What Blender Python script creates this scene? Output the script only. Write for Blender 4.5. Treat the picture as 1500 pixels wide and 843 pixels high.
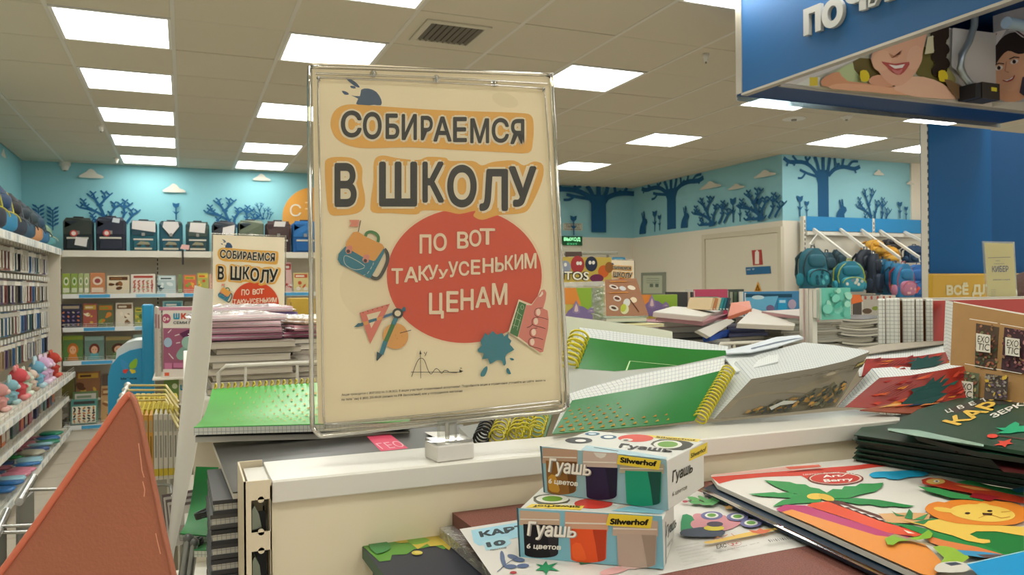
import bpy, bmesh, math, random
from mathutils import Vector, Matrix
from math import sin, cos, pi, radians, sqrt, atan2

for _o in list(bpy.data.objects):
    bpy.data.objects.remove(_o)
SC = bpy.context.scene
COL = SC.collection
random.seed(7)

# ------------------------------------------------------------------ camera
F_PX = 1156.6                       # focal length in pixels of a 1500 px wide frame
YAW, ROLL, PITCH = radians(22.568), radians(0.5237), radians(0.038)
CZ = 1.6                            # eye height
cam_d = bpy.data.cameras.new('camera')
cam_d.sensor_width = 36.0
cam_d.lens = F_PX / 1500 * 36
cam_d.clip_start = 0.02
cam_d.clip_end = 60
cam = bpy.data.objects.new('camera', cam_d)
COL.objects.link(cam)
FWD = Vector((sin(YAW) * cos(PITCH), cos(YAW) * cos(PITCH), sin(PITCH)))
_R0 = Vector((cos(YAW), -sin(YAW), 0))
_U0 = _R0.cross(FWD)
RGT = _R0 * cos(ROLL) - _U0 * sin(ROLL)
UPV = _R0 * sin(ROLL) + _U0 * cos(ROLL)
EYE = Vector((0, 0, CZ))
_m = Matrix((RGT, UPV, -FWD)).transposed().to_4x4()
_m.translation = EYE
cam.matrix_world = _m
cam_d.dof.use_dof = True
cam_d.dof.focus_distance = 0.80
cam_d.dof.aperture_fstop = 24.0
SC.camera = cam

# ------------------------------------------------------------------ view and world
SC.view_settings.view_transform = 'Standard'
SC.view_settings.look = 'None'
SC.view_settings.gamma = 1.0
SC.view_settings.use_curve_mapping = False
SC.view_settings.exposure = 0.42
W = bpy.data.worlds.new('store_light')
SC.world = W
W.use_nodes = True
W.node_tree.nodes['Background'].inputs[0].default_value = (1.0, 0.94, 0.84, 1)
W.node_tree.nodes['Background'].inputs[1].default_value = 0.8
LAMP_W = 8.5                        # strength of the ceiling light diffusers


# ------------------------------------------------------------------ from the photograph to the place
def ray(px, py):
    return (FWD + RGT * ((px - 750) / F_PX) + UPV * ((421.5 - py) / F_PX))

def atZ(px, py, z):
    d = ray(px, py); return EYE + d * ((z - CZ) / d.z)

def atY(px, py, y):
    d = ray(px, py); return EYE + d * (y / d.y)

def atX(px, py, x):
    d = ray(px, py); return EYE + d * (x / d.x)

def atD(px, py, s):
    return EYE + ray(px, py) * s

def atP(px, py, p0, n):
    d = ray(px, py); return EYE + d * ((p0 - EYE).dot(n) / d.dot(n))

def project(v):
    d = Vector(v) - EYE
    z = d.dot(FWD)
    if z < 0.05: return None
    return (750 + F_PX * d.dot(RGT) / z, 421.5 - F_PX * d.dot(UPV) / z, z)

def in_view(v, m=60):
    p = project(v)
    return p is not None and -m < p[0] < 1500 + m and -m < p[1] < 843 + m

# ------------------------------------------------------------------ materials
def lin(h):
    if not isinstance(h, str): return (*h, 1.0)
    h = h.lstrip('#')
    r = [int(h[i:i + 2], 16) / 255 for i in (0, 2, 4)]
    return (*[c / 12.92 if c <= 0.04045 else ((c + 0.055) / 1.055) ** 2.4 for c in r], 1.0)

MATS = {}
def mat(h, rough=0.5, metal=0.0, bump=0.0, bscale=80.0, vary=0.0, vscale=12.0, spec=0.5, coat=0.0):
    key = (h, rough, metal, bump, bscale, vary, vscale, spec, coat)
    if key in MATS: return MATS[key]
    m = bpy.data.materials.new('surface_' + (h.strip('#') if isinstance(h, str) else 'c'))
    m.use_nodes = True
    nt = m.node_tree
    b = nt.nodes['Principled BSDF']
    c = lin(h)
    b.inputs['Base Color'].default_value = c
    b.inputs['Roughness'].default_value = rough
    b.inputs['Metallic'].default_value = metal
    b.inputs['Specular IOR Level'].default_value = spec
    b.inputs['Coat Weight'].default_value = coat
    b.inputs['Coat Roughness'].default_value = 0.12
    if vary or bump:
        tc = nt.nodes.new('ShaderNodeTexCoord')
    if vary:
        n = nt.nodes.new('ShaderNodeTexNoise'); n.inputs['Scale'].default_value = vscale
        n.inputs['Detail'].default_value = 5
        nt.links.new(tc.outputs['Object'], n.inputs['Vector'])
        r = nt.nodes.new('ShaderNodeValToRGB')
        r.color_ramp.elements[0].position = 0.3; r.color_ramp.elements[1].position = 0.7
        r.color_ramp.elements[0].color = (*[max(0, x * (1 - vary)) for x in c[:3]], 1)
        r.color_ramp.elements[1].color = (*[min(1, x * (1 + vary)) for x in c[:3]], 1)
        nt.links.new(n.outputs['Fac'], r.inputs['Fac'])
        nt.links.new(r.outputs['Color'], b.inputs['Base Color'])
    if bump:
        n = nt.nodes.new('ShaderNodeTexNoise'); n.inputs['Scale'].default_value = bscale
        n.inputs['Detail'].default_value = 4
        nt.links.new(tc.outputs['Object'], n.inputs['Vector'])
        bp = nt.nodes.new('ShaderNodeBump'); bp.inputs['Strength'].default_value = bump
        bp.inputs['Distance'].default_value = 0.002
        nt.links.new(n.outputs['Fac'], bp.inputs['Height'])
        nt.links.new(bp.outputs['Normal'], b.inputs['Normal'])
    MATS[key] = m
    return m

def glow(h, s):
    key = ('glow', h, s)
    if key in MATS: return MATS[key]
    m = bpy.data.materials.new('lit_' + h.strip('#')); m.use_nodes = True
    b = m.node_tree.nodes['Principled BSDF']
    b.inputs['Base Color'].default_value = lin(h)
    b.inputs['Emission Color'].default_value = lin(h)
    b.inputs['Emission Strength'].default_value = s
    MATS[key] = m
    return m

def clear(h='#ffffff', gloss=0.10, rough=0.05, milk=0.0, ior=1.45, wr=0.0):
    """thin clear plastic: see-through with a fresnel gloss, optionally slightly milky and crinkled"""
    key = ('clear', h, gloss, rough, milk, wr)
    if key in MATS: return MATS[key]
    m = bpy.data.materials.new('clear_plastic'); m.use_nodes = True
    nt = m.node_tree
    for n in list(nt.nodes): nt.nodes.remove(n)
    out = nt.nodes.new('ShaderNodeOutputMaterial')
    t = nt.nodes.new('ShaderNodeBsdfTransparent'); t.inputs[0].default_value = lin(h)
    g = nt.nodes.new('ShaderNodeBsdfGlossy'); g.inputs['Roughness'].default_value = rough
    g.inputs['Color'].default_value = (0.9, 0.9, 0.88, 1)
    d = nt.nodes.new('ShaderNodeBsdfDiffuse'); d.inputs[0].default_value = (0.8, 0.8, 0.78, 1)
    lw = nt.nodes.new('ShaderNodeFresnel'); lw.inputs['IOR'].default_value = ior
    if wr:
        tc = nt.nodes.new('ShaderNodeTexCoord')
        nz = nt.nodes.new('ShaderNodeTexNoise'); nz.inputs['Scale'].default_value = 30
        nz.inputs['Detail'].default_value = 3; nz.inputs['Distortion'].default_value = 1.5
        nt.links.new(tc.outputs['Object'], nz.inputs['Vector'])
        bp = nt.nodes.new('ShaderNodeBump'); bp.inputs['Strength'].default_value = wr
        bp.inputs['Distance'].default_value = 0.01
        nt.links.new(nz.outputs['Fac'], bp.inputs['Height'])
        nt.links.new(bp.outputs['Normal'], g.inputs['Normal'])
    ad = nt.nodes.new('ShaderNodeMath'); ad.operation = 'ADD'; ad.inputs[1].default_value = gloss
    ad.use_clamp = True
    nt.links.new(lw.outputs[0], ad.inputs[0])
    m1 = nt.nodes.new('ShaderNodeMixShader'); m1.inputs[0].default_value = milk
    nt.links.new(t.outputs[0], m1.inputs[1]); nt.links.new(d.outputs[0], m1.inputs[2])
    m2 = nt.nodes.new('ShaderNodeMixShader')
    nt.links.new(ad.outputs[0], m2.inputs[0])
    nt.links.new(m1.outputs[0], m2.inputs[1]); nt.links.new(g.outputs[0], m2.inputs[2])
    nt.links.new(m2.outputs[0], out.inputs['Surface'])
    MATS[key] = m
    return m

def squared(base='#e4e6e0', line='#9aa7b4', step=0.005, w=0.09, axes='xyz'):
    """page edges of squared paper: thin printed lines every 5 mm, seen on the cut edge"""
    key = ('sq', base, line, step, w)
    if key in MATS: return MATS[key]
    m = bpy.data.materials.new('squared_paper'); m.use_nodes = True
    nt = m.node_tree; b = nt.nodes['Principled BSDF']; b.inputs['Roughness'].default_value = 0.8
    uv = nt.nodes.new('ShaderNodeUVMap')
    sp = nt.nodes.new('ShaderNodeSeparateXYZ'); nt.links.new(uv.outputs[0], sp.inputs[0])
    outs = []
    for ax in ('X', 'Y'):
        mu = nt.nodes.new('ShaderNodeMath'); mu.operation = 'DIVIDE'; mu.inputs[1].default_value = step
        nt.links.new(sp.outputs[ax], mu.inputs[0])
        fr = nt.nodes.new('ShaderNodeMath'); fr.operation = 'FRACT'; nt.links.new(mu.outputs[0], fr.inputs[0])
        lt = nt.nodes.new('ShaderNodeMath'); lt.operation = 'LESS_THAN'; lt.inputs[1].default_value = w * (1 if ax == 'X' else 1.0)
        nt.links.new(fr.outputs[0], lt.inputs[0]); outs.append(lt)
    mx = nt.nodes.new('ShaderNodeMath'); mx.operation = 'MAXIMUM'
    nt.links.new(outs[0].outputs[0], mx.inputs[0]); nt.links.new(outs[1].outputs[0], mx.inputs[1])
    mc = nt.nodes.new('ShaderNodeMix'); mc.data_type = 'RGBA'
    mc.inputs['A'].default_value = lin(base); mc.inputs['B'].default_value = lin(line)
    nt.links.new(mx.outputs[0], mc.inputs['Factor'])
    nt.links.new(mc.outputs['Result'], b.inputs['Base Color'])
    MATS[key] = m
    return m

# ------------------------------------------------------------------ objects
def tag(o, label=None, cat=None, group=None, kind=None):
    if label: o['label'] = label
    if cat: o['category'] = cat
    if group: o['group'] = group
    if kind: o['kind'] = kind
    return o

def thing(name, loc, label, cat, group=None, kind=None):
    o = bpy.data.objects.new(name, None)
    o.empty_display_size = 0.02
    COL.objects.link(o)
    o.location = loc
    return tag(o, label, cat, group, kind)

def wloc(o):
    v = Vector(o.location)
    while o.parent:
        o = o.parent; v = v + Vector(o.location)
    return v

class G:
    """geometry collector in world coordinates; build() links it as one mesh object"""
    def __init__(s):
        s.v = []; s.f = []; s.mi = []; s.ms = []; s.uv = []; s.sm = []
    def m(s, mt):
        if mt not in s.ms: s.ms.append(mt)
        return s.ms.index(mt)
    def face(s, pts, mt, uv=None, smooth=False):
        i = len(s.v)
        s.v += [tuple(p) for p in pts]
        s.f.append(list(range(i, i + len(pts)))); s.mi.append(s.m(mt)); s.uv.append(uv); s.sm.append(smooth)
    def grid(s, rows, mt, closed=False, smooth=True, uvs=None, flip=False):
        """rows of points -> quads"""
        i0 = len(s.v); n = len(rows[0])
        for r in rows: s.v += [tuple(p) for p in r]
        k = s.m(mt)
        for a in range(len(rows) - 1):
            for b in range(n if closed else n - 1):
                c = (b + 1) % n
                q = [i0 + a * n + b, i0 + a * n + c, i0 + (a + 1) * n + c, i0 + (a + 1) * n + b]
                if flip: q.reverse()
                s.f.append(q); s.mi.append(k); s.sm.append(smooth)
                s.uv.append(None if uvs is None else ([uvs[a][b], uvs[a][c], uvs[a + 1][c], uvs[a + 1][b]][::-1 if flip else 1]))
    def box(s, lo, hi, mt, fr=None, mts=None):
        """axis box lo..hi in the frame fr=(origin, ex, ey, ez); mts may give a material for -x,+x,-y,+y,-z,+z"""
        o, ex, ey, ez = fr or (Vector((0, 0, 0)), Vector((1, 0, 0)), Vector((0, 1, 0)), Vector((0, 0, 1)))
        P = [o + ex * (hi[0] if a else lo[0]) + ey * (hi[1] if b else lo[1]) + ez * (hi[2] if c else lo[2])
             for c in (0, 1) for b in (0, 1) for a in (0, 1)]
        i = len(s.v); s.v += [tuple(p) for p in P]
        F = [(0, 4, 6, 2), (1, 3, 7, 5), (0, 1, 5, 4), (2, 6, 7, 3), (0, 2, 3, 1), (4, 5, 7, 6)]
        d = [hi[k] - lo[k] for k in range(3)]
        U = [((0, 0), (0, d[2]), (d[1], d[2]), (d[1], 0)), ((0, 0), (d[1], 0), (d[1], d[2]), (0, d[2])),
             ((0, 0), (d[0], 0), (d[0], d[2]), (0, d[2])), ((0, 0), (0, d[2]), (d[0], d[2]), (d[0], 0)),
             ((0, 0), (0, d[1]), (d[0], d[1]), (d[0], 0)), ((0, 0), (d[0], 0), (d[0], d[1]), (0, d[1]))]
        for k, q in enumerate(F):
            s.f.append([i + x for x in q]); s.mi.append(s.m(mts[k] if mts and mts[k] else mt)); s.uv.append(list(U[k])); s.sm.append(False)
    def prism(s, pts, vec, mt, side=None):
        vec = Vector(vec); pts = [Vector(p) for p in pts]
        n = len(pts)
        s.face(pts[::-1], mt); s.face([p + vec for p in pts], mt)
        for i in range(n):
            j = (i + 1) % n
            s.face([pts[i], pts[j], pts[j] + vec, pts[i] + vec], side or mt)
    def tube(s, pts, r, mt, n=8, closed=False, cap=True):
        pts = [Vector(p) for p in pts]
        rows = []; N = len(pts)
        up = Vector((0.13, 0.21, 0.97))
        for i, p in enumerate(pts):
            if closed: t = pts[(i + 1) % N] - pts[i - 1]
            else: t = pts[min(i + 1, N - 1)] - pts[max(i - 1, 0)]
            if t.length < 1e-9: t = Vector((0, 0, 1))
            t.normalize()
            a = t.cross(up)
            if a.length < 1e-3: a = t.cross(Vector((1, 0, 0)))
            a.normalize(); b = t.cross(a)
            rr = r[i] if isinstance(r, (list, tuple)) else r
            rows.append([p + a * cos(2 * pi * k / n) * rr + b * sin(2 * pi * k / n) * rr for k in range(n)])
        if closed: rows.append(rows[0])
        s.grid(rows, mt, closed=True, smooth=True)
        if cap and not closed:
            s.face(rows[0], mt); s.face(rows[-1][::-1], mt)
    def lathe(s, base, axis, prof, mt, n=16, mts=None):
        """prof = [(height, radius)...] around base along axis"""
        axis = Vector(axis).normalized()
        a = axis.cross(Vector((0, 0, 1)) if abs(axis.z) < 0.9 else Vector((1, 0, 0))).normalized(); b = axis.cross(a)
        rows = [[Vector(base) + axis * h + (a * cos(2 * pi * k / n) + b * sin(2 * pi * k / n)) * r for k in range(n)] for h, r in prof]
        for i in range(len(rows) - 1):
            s.grid(rows[i:i + 2], mts[i] if mts else mt, closed=True, smooth=True)
        s.face(rows[0], mt); s.face(rows[-1][::-1], mt)
    def blob(s, c, ex, ey, ez, mt, p=2.6, n=14, m=9):
        """super-ellipsoid with half axes ex, ey, ez (vectors)"""
        c = Vector(c); rows = []
        sg = lambda x, e: (abs(x) ** e) * (1 if x >= 0 else -1)
        e = 2 / p
        for i in range(m + 1):
            t = -pi / 2 + pi * i / m
            rows.append([c + ex * sg(cos(t), e) * sg(cos(2 * pi * k / n), e) + ey * sg(cos(t), e) * sg(sin(2 * pi * k / n), e) + ez * sg(sin(t), e) for k in range(n)])
        s.grid(rows, mt, closed=True, smooth=True)
    def build(s, name, parent=None, label=None, cat=None, group=None, kind=None, bevel=0, weld=False, loc=None):
        off = wloc(parent) if parent else Vector(loc or (0, 0, 0))
        me = bpy.data.meshes.new(name)
        me.from_pydata([tuple(Vector(p) - off) for p in s.v], [], s.f)
        for x in s.ms: me.materials.append(x)
        me.polygons.foreach_set('material_index', s.mi)
        me.polygons.foreach_set('use_smooth', s.sm)
        if any(u is not None for u in s.uv):
            ul = me.uv_layers.new(name='UVMap'); k = 0
            for poly, u in zip(s.f, s.uv):
                for j in range(len(poly)):
                    ul.data[k].uv = u[j] if u is not None else (0.5, 0.5)
                    k += 1
        me.update()
        o = bpy.data.objects.new(name, me)
        COL.objects.link(o)
        if parent: o.parent = parent
        elif loc: o.location = loc
        if bevel:
            b = o.modifiers.new('bevel', 'BEVEL'); b.width = bevel; b.segments = 2; b.limit_method = 'ANGLE'
            b.angle_limit = radians(40)
        return tag(o, label, cat, group, kind)

def dup(o, loc=None, rot=None, parent=None, **kw):
    """copy of a thing with copies of its parts and sub-parts"""
    c = o.copy(); COL.objects.link(c)
    if parent: c.parent = parent
    if loc is not None: c.location = loc
    if rot is not None: c.rotation_euler = rot
    tag(c, **kw)
    for ch in o.children: dup(ch, parent=c)
    return c

def frame(o, yaw=0.0, pitch=0.0, roll=0.0):
    """local frame: x right, y away, z up, turned by yaw about z then pitch about its x"""
    m = Matrix.Rotation(yaw, 3, 'Z') @ Matrix.Rotation(pitch, 3, 'X') @ Matrix.Rotation(roll, 3, 'Y')
    return (Vector(o), m.col[0].copy(), m.col[1].copy(), m.col[2].copy())

def FP(fr, x, y, z):
    return fr[0] + fr[1] * x + fr[2] * y + fr[3] * z

# ------------------------------------------------------------------ flat print (lettering, drawings) on real surfaces
_GL = {}
def glyphs(txt, bold=0.0):
    key = (txt, bold)
    if key in _GL: return _GL[key]
    cu = bpy.data.curves.new('t', 'FONT'); cu.body = txt; cu.size = 1; cu.offset = bold; cu.resolution_u = 3
    ob = bpy.data.objects.new('t', cu)
    me = ob.to_mesh()
    V = [(v.co.x, v.co.y) for v in me.vertices]; Fc = [list(p.vertices) for p in me.polygons]
    ob.to_mesh_clear(); bpy.data.objects.remove(ob); bpy.data.curves.remove(cu)
    _GL[key] = (V, Fc)
    return _GL[key]

def smooth(pts, closed=True, n=4):
    N = len(pts); out = []
    rng = range(N) if closed else range(N - 1)
    for i in rng:
        g = (lambda k: pts[k % N]) if closed else (lambda k: pts[max(0, min(N - 1, k))])
        p0, p1, p2, p3 = g(i - 1), g(i), g(i + 1), g(i + 2)
        for k in range(n):
            t = k / n
            out.append(tuple(0.5 * (2 * p1[a] + (p2[a] - p0[a]) * t + (2 * p0[a] - 5 * p1[a] + 4 * p2[a] - p3[a]) * t * t + (3 * p1[a] - p0[a] - 3 * p2[a] + p3[a]) * t ** 3) for a in (0, 1)))
    if not closed: out.append(tuple(pts[-1]))
    return out

class Print:
    """ink shapes laid on a surface: mp(x, y) gives the surface point, nrm the side one reads it from"""
    def __init__(s, mp, nrm, eps=0.0002, rough=0.6, bounds=None):
        s.mp = mp; s.n = Vector(nrm).normalized(); s.eps = eps; s.g = G(); s.l = 1; s.c = 0.0; s.rough = rough
    def P(s, p): return s.mp(p[0], p[1]) + s.n * (s.eps * (s.l + s.c))
    def M(s, col): return col if not isinstance(col, str) else mat(col, s.rough, spec=.2)
    def up(s): s.l += 1; return s
    def poly(s, pts, col, sm=0):
        s.c += 0.03
        if sm: pts = smooth(pts, True, sm)
        q = [s.P(p) for p in pts]
        nn = Vector((0, 0, 0))
        for i in range(len(q)):
            nn += q[i].cross(q[(i + 1) % len(q)]) if False else (q[i] - q[0]).cross(q[(i + 1) % len(q)] - q[0])
        if nn.dot(s.n) < 0: q.reverse()
        s.g.face(q, s.M(col))
    def rect(s, x0, y0, x1, y1, col): s.poly([(x0, y0), (x1, y0), (x1, y1), (x0, y1)], col)
    def ell(s, x, y, rx, ry, col, rot=0, n=28):
        c, d = cos(rot), sin(rot)
        s.poly([(x + rx * cos(t) * c - ry * sin(t) * d, y + rx * cos(t) * d + ry * sin(t) * c) for t in [2 * pi * k / n for k in range(n)]], col)
    def stroke(s, pts, w, col, closed=False, sm=0, taper=None):
        if sm: pts = smooth(pts, closed, sm)
        N = len(pts); L = []; R = []
        for i, p in enumerate(pts):
            a = pts[(i - 1) % N] if (closed or i > 0) else p
            b = pts[(i + 1) % N] if (closed or i < N - 1) else p
            dx, dy = b[0] - a[0], b[1] - a[1]; d = sqrt(dx * dx + dy * dy) or 1
            ww = w * ((1 - i / (N - 1)) + taper * i / (N - 1)) if taper is not None else w
            L.append((p[0] - dy / d * ww / 2, p[1] + dx / d * ww / 2)); R.append((p[0] + dy / d * ww / 2, p[1] - dx / d * ww / 2))
        for i in range(N if closed else N - 1):
            j = (i + 1) % N
            s.poly([L[i], L[j], R[j], R[i]], col)
    def text(s, txt, p0, p1, h, col, bold=0.0, up=None, shear=0.0):
        """baseline from p0 to p1, capital height h (same units); up = direction of the letters' height"""
        V, Fc = glyphs(txt, 0.0)
        HV, _ = glyphs('Н', 0.0)
        y0 = min(v[1] for v in HV); cap = max(v[1] for v in HV) - y0
        x0 = min(v[0] for v in V); x1 = max(v[0] for v in V)
        bx, by = p1[0] - p0[0], p1[1] - p0[1]
        if up is None:
            d = sqrt(bx * bx + by * by); up = (by / d, -bx / d)
        else: h = 1.0
        k = s.g.m(s.M(col))
        # heavier weights: the glyph laid down again a little to every side
        ra, rb = bold / (x1 - x0), bold / cap
        sh = [(0, 0)] if bold < .015 else [(cos(q * pi / 4), sin(q * pi / 4)) for q in range(8)] + ([(0, 0)] if bold > .04 else [])
        if bold > .055: sh += [(.5 * cos(q * pi / 4), .5 * sin(q * pi / 4)) for q in range(8)]
        for sx, sy in sh:
            i0 = len(s.g.v); s.c += 0.03
            for v in V:
                a = (v[0] - x0) / (x1 - x0) * (1 - 2 * ra) + ra + sx * ra; b = ((v[1] - y0) / cap * (1 - 2 * rb) + rb + sy * rb) * h
                s.g.v.append(tuple(s.P((p0[0] + bx * a + up[0] * b, p0[1] + by * a + up[1] * b))))
            for f in Fc:
                s.g.f.append([i0 + x for x in f]); s.g.mi.append(k); s.g.uv.append(None); s.g.sm.append(False)
    def build(s, name, parent, **kw): return s.g.build(name, parent, **kw)

def pxprint(p0, n, eps=0.0002, rough=0.6):
    n = Vector(n).normalized()
    if (EYE - Vector(p0)).dot(n) < 0: n = -n
    return Print(lambda x, y: atP(x, y, Vector(p0), n), n, eps, rough)

def frprint(fr, eps=0.0004, rough=0.6, side=-1):
    """print on the front (-y) face of a local frame, x right and z up, in metres"""
    return Print(lambda x, y: FP(fr, x, 0, y), fr[2] * side, eps, rough)
# ================================================================== THE SETTING
CEIL = 3.072
X0, Y0, TS = -0.044, 4.629, 0.6            # ceiling grid
YB, XL, XR, YR = 10.2, -1.66, 6.2, 7.0     # back wall, left wall, side wall, right-hand wall
ZP = 2.33                                  # where the blue paint ends

m_ceil = mat('#c9c1ac', 0.9, bump=0.15, bscale=300)
m_ceil_gap = mat('#57513f', 0.9)
m_tee = mat('#cfcbbf', 0.5)
m_blue = mat('#8fc3cc', 0.85, vary=0.03, vscale=2)
m_blue_l = mat('#84bcc4', 0.85, vary=0.03, vscale=2)
m_white_wall = mat('#e2dac8', 0.85)
m_mural = mat('#0f5580', 0.8)
m_cloud = mat('#cfcbbd', 0.8)
m_floor = mat('#bcb2a0', 0.35, vary=0.06, vscale=5)
m_floor_gap = mat('#5f5748', 0.8)

# floor: a slab with its tiles
g = G(); g.box((XL - 0.1, -4.5, -0.12), (12.5, 10.3, -0.012), m_floor_gap)
floor = g.build('floor', kind='structure')
tile_me = None
for i in range(-2, 3):
    for j in range(6, 17):
        cx, cy = X0 + i * TS + TS / 2, j * TS + 0.3
        if cx < XL + 0.3: continue
        if tile_me is None:
            g = G(); g.box((-0.296, -0.296, -0.012), (0.296, 0.296, 0), m_floor)
            t = g.build('floor_tile', floor); tile_me = t
        else:
            t = tile_me.copy(); COL.objects.link(t)
        t.location = (cx, cy, 0)
g = G(); g.box((1.76, -4.5, -0.012), (12.5, 10.2, 0), m_floor); g.box((XL, -4.5, -0.012), (1.75, 3.58, 0), m_floor)
tag(g.build('floor_covering', floor), kind='stuff')

# walls: white below, blue above
def wall(name, lo, hi, up_m, ax):
    g = G()
    g.box(lo, (hi[0], hi[1], ZP), m_white_wall)
    g.box((lo[0], lo[1], ZP), hi, up_m)
    return g.build(name, kind='structure')
w_left = wall('wall_left', (XL - 0.1, -4.5, 0), (XL, YB + 0.1, CEIL + 0.1), m_blue_l, 0)
g = G()
g.box((XL, YB, 0), (3.6, YB + 0.1, 1.9), m_white_wall); g.box((XL, YB, 1.9), (3.6, YB + 0.1, CEIL + 0.1), m_blue_l)
g.box((3.6, YB, 0), (XR + 0.1, YB + 0.1, ZP), m_white_wall); g.box((3.6, YB, ZP), (XR + 0.1, YB + 0.1, CEIL + 0.1), m_blue)
w_back = g.build('wall_back', kind='structure')
w_side = wall('wall_side', (XR, YR, 0), (XR + 0.1, YB, CEIL + 0.1), m_blue, 0)
w_right = wall('wall_right', (XR + 0.1, YR, 0), (8.16, YR + 0.1, CEIL + 0.1), m_blue, 1)
g = G(); g.box((8.16, YR - 0.02, 0), (12.5, YR + 0.1, CEIL + 0.1), m_white_wall)
g.build('wall_far_right', kind='structure')

# ceiling: slab, tiles, tees
g = G(); g.box((XL - 0.1, -4.5, CEIL + 0.012), (12.5, 10.3, CEIL + 0.12), m_ceil_gap)
ceil = g.build('ceiling', kind='structure')
LIGHTS = [(-1, 0), (-1, 2), (-1, 4), (-1, 6), (-1, 8), (1, 0), (1, 3), (1, 6), (1, 8), (4, 0), (4, -3), (7, 6), (7, 3), (7, 0), (10, 2), (10, 0), (12, 2),
          (4, 3), (4, 6)]
BEHIND = [(i, j) for i in (-1, 1, 4, 7, 10, 13) for j in (-4, -7, -10, -13)] + [(1, -2), (-1, -2), (13, 0), (10, -3), (7, -3)]
VENT = (2, -1)
occ = set(LIGHTS) | set(BEHIND)
tm = None; coarse = G()
i_max = 20
for i in range(-3, i_max):
    for j in range(-15, 10):
        x0, x1 = X0 + i * TS, X0 + (i + 1) * TS
        y0, y1 = Y0 + j * TS, Y0 + (j + 1) * TS
        if (i, j) in occ: continue
        x0c, y1c = max(x0, XL), min(y1, YB)
        if x1 - x0c < 0.08 or y1c - y0 < 0.08: continue
        if i >= 11 and y0 > YR: continue
        if i == 10 and y0 > YR: x1 = min(x1, XR)
        if x1 - x0c < 0.05: continue
        ctr = ((x0c + x1) / 2, (y0 + y1c) / 2, CEIL)
        full = (x1 - x0c > 0.59 and y1c - y0 > 0.59)
        if in_view(ctr, 160) and not (i >= 13):
            if full:
                if tm is None:
                    g = G(); g.box((-0.288, -0.2965, 0), (0.288, 0.2965, 0.012), m_ceil); tm = g.build('ceiling_tile', ceil); t = tm
                else:
                    t = tm.copy(); COL.objects.link(t)
                t.location = ctr
                if (i * 7 + j * 3) % 5 == 0: t.location.z += 0.0015
            else:
                g = G(); g.box((x0c + 0.012, y0 + 0.0035, CEIL), (x1 - 0.012, y1c - 0.0035, CEIL + 0.012), m_ceil)
                g.build('ceiling_tile', ceil)
        else:
            coarse.box((x0c + 0.012, y0 + 0.0035, CEIL), (x1 - 0.012, y1c - 0.0035, CEIL + 0.012), m_ceil)
tag(coarse.build('tiles_beyond_view', ceil), kind='stuff')
for i in range(-2, i_max):
    x = X0 + i * TS
    g = G(); g.box((x - 0.0115, -4.4, CEIL - 0.0005), (x + 0.0115, YB if x < XR else YR, CEIL + 0.012), m_tee)
    g.build('ceiling_tee', ceil)

# ceiling lights
m_diff = glow('#fbfaf4', LAMP_W)
m_diff.node_tree.nodes['Principled BSDF'].inputs['Base Color'].default_value = (0.8, 0.8, 0.78, 1)
def make_light():
    t = thing('ceiling_light', (0, 0, CEIL), 'x', 'ceiling light')
    g = G()
    for a, b, c, d in ((-0.29, -0.29, 0.29, -0.272), (-0.29, 0.272, 0.29, 0.29), (-0.29, -0.272, -0.272, 0.272), (0.272, -0.272, 0.29, 0.272)):
        g.box((a, b, CEIL - 0.004), (c, d, CEIL + 0.012), mat('#dedcd4', 0.4))
    g.build('light_frame', t)
    g = G(); g.box((-0.272, -0.272, CEIL + 0.001), (0.272, 0.272, CEIL + 0.01), m_diff)
    g.build('diffuser', t)
    return t
proto = make_light()
ordn = ['nearest', 'second nearest', 'third', 'fourth', 'fifth']
rows = {}
for (i, j) in LIGHTS: rows.setdefault(i, []).append(j)
for i in rows: rows[i].sort()
rname = {-1: 'leftmost row over the pen aisle', 1: 'row just left of the big poster', 4: 'row right of the poster top',
         7: 'row seen between poster and blue header', 10: 'row by the bag wall', 12: 'far right end by the blue pillar'}
for n, (i, j) in enumerate(LIGHTS + BEHIND):
    loc = (X0 + (i + .5) * TS, Y0 + (j + .5) * TS, CEIL)
    if (i, j) in LIGHTS:
        k = rows[i].index(j)
        if len(rows[i]) == 1: lb = 'square white ceiling light panel at the ' + rname[i]
        else: lb = 'ceiling light panel, %s in the %s' % (ordn[k], rname[i])
        gp = 'square ceiling light panels'
    else:
        lb, gp = 'square white ceiling light panel above the tills behind the viewer', 'ceiling lights behind the viewer'
    if n == 0:
        proto.location = loc; tag(proto, lb, 'ceiling light', gp)
    else:
        dup(proto, loc=loc, label=lb, group=gp)

# air vent in a ceiling tile
vx, vy = X0 + 2.5 * TS - 0.03, Y0 - 0.30
t = thing('air_vent', (vx, vy, CEIL), 'square ceiling air vent with dark louvres above the poster', 'vent')
g = G(); w = 0.19
for a, b, c, d in ((-w, -w, w, -w + .035), (-w, w - .035, w, w), (-w, -w + .035, -w + .035, w - .035), (w - .035, -w + .035, w, w - .035)):
    g.box((vx + a, vy + b, CEIL - 0.012), (vx + c, vy + d, CEIL), mat('#c2bba6', 0.5))
g.build('vent_frame', t, bevel=0.003)
g = G(); g.box((vx - .155, vy - .155, CEIL - 0.001), (vx + .155, vy + .155, CEIL), mat('#35302a', 0.9)); g.build('vent_duct', t)
for k in range(9):
    g = G(); xx = vx - 0.14 + k * 0.035
    fr = frame((xx, vy, CEIL - 0.006), 0, 0, radians(40))
    g.box((-0.011, -0.155, -0.001), (0.011, 0.155, 0.001), mat('#6b6456', 0.5), fr); g.build('louvre', t)

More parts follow.
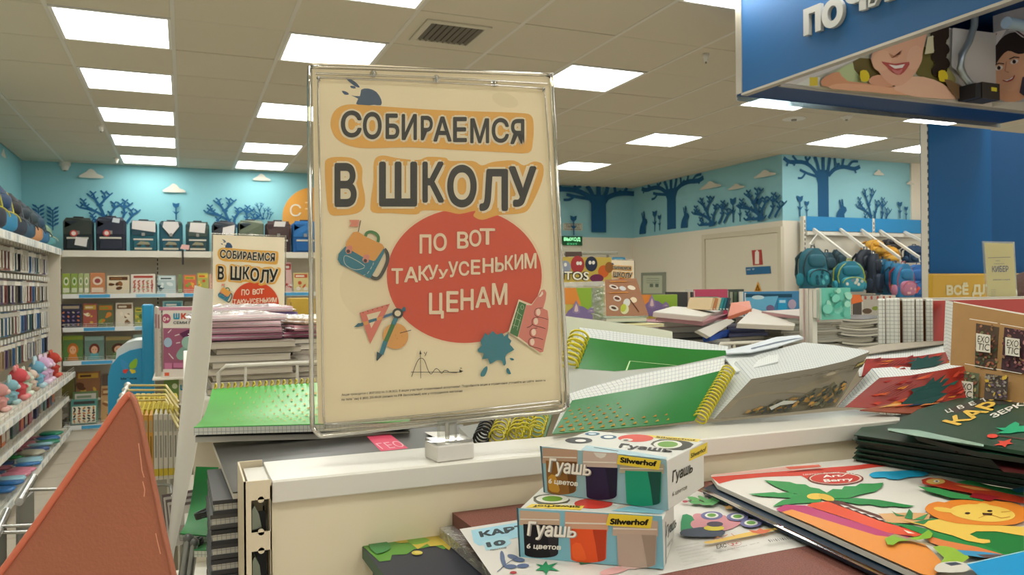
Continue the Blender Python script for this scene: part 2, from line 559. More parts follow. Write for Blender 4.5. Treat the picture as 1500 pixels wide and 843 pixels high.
# sprinklers / detectors
def ceiling_disc(px, py, label, r=0.05, h=0.04, cat='smoke detector', name='smoke_detector'):
    p = atZ(px, py, CEIL)
    t = thing(name, (p.x, p.y, CEIL), label, cat)
    g = G(); g.lathe((p.x, p.y, CEIL), (0, 0, -1), [(0, r), (h * .4, r), (h * .5, r * .8), (h, r * .55)], mat('#d8d4c8', 0.4)); g.build('housing', t)
    g = G(); g.lathe((p.x, p.y, CEIL - h), (0, 0, -1), [(0, r * .25), (0.012, r * .2)], mat('#8a8578', 0.4)); g.build('sensor', t)
ceiling_disc(95, 238, 'round white detector hanging at the back wall top left', 0.06, 0.09)
ceiling_disc(148, 184, 'small sprinkler head left of the third light row', 0.03, 0.05, 'sprinkler', 'sprinkler_head')
ceiling_disc(170, 232, 'small sprinkler head beside the last light of the left row', 0.03, 0.05, 'sprinkler', 'sprinkler_head')
ceiling_disc(1034, 79, 'small dark sprinkler head left of the blue header', 0.022, 0.05, 'sprinkler', 'sprinkler_head')
ceiling_disc(1240, 170, 'small square-looking sensor below the blue header', 0.05, 0.03, 'sensor', 'ceiling_sensor')
ceiling_disc(1163, 174, 'flat round ceiling speaker left of the small sensor', 0.10, 0.008, 'speaker', 'ceiling_speaker')

# ---------------------------------------------------------------- murals painted on the walls
def wmap(wall):
    if wall == 'back': return (lambda u, v: Vector((u, YB, v))), (0, -1, 0)
    if wall == 'side': return (lambda u, v: Vector((XR, u, v))), (-1, 0, 0)
    if wall == 'left': return (lambda u, v: Vector((XL, u, v))), (1, 0, 0)
    return (lambda u, v: Vector((u, YR, v))), (0, -1, 0)

def mtree(P, u, s, base, k):
    """tree silhouette with trunk centre u, direction s, trunk foot at height base, scale k; the boughs run under the ceiling"""
    T = lambda a, b: (u + s * a * k, base + b * k)
    top = (CEIL - base) / k
    P.poly([T(-.13, 0), T(.13, 0), T(.13, .95 if top > 1.2 else top * .62), T(.2, top * .78), T(.1, top * .82), T(-.1, top * .82), T(-.2, top * .76), T(-.13, top * .62)], m_mural)
    f = top
    for pts, w in (([(-.12, .74), (-.3, .86), (-.5, .91), (-.78, .9), (-.92, .95)], .075), ([(-.6, .91), (-.72, .99)], .05),
                   ([(-.16, .72), (-.4, .76), (-.55, .8)], .05), ([(-.42, .76), (-.5, .69), (-.6, .68)], .04), ([(-.35, .88), (-.42, .99)], .05),
                   ([(-.42, .9), (-.3, .99)], .045), ([(-.1, .78), (-.14, .9), (-.2, 1.0)], .07), ([(0, .8), (0, 1.0)], .08), ([(.1, .78), (.14, .9), (.16, 1.0)], .07),
                   ([(.12, .74), (.28, .84), (.5, .88), (.75, .86), (.9, .9)], .075), ([(.3, .85), (.28, 1.0)], .05), ([(.45, .87), (.5, 1.0)], .05),
                   ([(.6, .87), (.7, .96), (.85, .97)], .045), ([(.75, .86), (.8, .8)], .04), ([(.38, .87), (.36, .93)], .07), ([(-.82, .9), (-.86, .84)], .04),
                   ([(-.7, .9), (-.68, .85)], .04)):
        P.stroke([T(a, b * f) for a, b in pts], w * k, m_mural, sm=3)

def mbush(P, u, s, base, k, kz=None):
    kz = kz or k
    T = lambda a, b: (u + s * a * k, base + b * kz)
    for pts, w in (([(.1, 0), (0, .2), (-.2, .38), (-.5, .48)], .06), ([(-.2, .38), (-.36, .52), (-.42, .68)], .05), ([(-.3, .46), (-.42, .56)], .04),
                   ([(0, .2), (-.08, .5), (-.18, .74), (-.22, .92)], .06), ([(-.1, .55), (.02, .78), (.0, .95)], .05), ([(-.17, .72), (-.28, .84)], .04), ([(.02, .76), (.12, .9)], .04),
                   ([(.12, 0), (.14, .3), (.22, .5), (.2, .62)], .06), ([(.2, .48), (.34, .6)], .045), ([(.3, 0), (.42, .3), (.4, .52), (.44, .7)], .05), ([(.41, .5), (.54, .6)], .045),
                   ([(.46, 0), (.58, .26), (.7, .38)], .05), ([(.6, .28), (.56, .42)], .04), ([(.1, .03), (-.12, .04), (-.22, .14), (-.24, .24)], .05), ([(-.1, .05), (-.28, .02)], .045),
                   ([(.02, .02), (.2, .02)], .09)):
        P.stroke([T(a, b) for a, b in pts], w * k * 1.15, m_mural, sm=3, taper=.6)
        for q in range(1, len(pts)):
            a, b = pts[q]
            P.stroke([T(a, b), T(a - .07, b + .09)], .035 * k, m_mural); P.stroke([T(a, b), T(a + .06, b + .08)], .03 * k, m_mural)

def mflower(P, u, s, base, k):
    T = lambda a, b: (u + s * a * k, base + b * k)
    P.stroke([T(0, 0), T(0, .7)], .07 * k, m_mural)
    P.poly([T(-.2, 1), T(-.08, .98), T(0, .94), T(.08, .98), T(.2, 1), T(.16, .8), T(0, .66), T(-.16, .8)], m_mural)
    P.poly([T(0, .28), T(-.2, .52), T(-.06, .46), T(0, .4), T(.06, .46), T(.2, .52)], m_mural)

def mrabbit(P, u, s, base, k):
    T = lambda a, b: (u + s * a * k, base + b * k)
    P.poly([T(-.3, 0), T(.22, 0), T(.2, .3), T(.34, .46), T(.3, .6), T(.16, .66), T(.12, .95), T(.04, .98), T(.02, .7), T(-.06, .94), T(-.12, .9), T(-.04, .58), T(-.22, .36), T(-.3, .14)], m_mural)

def msprig(P, u, s, base, k):
    T = lambda a, b: (u + s * a * k, base + b * k)
    P.stroke([T(0, 0), T(0, .9)], .05 * k, m_mural)
    for q in range(5):
        h = .15 + q * .17
        for e in (-1, 1): P.poly([T(0, h), T(e * .2, h + .12), T(e * .24, h + .22), T(e * .08, h + .16)], m_mural)

def mcloud(P, u, s, base, k, kz=None):
    kz = kz or k
    T = lambda a, b: (u + s * a * k, base + b * kz)
    P.poly([T(-.5, 0), T(.5, 0), T(.42, .14), T(.25, .2), T(.12, .36), T(-.05, .42), T(-.2, .28), T(-.38, .16)], m_cloud, sm=2)

PB = Print(*wmap('back'), eps=0.003); PS = Print(*wmap('side'), eps=0.003); PR = Print(*wmap('right'), eps=0.003); PL = Print(*wmap('left'), eps=0.003)
def bk(px, py): p = atY(px, py, YB); return p.x, p.z
def sd(px, py): p = atX(px, py, XR); return p.y, p.z
def rt(px, py): p = atY(px, py, YR); return p.x, p.z
u, v = bk(160, 330); mbush(PB, u - .05, 1, bk(150, 327)[1], .5, .36)
u, v = bk(335, 330); mbush(PB, u, 1, v - .02, .5, .34)
for px, py in ((57, 335), (78, 338)):
    u, v = bk(px, py); msprig(PB, u, 1, v, .26)
for px, py, k in ((134, 261, .24), (255, 282, .24), (383, 265, .2)):
    u, v = bk(px, py); mcloud(PB, u, 1, v, k)
u, v = bk(258, 320); mflower(PB, u, 1, v - .02, .2)
u, v = bk(382, 322); mbush(PB, u, 1, v, .2)
u, v = bk(875, 341); mtree(PB, u, 1, v, .95)
u, v = bk(838, 345); mflower(PB, u, 1, v, .28)
u, v = bk(932, 298); PB.build('painted_mural', w_back)
u, v = sd(984, 336); mtree(PS, u, -1, v, .82)
for px, py in ((960, 340), (1113, 325)):
    u, v = sd(px, py); mflower(PS, u, -1, v, .30 if px < 1000 else .28)
for px, py in ((967, 338), (1085, 325)):
    u, v = sd(px, py); mflower(PS, u, -1, v, .22)
u, v = sd(1075, 326); mflower(PS, u, -1, v, .3)
for px, py, k in ((943, 343, .34), (1004, 334, .3)):
    u, v = sd(px, py); mrabbit(PS, u, -1, v, k)
u, v = sd(1040, 330); mbush(PS, u, -1, v, .66, .36)
u, v = sd(1112, 322); mbush(PS, u, -1, v, .66, .36)
for px, py, k in ((1044, 276, .42), (1082, 277, .3), (1124, 259, .36)):
    u, v = sd(px, py); mcloud(PS, u, -1, v, k, k * .5)
PS.build('painted_mural', w_side)
u, v = rt(1206, 318); mtree(PR, u, 1, v - .12, .62)
u, v = rt(1171, 318); mflower(PR, u, 1, v, .24)
u, v = rt(1181, 318); mflower(PR, u, 1, v, .18)
u, v = rt(1231, 316); mrabbit(PR, u, 1, v - .06, .26)
u, v = rt(1275, 322); mbush(PR, u, 1, v - .06, .42)
u, v = rt(1316, 318); mflower(PR, u, 1, v - .02, .2)
u, v = rt(1325, 320); mflower(PR, u, 1, v - .02, .16)
for px, py, k in ((1285, 257, .14), (1331, 271, .11)):
    u, v = rt(px, py); mcloud(PR, u, 1, v, k * 1.1)
PR.build('painted_mural', w_right)
p = atX(5, 230, XL); mcloud(PL, p.y, 1, p.z, .2)
PL.build('painted_mural', w_left)

# door leaf in the side wall and the signs on it
a = atX(1036, 352, XR); b = atX(1143, 345, XR)
t = thing('door_1', (XR, (a.y + b.y) / 2, 0), None, None, kind='structure')
g = G(); g.box((XR - 0.03, b.y, 0), (XR - 0.0005, a.y, 2.2), mat('#d8d0ba', 0.6)); g.build('door_leaf', t, bevel=0.004)
g = G()
g.box((XR - 0.045, b.y - 0.06, 0), (XR - 0.0005, b.y, 2.26), mat('#cfc6ae', 0.6)); g.box((XR - 0.045, a.y, 0), (XR - 0.0005, a.y + 0.06, 2.26), mat('#cfc6ae', 0.6))
g.box((XR - 0.045, b.y, 2.2), (XR - 0.0005, a.y, 2.26), mat('#cfc6ae', 0.6)); g.build('door_frame', t)
def flat_sign(name, wallpt, quad, label, cat, base, draw, thick=0.006, n=None, eps=0.0012):
    """quad = TL, TR, BR, BL pixels raycast onto a wall plane"""
    p0, nn = wallpt
    nn = Vector(nn).normalized(); p0 = Vector(p0) + nn * (thick + 0.001)
    pts = [atP(x, y, p0, nn) for x, y in quad]
    c = sum(pts, Vector()) / 4
    t = thing(name, c, label, cat)
    g = G(); g.prism(pts, -nn * thick, mat(base, 0.5)); g.build('plate', t)
    P = pxprint(p0, nn, eps); draw(P); 
    if P.g.v: P.build('print', t)
    return t
side_pl = ((XR - 0.03, 8, 1), (-1, 0, 0))
def d_ext(P):
    P.poly([(1106, 369), (1112, 369), (1112, 387), (1106, 387)], '#e8dcd0'); P.rect(1107.5, 367, 1110.5, 369, '#e8dcd0')
flat_sign('fire_sign', side_pl, [(1101, 367), (1115, 366), (1117, 388), (1103, 389)], 'red fire extinguisher sign on the white door', 'sign', '#a8332c', d_ext)
def d_bl(P): P.text('шкаф №', (1094, 396), (1105, 396), 2.6, '#d8e4e8')
flat_sign('blue_sign', side_pl, [(1092, 392), (1128, 390), (1129, 401), (1093, 403)], 'long blue sign under the red extinguisher sign', 'sign', '#1a5f8c', d_bl)
def d_tri(P):
    P.poly([(1110, 417), (1113.5, 426), (1106.5, 426)], '#2c2410'); P.up(); P.poly([(1110, 420), (1112, 425), (1108, 425)], '#c8801c')
P0 = (Vector(side_pl[0]) + Vector((-0.007, 0, 0)))
pts = [atP(x, y, P0, Vector((-1, 0, 0))) for x, y in ((1110, 413), (1116, 429), (1104, 429))]
t = thing('warning_sign', pts[0], 'yellow triangular warning sign low on the white door', 'sign')
g = G(); g.prism(pts, (0.005, 0, 0), mat('#d9982a', 0.5)); g.build('plate', t); P = pxprint(P0, (-1, 0, 0), 0.0012); d_tri(P); P.build('print', t)
def d_qm(P):
    P.rect(1081, 361, 1086, 364, '#c8c8b8'); P.rect(1080, 367, 1087, 368, '#c8c8b8'); P.rect(1083, 370, 1087, 371.5, '#c8c8b8')
flat_sign('small_plate', ((XR, 8, 1), (-1, 0, 0)), [(1079, 359), (1088, 358), (1088, 373), (1079, 374)], 'small dark plate on the wall left of the fire sign', 'sign', '#4a5048', d_qm)
# exit signs on the back wall
back_pl = ((0, YB, 1), (0, -1, 0))
def d_ex(P): P.text('ВЫХОД', (829, 334), (849, 334.5), 5, '#46504a', 0.01); P.stroke([(827, 328), (851, 328.5), (851, 336.5), (827, 336)], .8, '#5a625c', closed=True)
flat_sign('exit_notice', back_pl, [(825, 327), (853, 327.5), (853, 338), (825, 337.5)], 'white exit notice plate above the green exit sign', 'sign', '#c9c6b4', d_ex)
def d_eg(P):
    P.text('ВЫХОД', (826, 353), (850, 353.3), 5, glow('#a8ffc0', 0.9), 0.02)
    P.text('EXIT', (831, 359), (846, 359.2), 3, glow('#60d890', 0.5), 0.0)
flat_sign('exit_sign', back_pl, [(822, 346), (853, 346.5), (853, 360), (822, 359.5)], 'green lit exit sign right of the poster', 'sign', '#0d5c30', d_eg, thick=0.03)
# framed notice
p0 = (Vector((XR - 0.6, YB, 1)))
def d_fr(P):
    P.rect(942, 404, 970, 430, '#c3c9b2'); P.up()
    for k in range(3): P.rect(947, 408 + k * 3, 966, 409 + k * 3, '#9aa590')
    P.rect(952, 416, 957, 421, '#6f7f70'); P.rect(960, 416, 965, 421, '#6f7f70')
flat_sign('notice_frame', ((XR, 8, 1), (-1, 0, 0)), [(939, 400), (974, 399), (974, 432), (939, 432)], 'grey framed notice on the white wall behind the stacks', 'frame', '#8e9484', d_fr, thick=0.02)
# ================================================================== BACKGROUND FIXTURES
ORD = ['first', 'second', 'third', 'fourth', 'fifth', 'sixth', 'seventh', 'eighth', 'ninth', 'tenth', 'eleventh', 'twelfth',
       'thirteenth', 'fourteenth', 'fifteenth', 'sixteenth', 'seventeenth', 'eighteenth', 'nineteenth', 'twentieth'] + ['%dth' % k for k in range(21, 60)]
m_shelf = mat('#d8d3c4', 0.45)
m_panel = mat('#d2cab6', 0.6)
m_strip = mat('#d9dcd8', 0.4)
m_slot = mat('#2b2822', 0.9)
m_wire = mat('#c8c8c0', 0.3, 0.6)
m_page = mat('#d8d2bf', 0.8)
m_steel = mat('#a5a49c', 0.3, 0.9)

def book(fr, w, h, t, cover, label, motif=None, cat='book', group=None, name='book', mcover=None, spinem=None):
    """closed book standing on fr (x right, z up, y away); origin bottom left of the front cover"""
    th = thing(name, fr[0] + fr[1] * w / 2, label, cat, group)
    cm = mcover or mat(cover, 0.35)
    g = G()
    g.box((0, 0, 0), (w, 0.0016, h), cm, fr); g.box((0, t - 0.0016, 0), (w, t, h), cm, fr); g.box((0, 0.0016, 0), (0.0016, t - 0.0016, h), spinem or cm, fr)
    g.build('cover', th)
    g = G(); g.box((0.0016, 0.0016, 0.003), (w - 0.003, t - 0.0016, h - 0.003), m_page, fr); g.build('page_block', th)
    if motif:
        P = frprint(fr, 0.0008); motif(P, w, h); P.build('cover_print', th)
    return th

def mo_bars(c1, c2, seed=0):
    def f(P, w, h):
        r = random.Random(seed)
        P.rect(w * .08, h * .74, w * .92, h * .93, c1); P.up()
        P.rect(w * .16, h * .79, w * (.6 + .25 * r.random()), h * .87, c2)
        for k in range(5):
            P.ell(w * r.uniform(.15, .85), h * r.uniform(.12, .62), w * r.uniform(.06, .2), h * r.uniform(.04, .12), (c1, c2)[k % 2], r.uniform(0, 3)); P.up()
    return f
def mo_face(hair, skin, dress, band):
    def f(P, w, h):
        P.rect(0, h * .82, w, h * .97, band); P.up()
        P.ell(w * .5, h * .45, w * .27, h * .24, hair); P.up(); P.poly([(w * .2, 0.01 * h), (w * .8, 0.01 * h), (w * .66, h * .3), (w * .34, h * .3)], dress, 0); P.up()
        P.ell(w * .5, h * .42, w * .17, h * .16, skin); P.up()
        for e in (-1, 1): P.ell(w * (.5 + e * .07), h * .43, w * .02, h * .02, '#3a2418')
    return f
def mo_grid(bg, cols, nx=4, ny=5, seed=1):
    def f(P, w, h):
        r = random.Random(seed); P.rect(w * .05, h * .05, w * .95, h * .72, bg); P.up()
        P.rect(w * .1, h * .8, w * .9, h * .92, cols[0]); P.up()
        for a in range(nx):
            for b in range(ny):
                P.ell(w * (.14 + .72 * a / (nx - 1)), h * (.12 + .52 * b / (ny - 1)), w * .07, h * .035, r.choice(cols), r.uniform(0, 3))
    return f
def mo_round(bg, c):
    def f(P, w, h):
        P.ell(w * .5, h * .62, w * .34, h * .2, bg); P.up(); P.ell(w * .5, h * .62, w * .2, h * .11, c); P.rect(w * .1, h * .08, w * .9, h * .3, bg)
    return f

# ---------------------------------------------------------------- wall shelving at the back
YF = 9.65
t = thing('wall_shelving', (0.5, 9.9, 0), 'cream wall shelving with book shelves under the painted blue wall', 'shelving')
g = G(); g.box((-1.62, 10.10, 0.1), (3.3, 10.16, 2.05), m_panel); g.build('back_panel', t)
g = G(); g.box((-1.2, YF + .02, 0), (3.3, 10.1, 0.13), m_shelf); g.build('plinth', t)
ups = [atY(86, 400, 10.08).x, atY(231, 400, 10.08).x]; ups += [ups[1] + (ups[1] - ups[0]) * k for k in (1, 2)]
for x in ups:
    g = G(); g.box((x - .014, 10.06, 0.1), (x + .014, 10.1, 2.08), m_shelf)
    for k in range(38): g.box((x - .006, 10.058, .15 + k * .05), (x + .006, 10.0605, .18 + k * .05), m_slot)
    g.build('slotted_upright', t)
SH = {'top': 2.045, 'r1': 1.575, 'r2': 1.215, 'r3': 0.855, 'base': 0.16}
for nm, z in SH.items():
    sh = G(); sh.box((-1.2, YF, z - .03), (3.3, 10.09, z), m_shelf)
    so = sh.build('shelf', t)
    hgt = 0.065 if nm == 'top' else 0.045
    g = G(); g.box((-1.2, YF - .012, z - hgt), (3.3, YF, z + .004), m_shelf if nm == 'top' else m_strip); g.build('price_strip', so)
    if nm != 'top':
        r = random.Random(ord(nm[1]))
        for k in range(8):
            g = G()
            x = -1.0 + k * .52 + r.uniform(-.05, .05)
            g.box((x, YF - .0145, z - hgt + .006), (x + .3, YF - .012, z - .004), mat('#3f97c4' if k % 2 == 0 else '#8fc0d6', .4))
            g.build('price_label', so)
        g = G(); y = YF - .004
        for dz in (.02, .04): g.tube([(-1.19, y, z + dz), (3.29, y, z + dz)], .0025, m_wire, 5)
        for k in range(23): g.tube([(-1.18 + k * .2, y, z), (-1.18 + k * .2, y, z + .04)], .002, m_wire, 5)
        g.build('wire_fence', so)

g = G(); g.box((-1.2, 9.87, .40), (3.3, 10.09, .425), m_shelf); g.build('riser_shelf', t)
def rowbooks(z, y, items, lean=0.10):
    for (x0, x1, yt, col, desc, mo) in items:
        a = atY(x0, 450, y).x; b = atY(x1, 450, y).x; h = atY((x0 + x1) / 2, yt, y).z - z
        fr = frame((a + .002, y, z + 0.001), 0, -lean)
        book(fr, b - a - .004, h / cos(lean), .022, col, desc, mo)
rowbooks(SH['r1'], 9.72, [
    (82, 90, 394, '#4a2a20', 'narrow dark brown book at the left end of the upper book shelf', None),
    (91, 103, 401, '#8fa53c', 'lime green book with round emblem, leftmost lime one on the upper shelf', mo_round('#d8dcc0', '#5f8a2c')),
    (104, 114, 401, '#86a040', 'lime green book with round emblem, beside the leftmost lime one', mo_round('#c8d4b0', '#5f8a2c')),
    (115, 122, 401, '#9fae6c', 'narrow pale green book with arch shape on the upper shelf', mo_round('#d8dcc0', '#6c8a50')),
    (123, 131, 401, '#a8b47c', 'narrow pale green book left of the orange book', mo_round('#e0dcc8', '#7c9a60')),
    (132, 154, 400, '#c07a48', 'orange and violet book with a cream circle on the upper shelf', mo_round('#dcc8b0', '#9a4a48')),
    (157, 190, 404, '#d2c4a4', 'cream book with brown animals beside the orange book', mo_bars('#5a3c22', '#8a5c34', 3)),
    (192, 228, 402, '#dcd2c4', 'white book with small red dots on the upper shelf', mo_grid('#dcd2c4', ['#a8483c', '#c0604c', '#9a8a5a'], 5, 6, 4)),
    (231, 258, 404, '#a9bdbc', 'pale teal book with dark title and mountains', mo_bars('#d4dcd8', '#2c4448', 5)),
    (261, 267, 402, '#667a38', 'narrow green book right of the pale teal one', None),
    (269, 288, 403, '#c8552c', 'red-orange book right of the narrow green book', mo_bars('#e0a040', '#7a9a3c', 6)),
    (289, 306, 400, '#a3a244', 'olive yellow book behind the top of the white board', mo_bars('#d8b848', '#c8552c', 7)),
    (307, 330, 402, '#d49a84', 'pinkish book behind the small sale sign', None),
    (418, 428, 384, '#c9a29a', 'tall pinkish book just right of the small sale sign', mo_bars('#a8403c', '#dcd4c8', 8)),
    (430, 453, 400, '#c8b878', 'yellow and red book beside the big poster edge', mo_bars('#b85030', '#dcd4c0', 9)),
])
rowbooks(SH['r2'], 9.72, [
    (80, 87, 447, '#8a8430', 'narrow olive book at the left end of the middle book shelf', None),
    (88, 119, 446, '#2e2c44', 'navy book with pale dots on the middle shelf', mo_grid('#2e2c44', ['#b8a890', '#c87850', '#8a7a9a'], 4, 4, 2)),
    (121, 142, 445, '#9a4a3a', 'red and olive book on the middle shelf', mo_bars('#c0a040', '#e0d0b0', 12)),
    (143, 166, 446, '#4f5a2c', 'dark green book with orange fruit beside the red one', mo_bars('#c87c34', '#8a9a40', 13)),
    (169, 195, 444, '#cfc6b0', 'cream book with brown frame lettering on the middle shelf', mo_bars('#7a5a3c', '#dcd0b8', 14)),
    (197, 209, 450, '#7a8a34', 'green book between cream book and blue end panel', mo_bars('#c8b040', '#4c6428', 15)),
    (238, 268, 441, '#7fb0ae', 'pale turquoise book above the pink boxed kit', mo_bars('#4a8a9a', '#dce0d4', 16)),
    (270, 330, 442, '#6f6650', 'brown book row end behind the white board', None),
])
rowbooks(SH['r3'], 9.72, [
    (79, 90, 493, '#8f9440', 'yellow-green book at the left end of the lower shelf', mo_bars('#c8c060', '#5a6a2c', 21)),
    (91, 121, 492, '#4e7434', 'green book with an orange-haired girl on the lower shelf', mo_face('#b86a28', '#d8a478', '#c87c34', '#8a9a3c')),
    (123, 152, 493, '#5c7c70', 'teal book with a brown-haired girl on the lower shelf', mo_face('#6a3424', '#d0a080', '#5a9aa0', '#8aa49a')),
    (154, 192, 493, '#4a5230', 'dark olive book with a brown-haired figure on the lower shelf', mo_face('#4a2a1c', '#c89a78', '#5a7a48', '#9a8a5a')),
    (194, 208, 491, '#8aa49a', 'grey-green book beside the blue end panel top', None),
    (233, 300, 492, '#5c6a50', 'grey-green book behind the pink boxed kit', None),
])
rowbooks(.426, 9.88, [
    (74, 108, 546, '#6a6430', 'olive book standing at the back of the bottom shelf', mo_bars('#8a8440', '#5a4a2c', 31)),
    (110, 146, 545, '#8a5a30', 'brown and yellow book at the back of the bottom shelf', mo_bars('#c8a044', '#5a3a24', 32)),
    (148, 176, 548, '#5a4430', 'dark brown book behind the blue end panel, bottom shelf', None)], 0.08)
rowbooks(SH['base'], 9.80, [
    (72, 99, 590, '#7a7464', 'grey book in the bottom shelf corner', mo_bars('#a8a090', '#5a5448', 33)),
    (104, 142, 575, '#5e7a44', 'green book with a white label panel on the bottom shelf', mo_bars('#d0ccc0', '#8a9a80', 34)),
    (146, 164, 567, '#b08a54', 'tan book with brown dogs beside the animal map book', mo_bars('#8a5a34', '#d0b080', 35))], 0.2)
fr0 = atY(101, 622, 9.665)
a = atY(103, 600, 9.665).x; b = atY(142, 600, 9.665).x
book(frame((a, 9.67, SH['base'] + .008), 0, -0.2), b - a, .27, .02, '#3f7c74', 'teal-framed book with rows of little animals, front of the bottom shelf',
     mo_grid('#d8d4bc', ['#3a3a38', '#8a4a34', '#4a6a7a', '#b07a44'], 5, 6, 9))

# ---------------------------------------------------------------- school satchels on top of the shelving
def satchel(x0, x1, yt, c_body, c_flap, label, kind=0):
    y = 9.72; a = atY(x0, 360, y).x + .008; b = atY(x1, 360, y).x - .008; w = b - a; h = atY((x0 + x1) / 2, yt, y).z - SH['top']; d = .2
    fr = frame((a, y, SH['top']), 0)
    t = thing('school_satchel', (a + w / 2, y + d / 2, SH['top']), label, 'satchel', 'school satchels on the top shelf')
    mb, mf = mat(c_body, .7, bump=.2), mat(c_flap, .65, bump=.2)
    g = G(); g.box((0, 0, .0), (w, d, h * .93), mb, fr); g.build('body', t, bevel=.018)
    fl = G()
    pr = [(w * .03, -.012, h * .5), (w * .97, -.012, h * .5), (w * .97, -.012, h * .9), (w * .9, .02, h), (w * .1, .02, h), (w * .03, -.012, h * .9)]
    if kind == 1: pr = [(w * .12, -.014, h * .52), (w * .88, -.014, h * .52), (w * .98, -.012, h * .78), (w * .93, .02, h), (w * .07, .02, h), (w * .02, -.012, h * .78)]
    if kind == 2: pr = [(w * .3, -.014, h * .6), (w * .5, -.016, h * .42), (w * .7, -.014, h * .6), (w * .98, -.01, h * .93), (w * .9, .02, h), (w * .1, .02, h), (w * .02, -.01, h * .93)]
    fl.prism([FP(fr, *q) for q in pr], fr[2] * .012, mf); fl.build('flap', t, bevel=.004)
    g = G(); g.box((w * .12, -.035, .02), (w * .88, 0, h * .36), mb, fr); pk = g.build('front_pocket', t, bevel=.012)
    g = G(); g.box((w * .14, -.038, h * .36), (w * .86, -.001, h * .41), mat('#c9c6b8', .3), fr); g.build('reflective_strip', t)
    g = G(); g.tube([FP(fr, w * .3, d * .4, h * .93), FP(fr, w * .34, d * .4, h * 1.03), FP(fr, w * .66, d * .4, h * 1.03), FP(fr, w * .7, d * .4, h * .93)], .009, mat('#22262c', .6), 6); g.build('handle', t)
    g = G(); g.box((w * .44, -.022, h * .5), (w * .56, -.012, h * .6), mat('#8a8a84', .3, .8), fr); g.build('buckle', t)
    return t, fr, w, h
SAT = [(91, 137, 319, '#1f2a2e', '#2f362e', 'black satchel with olive flap, leftmost on the top shelf', 0),
       (139, 185, 318, '#1e2434', '#23283a', 'navy satchel with round red tag, second from the left', 0),
       (189, 231, 323, '#155a68', '#0f3d4a', 'teal satchel with paper over its flap, third from the left', 1),
       (232, 269, 324, '#165262', '#1f3a40', 'teal satchel with pink leaflet hanging down, fourth from the left', 2),
       (271, 308, 325, '#1d4248', '#3a4a40', 'dark green satchel with blue-white leaflet, fifth from the left', 1),
       (310, 347, 325, '#22303c', '#2a2e34', 'dark grey satchel just above the small sale sign', 0),
       (348, 388, 323, '#20303a', '#5a6450', 'navy satchel with khaki flap above the small sale sign', 0),
       (389, 427, 324, '#3a2426', '#43302c', 'dark brown satchel with reddish piping near the orange circle', 1),
       (428, 466, 324, '#155a96', '#1c6aa8', 'bright blue satchel beside the big poster', 0)]
for i, a in enumerate(SAT):
    t, fr, w, h = satchel(*a)
    if i in (2, 3, 4, 5, 7, 0, 1):
        P = frprint((FP(fr, 0, -.05, 0), fr[1], fr[2], fr[3]), .0005)
        g = G()
        q = {0: [(.4, .18), (.8, .12), (.84, .36), (.45, .42)], 1: [(.55, .85), (.8, .82), (.82, .95), (.6, .97)], 2: [(.08, .72), (.95, .62), (.95, .96), (.1, .98)],
             3: [(.15, .8), (.5, .5), (.85, .82), (.8, .97), (.2, .97)], 4: [(.15, .66), (.8, .62), (.85, .95), (.2, .96)], 5: [(.4, .5), (.9, .5), (.95, .9), (.45, .8)],
             7: [(.3, .82), (.75, .82), (.8, .98), (.35, .98)]}[i]
        g.prism([FP(fr, w * x, -.042 if i == 0 else -.018, h * z) for x, z in q], -fr[2] * .002, mat('#ddd8d4' if i != 1 else '#c9d0d4', .3)); g.build('paper_tag', t)
    if i in (0, 1, 6):
        g = G(); c = FP(fr, w * (.38 if i < 2 else .5), -.045, h * (.52 if i < 2 else .3)); g.lathe(c, -fr[2], [(0, .036), (.003, .036)], mat('#b8443c', .5), 18)
        g.lathe(c - fr[2] * .003, -fr[2], [(0, .022), (.002, .022)], mat('#e0ccc4', .5), 18); g.build('round_tag', t)
    if i in (2, 3, 4):
        P = frprint((FP(fr, 0, -.0355, 0), fr[1], fr[2], fr[3]), .001)
        P.rect(w * .18, h * .06, w * .82, h * .12, '#b8b4a0'); P.ell(w * .35, h * .2, w * .09, h * .05, '#3a3c38'); P.ell(w * .66, h * .2, w * .1, h * .06, '#3a3c38')
        P.poly([(w * .25, h * .22), (w * .75, h * .22), (w * .7, h * .3), (w * .4, h * .33)], '#8f8a70'); P.build('truck_print', t)
# luggage tag strap hanging from the fourth bag
p = atY(268, 370, 9.63)
t = thing('price_tag', p, 'pink and white price tag on a black strap hanging over the shelf edge', 'price tag')
g = G(); g.box((p.x - .012, 9.62, p.z - .14), (p.x + .008, 9.626, p.z + .03), mat('#1d1d1f', .6)); g.build('strap', t)
g = G(); g.prism([Vector((p.x - .03, 9.618, p.z + .04)), Vector((p.x + .06, 9.618, p.z + .03)), Vector((p.x + .07, 9.618, p.z + .08)), Vector((p.x - .01, 9.618, p.z + .09))], (0, .004, 0), mat('#d8a8a0', .4)); g.build('card', t)

# round orange sign on the back wall
c = atY(461, 321, 10.0); r = (atY(461, 275, 10.0).z - c.z)
t = thing('round_wall_sign', c, 'round orange sign with a white letter, half behind the big poster', 'sign')
g = G(); g.lathe(c, (0, -1, 0), [(0, r), (.02, r)], mat('#d99a3e', .5), 40); g.build('disc', t)
P = pxprint(c + Vector((0, -.021, 0)), (0, -1, 0), .002)
P.text('С', (424, 317), (441, 317.5), 18, '#ddd6c0', .01); P.rect(447, 296, 456, 298, '#e8c890'); P.rect(447, 305, 456, 307, '#e8c890'); P.build('print', t)
g = G()
for dx in (-.1, .1): g.tube([c + Vector((dx, 0, 0)), Vector((c.x + dx, YB - .001, c.z))], .008, m_steel, 6)
g.build('wall_stud', t)

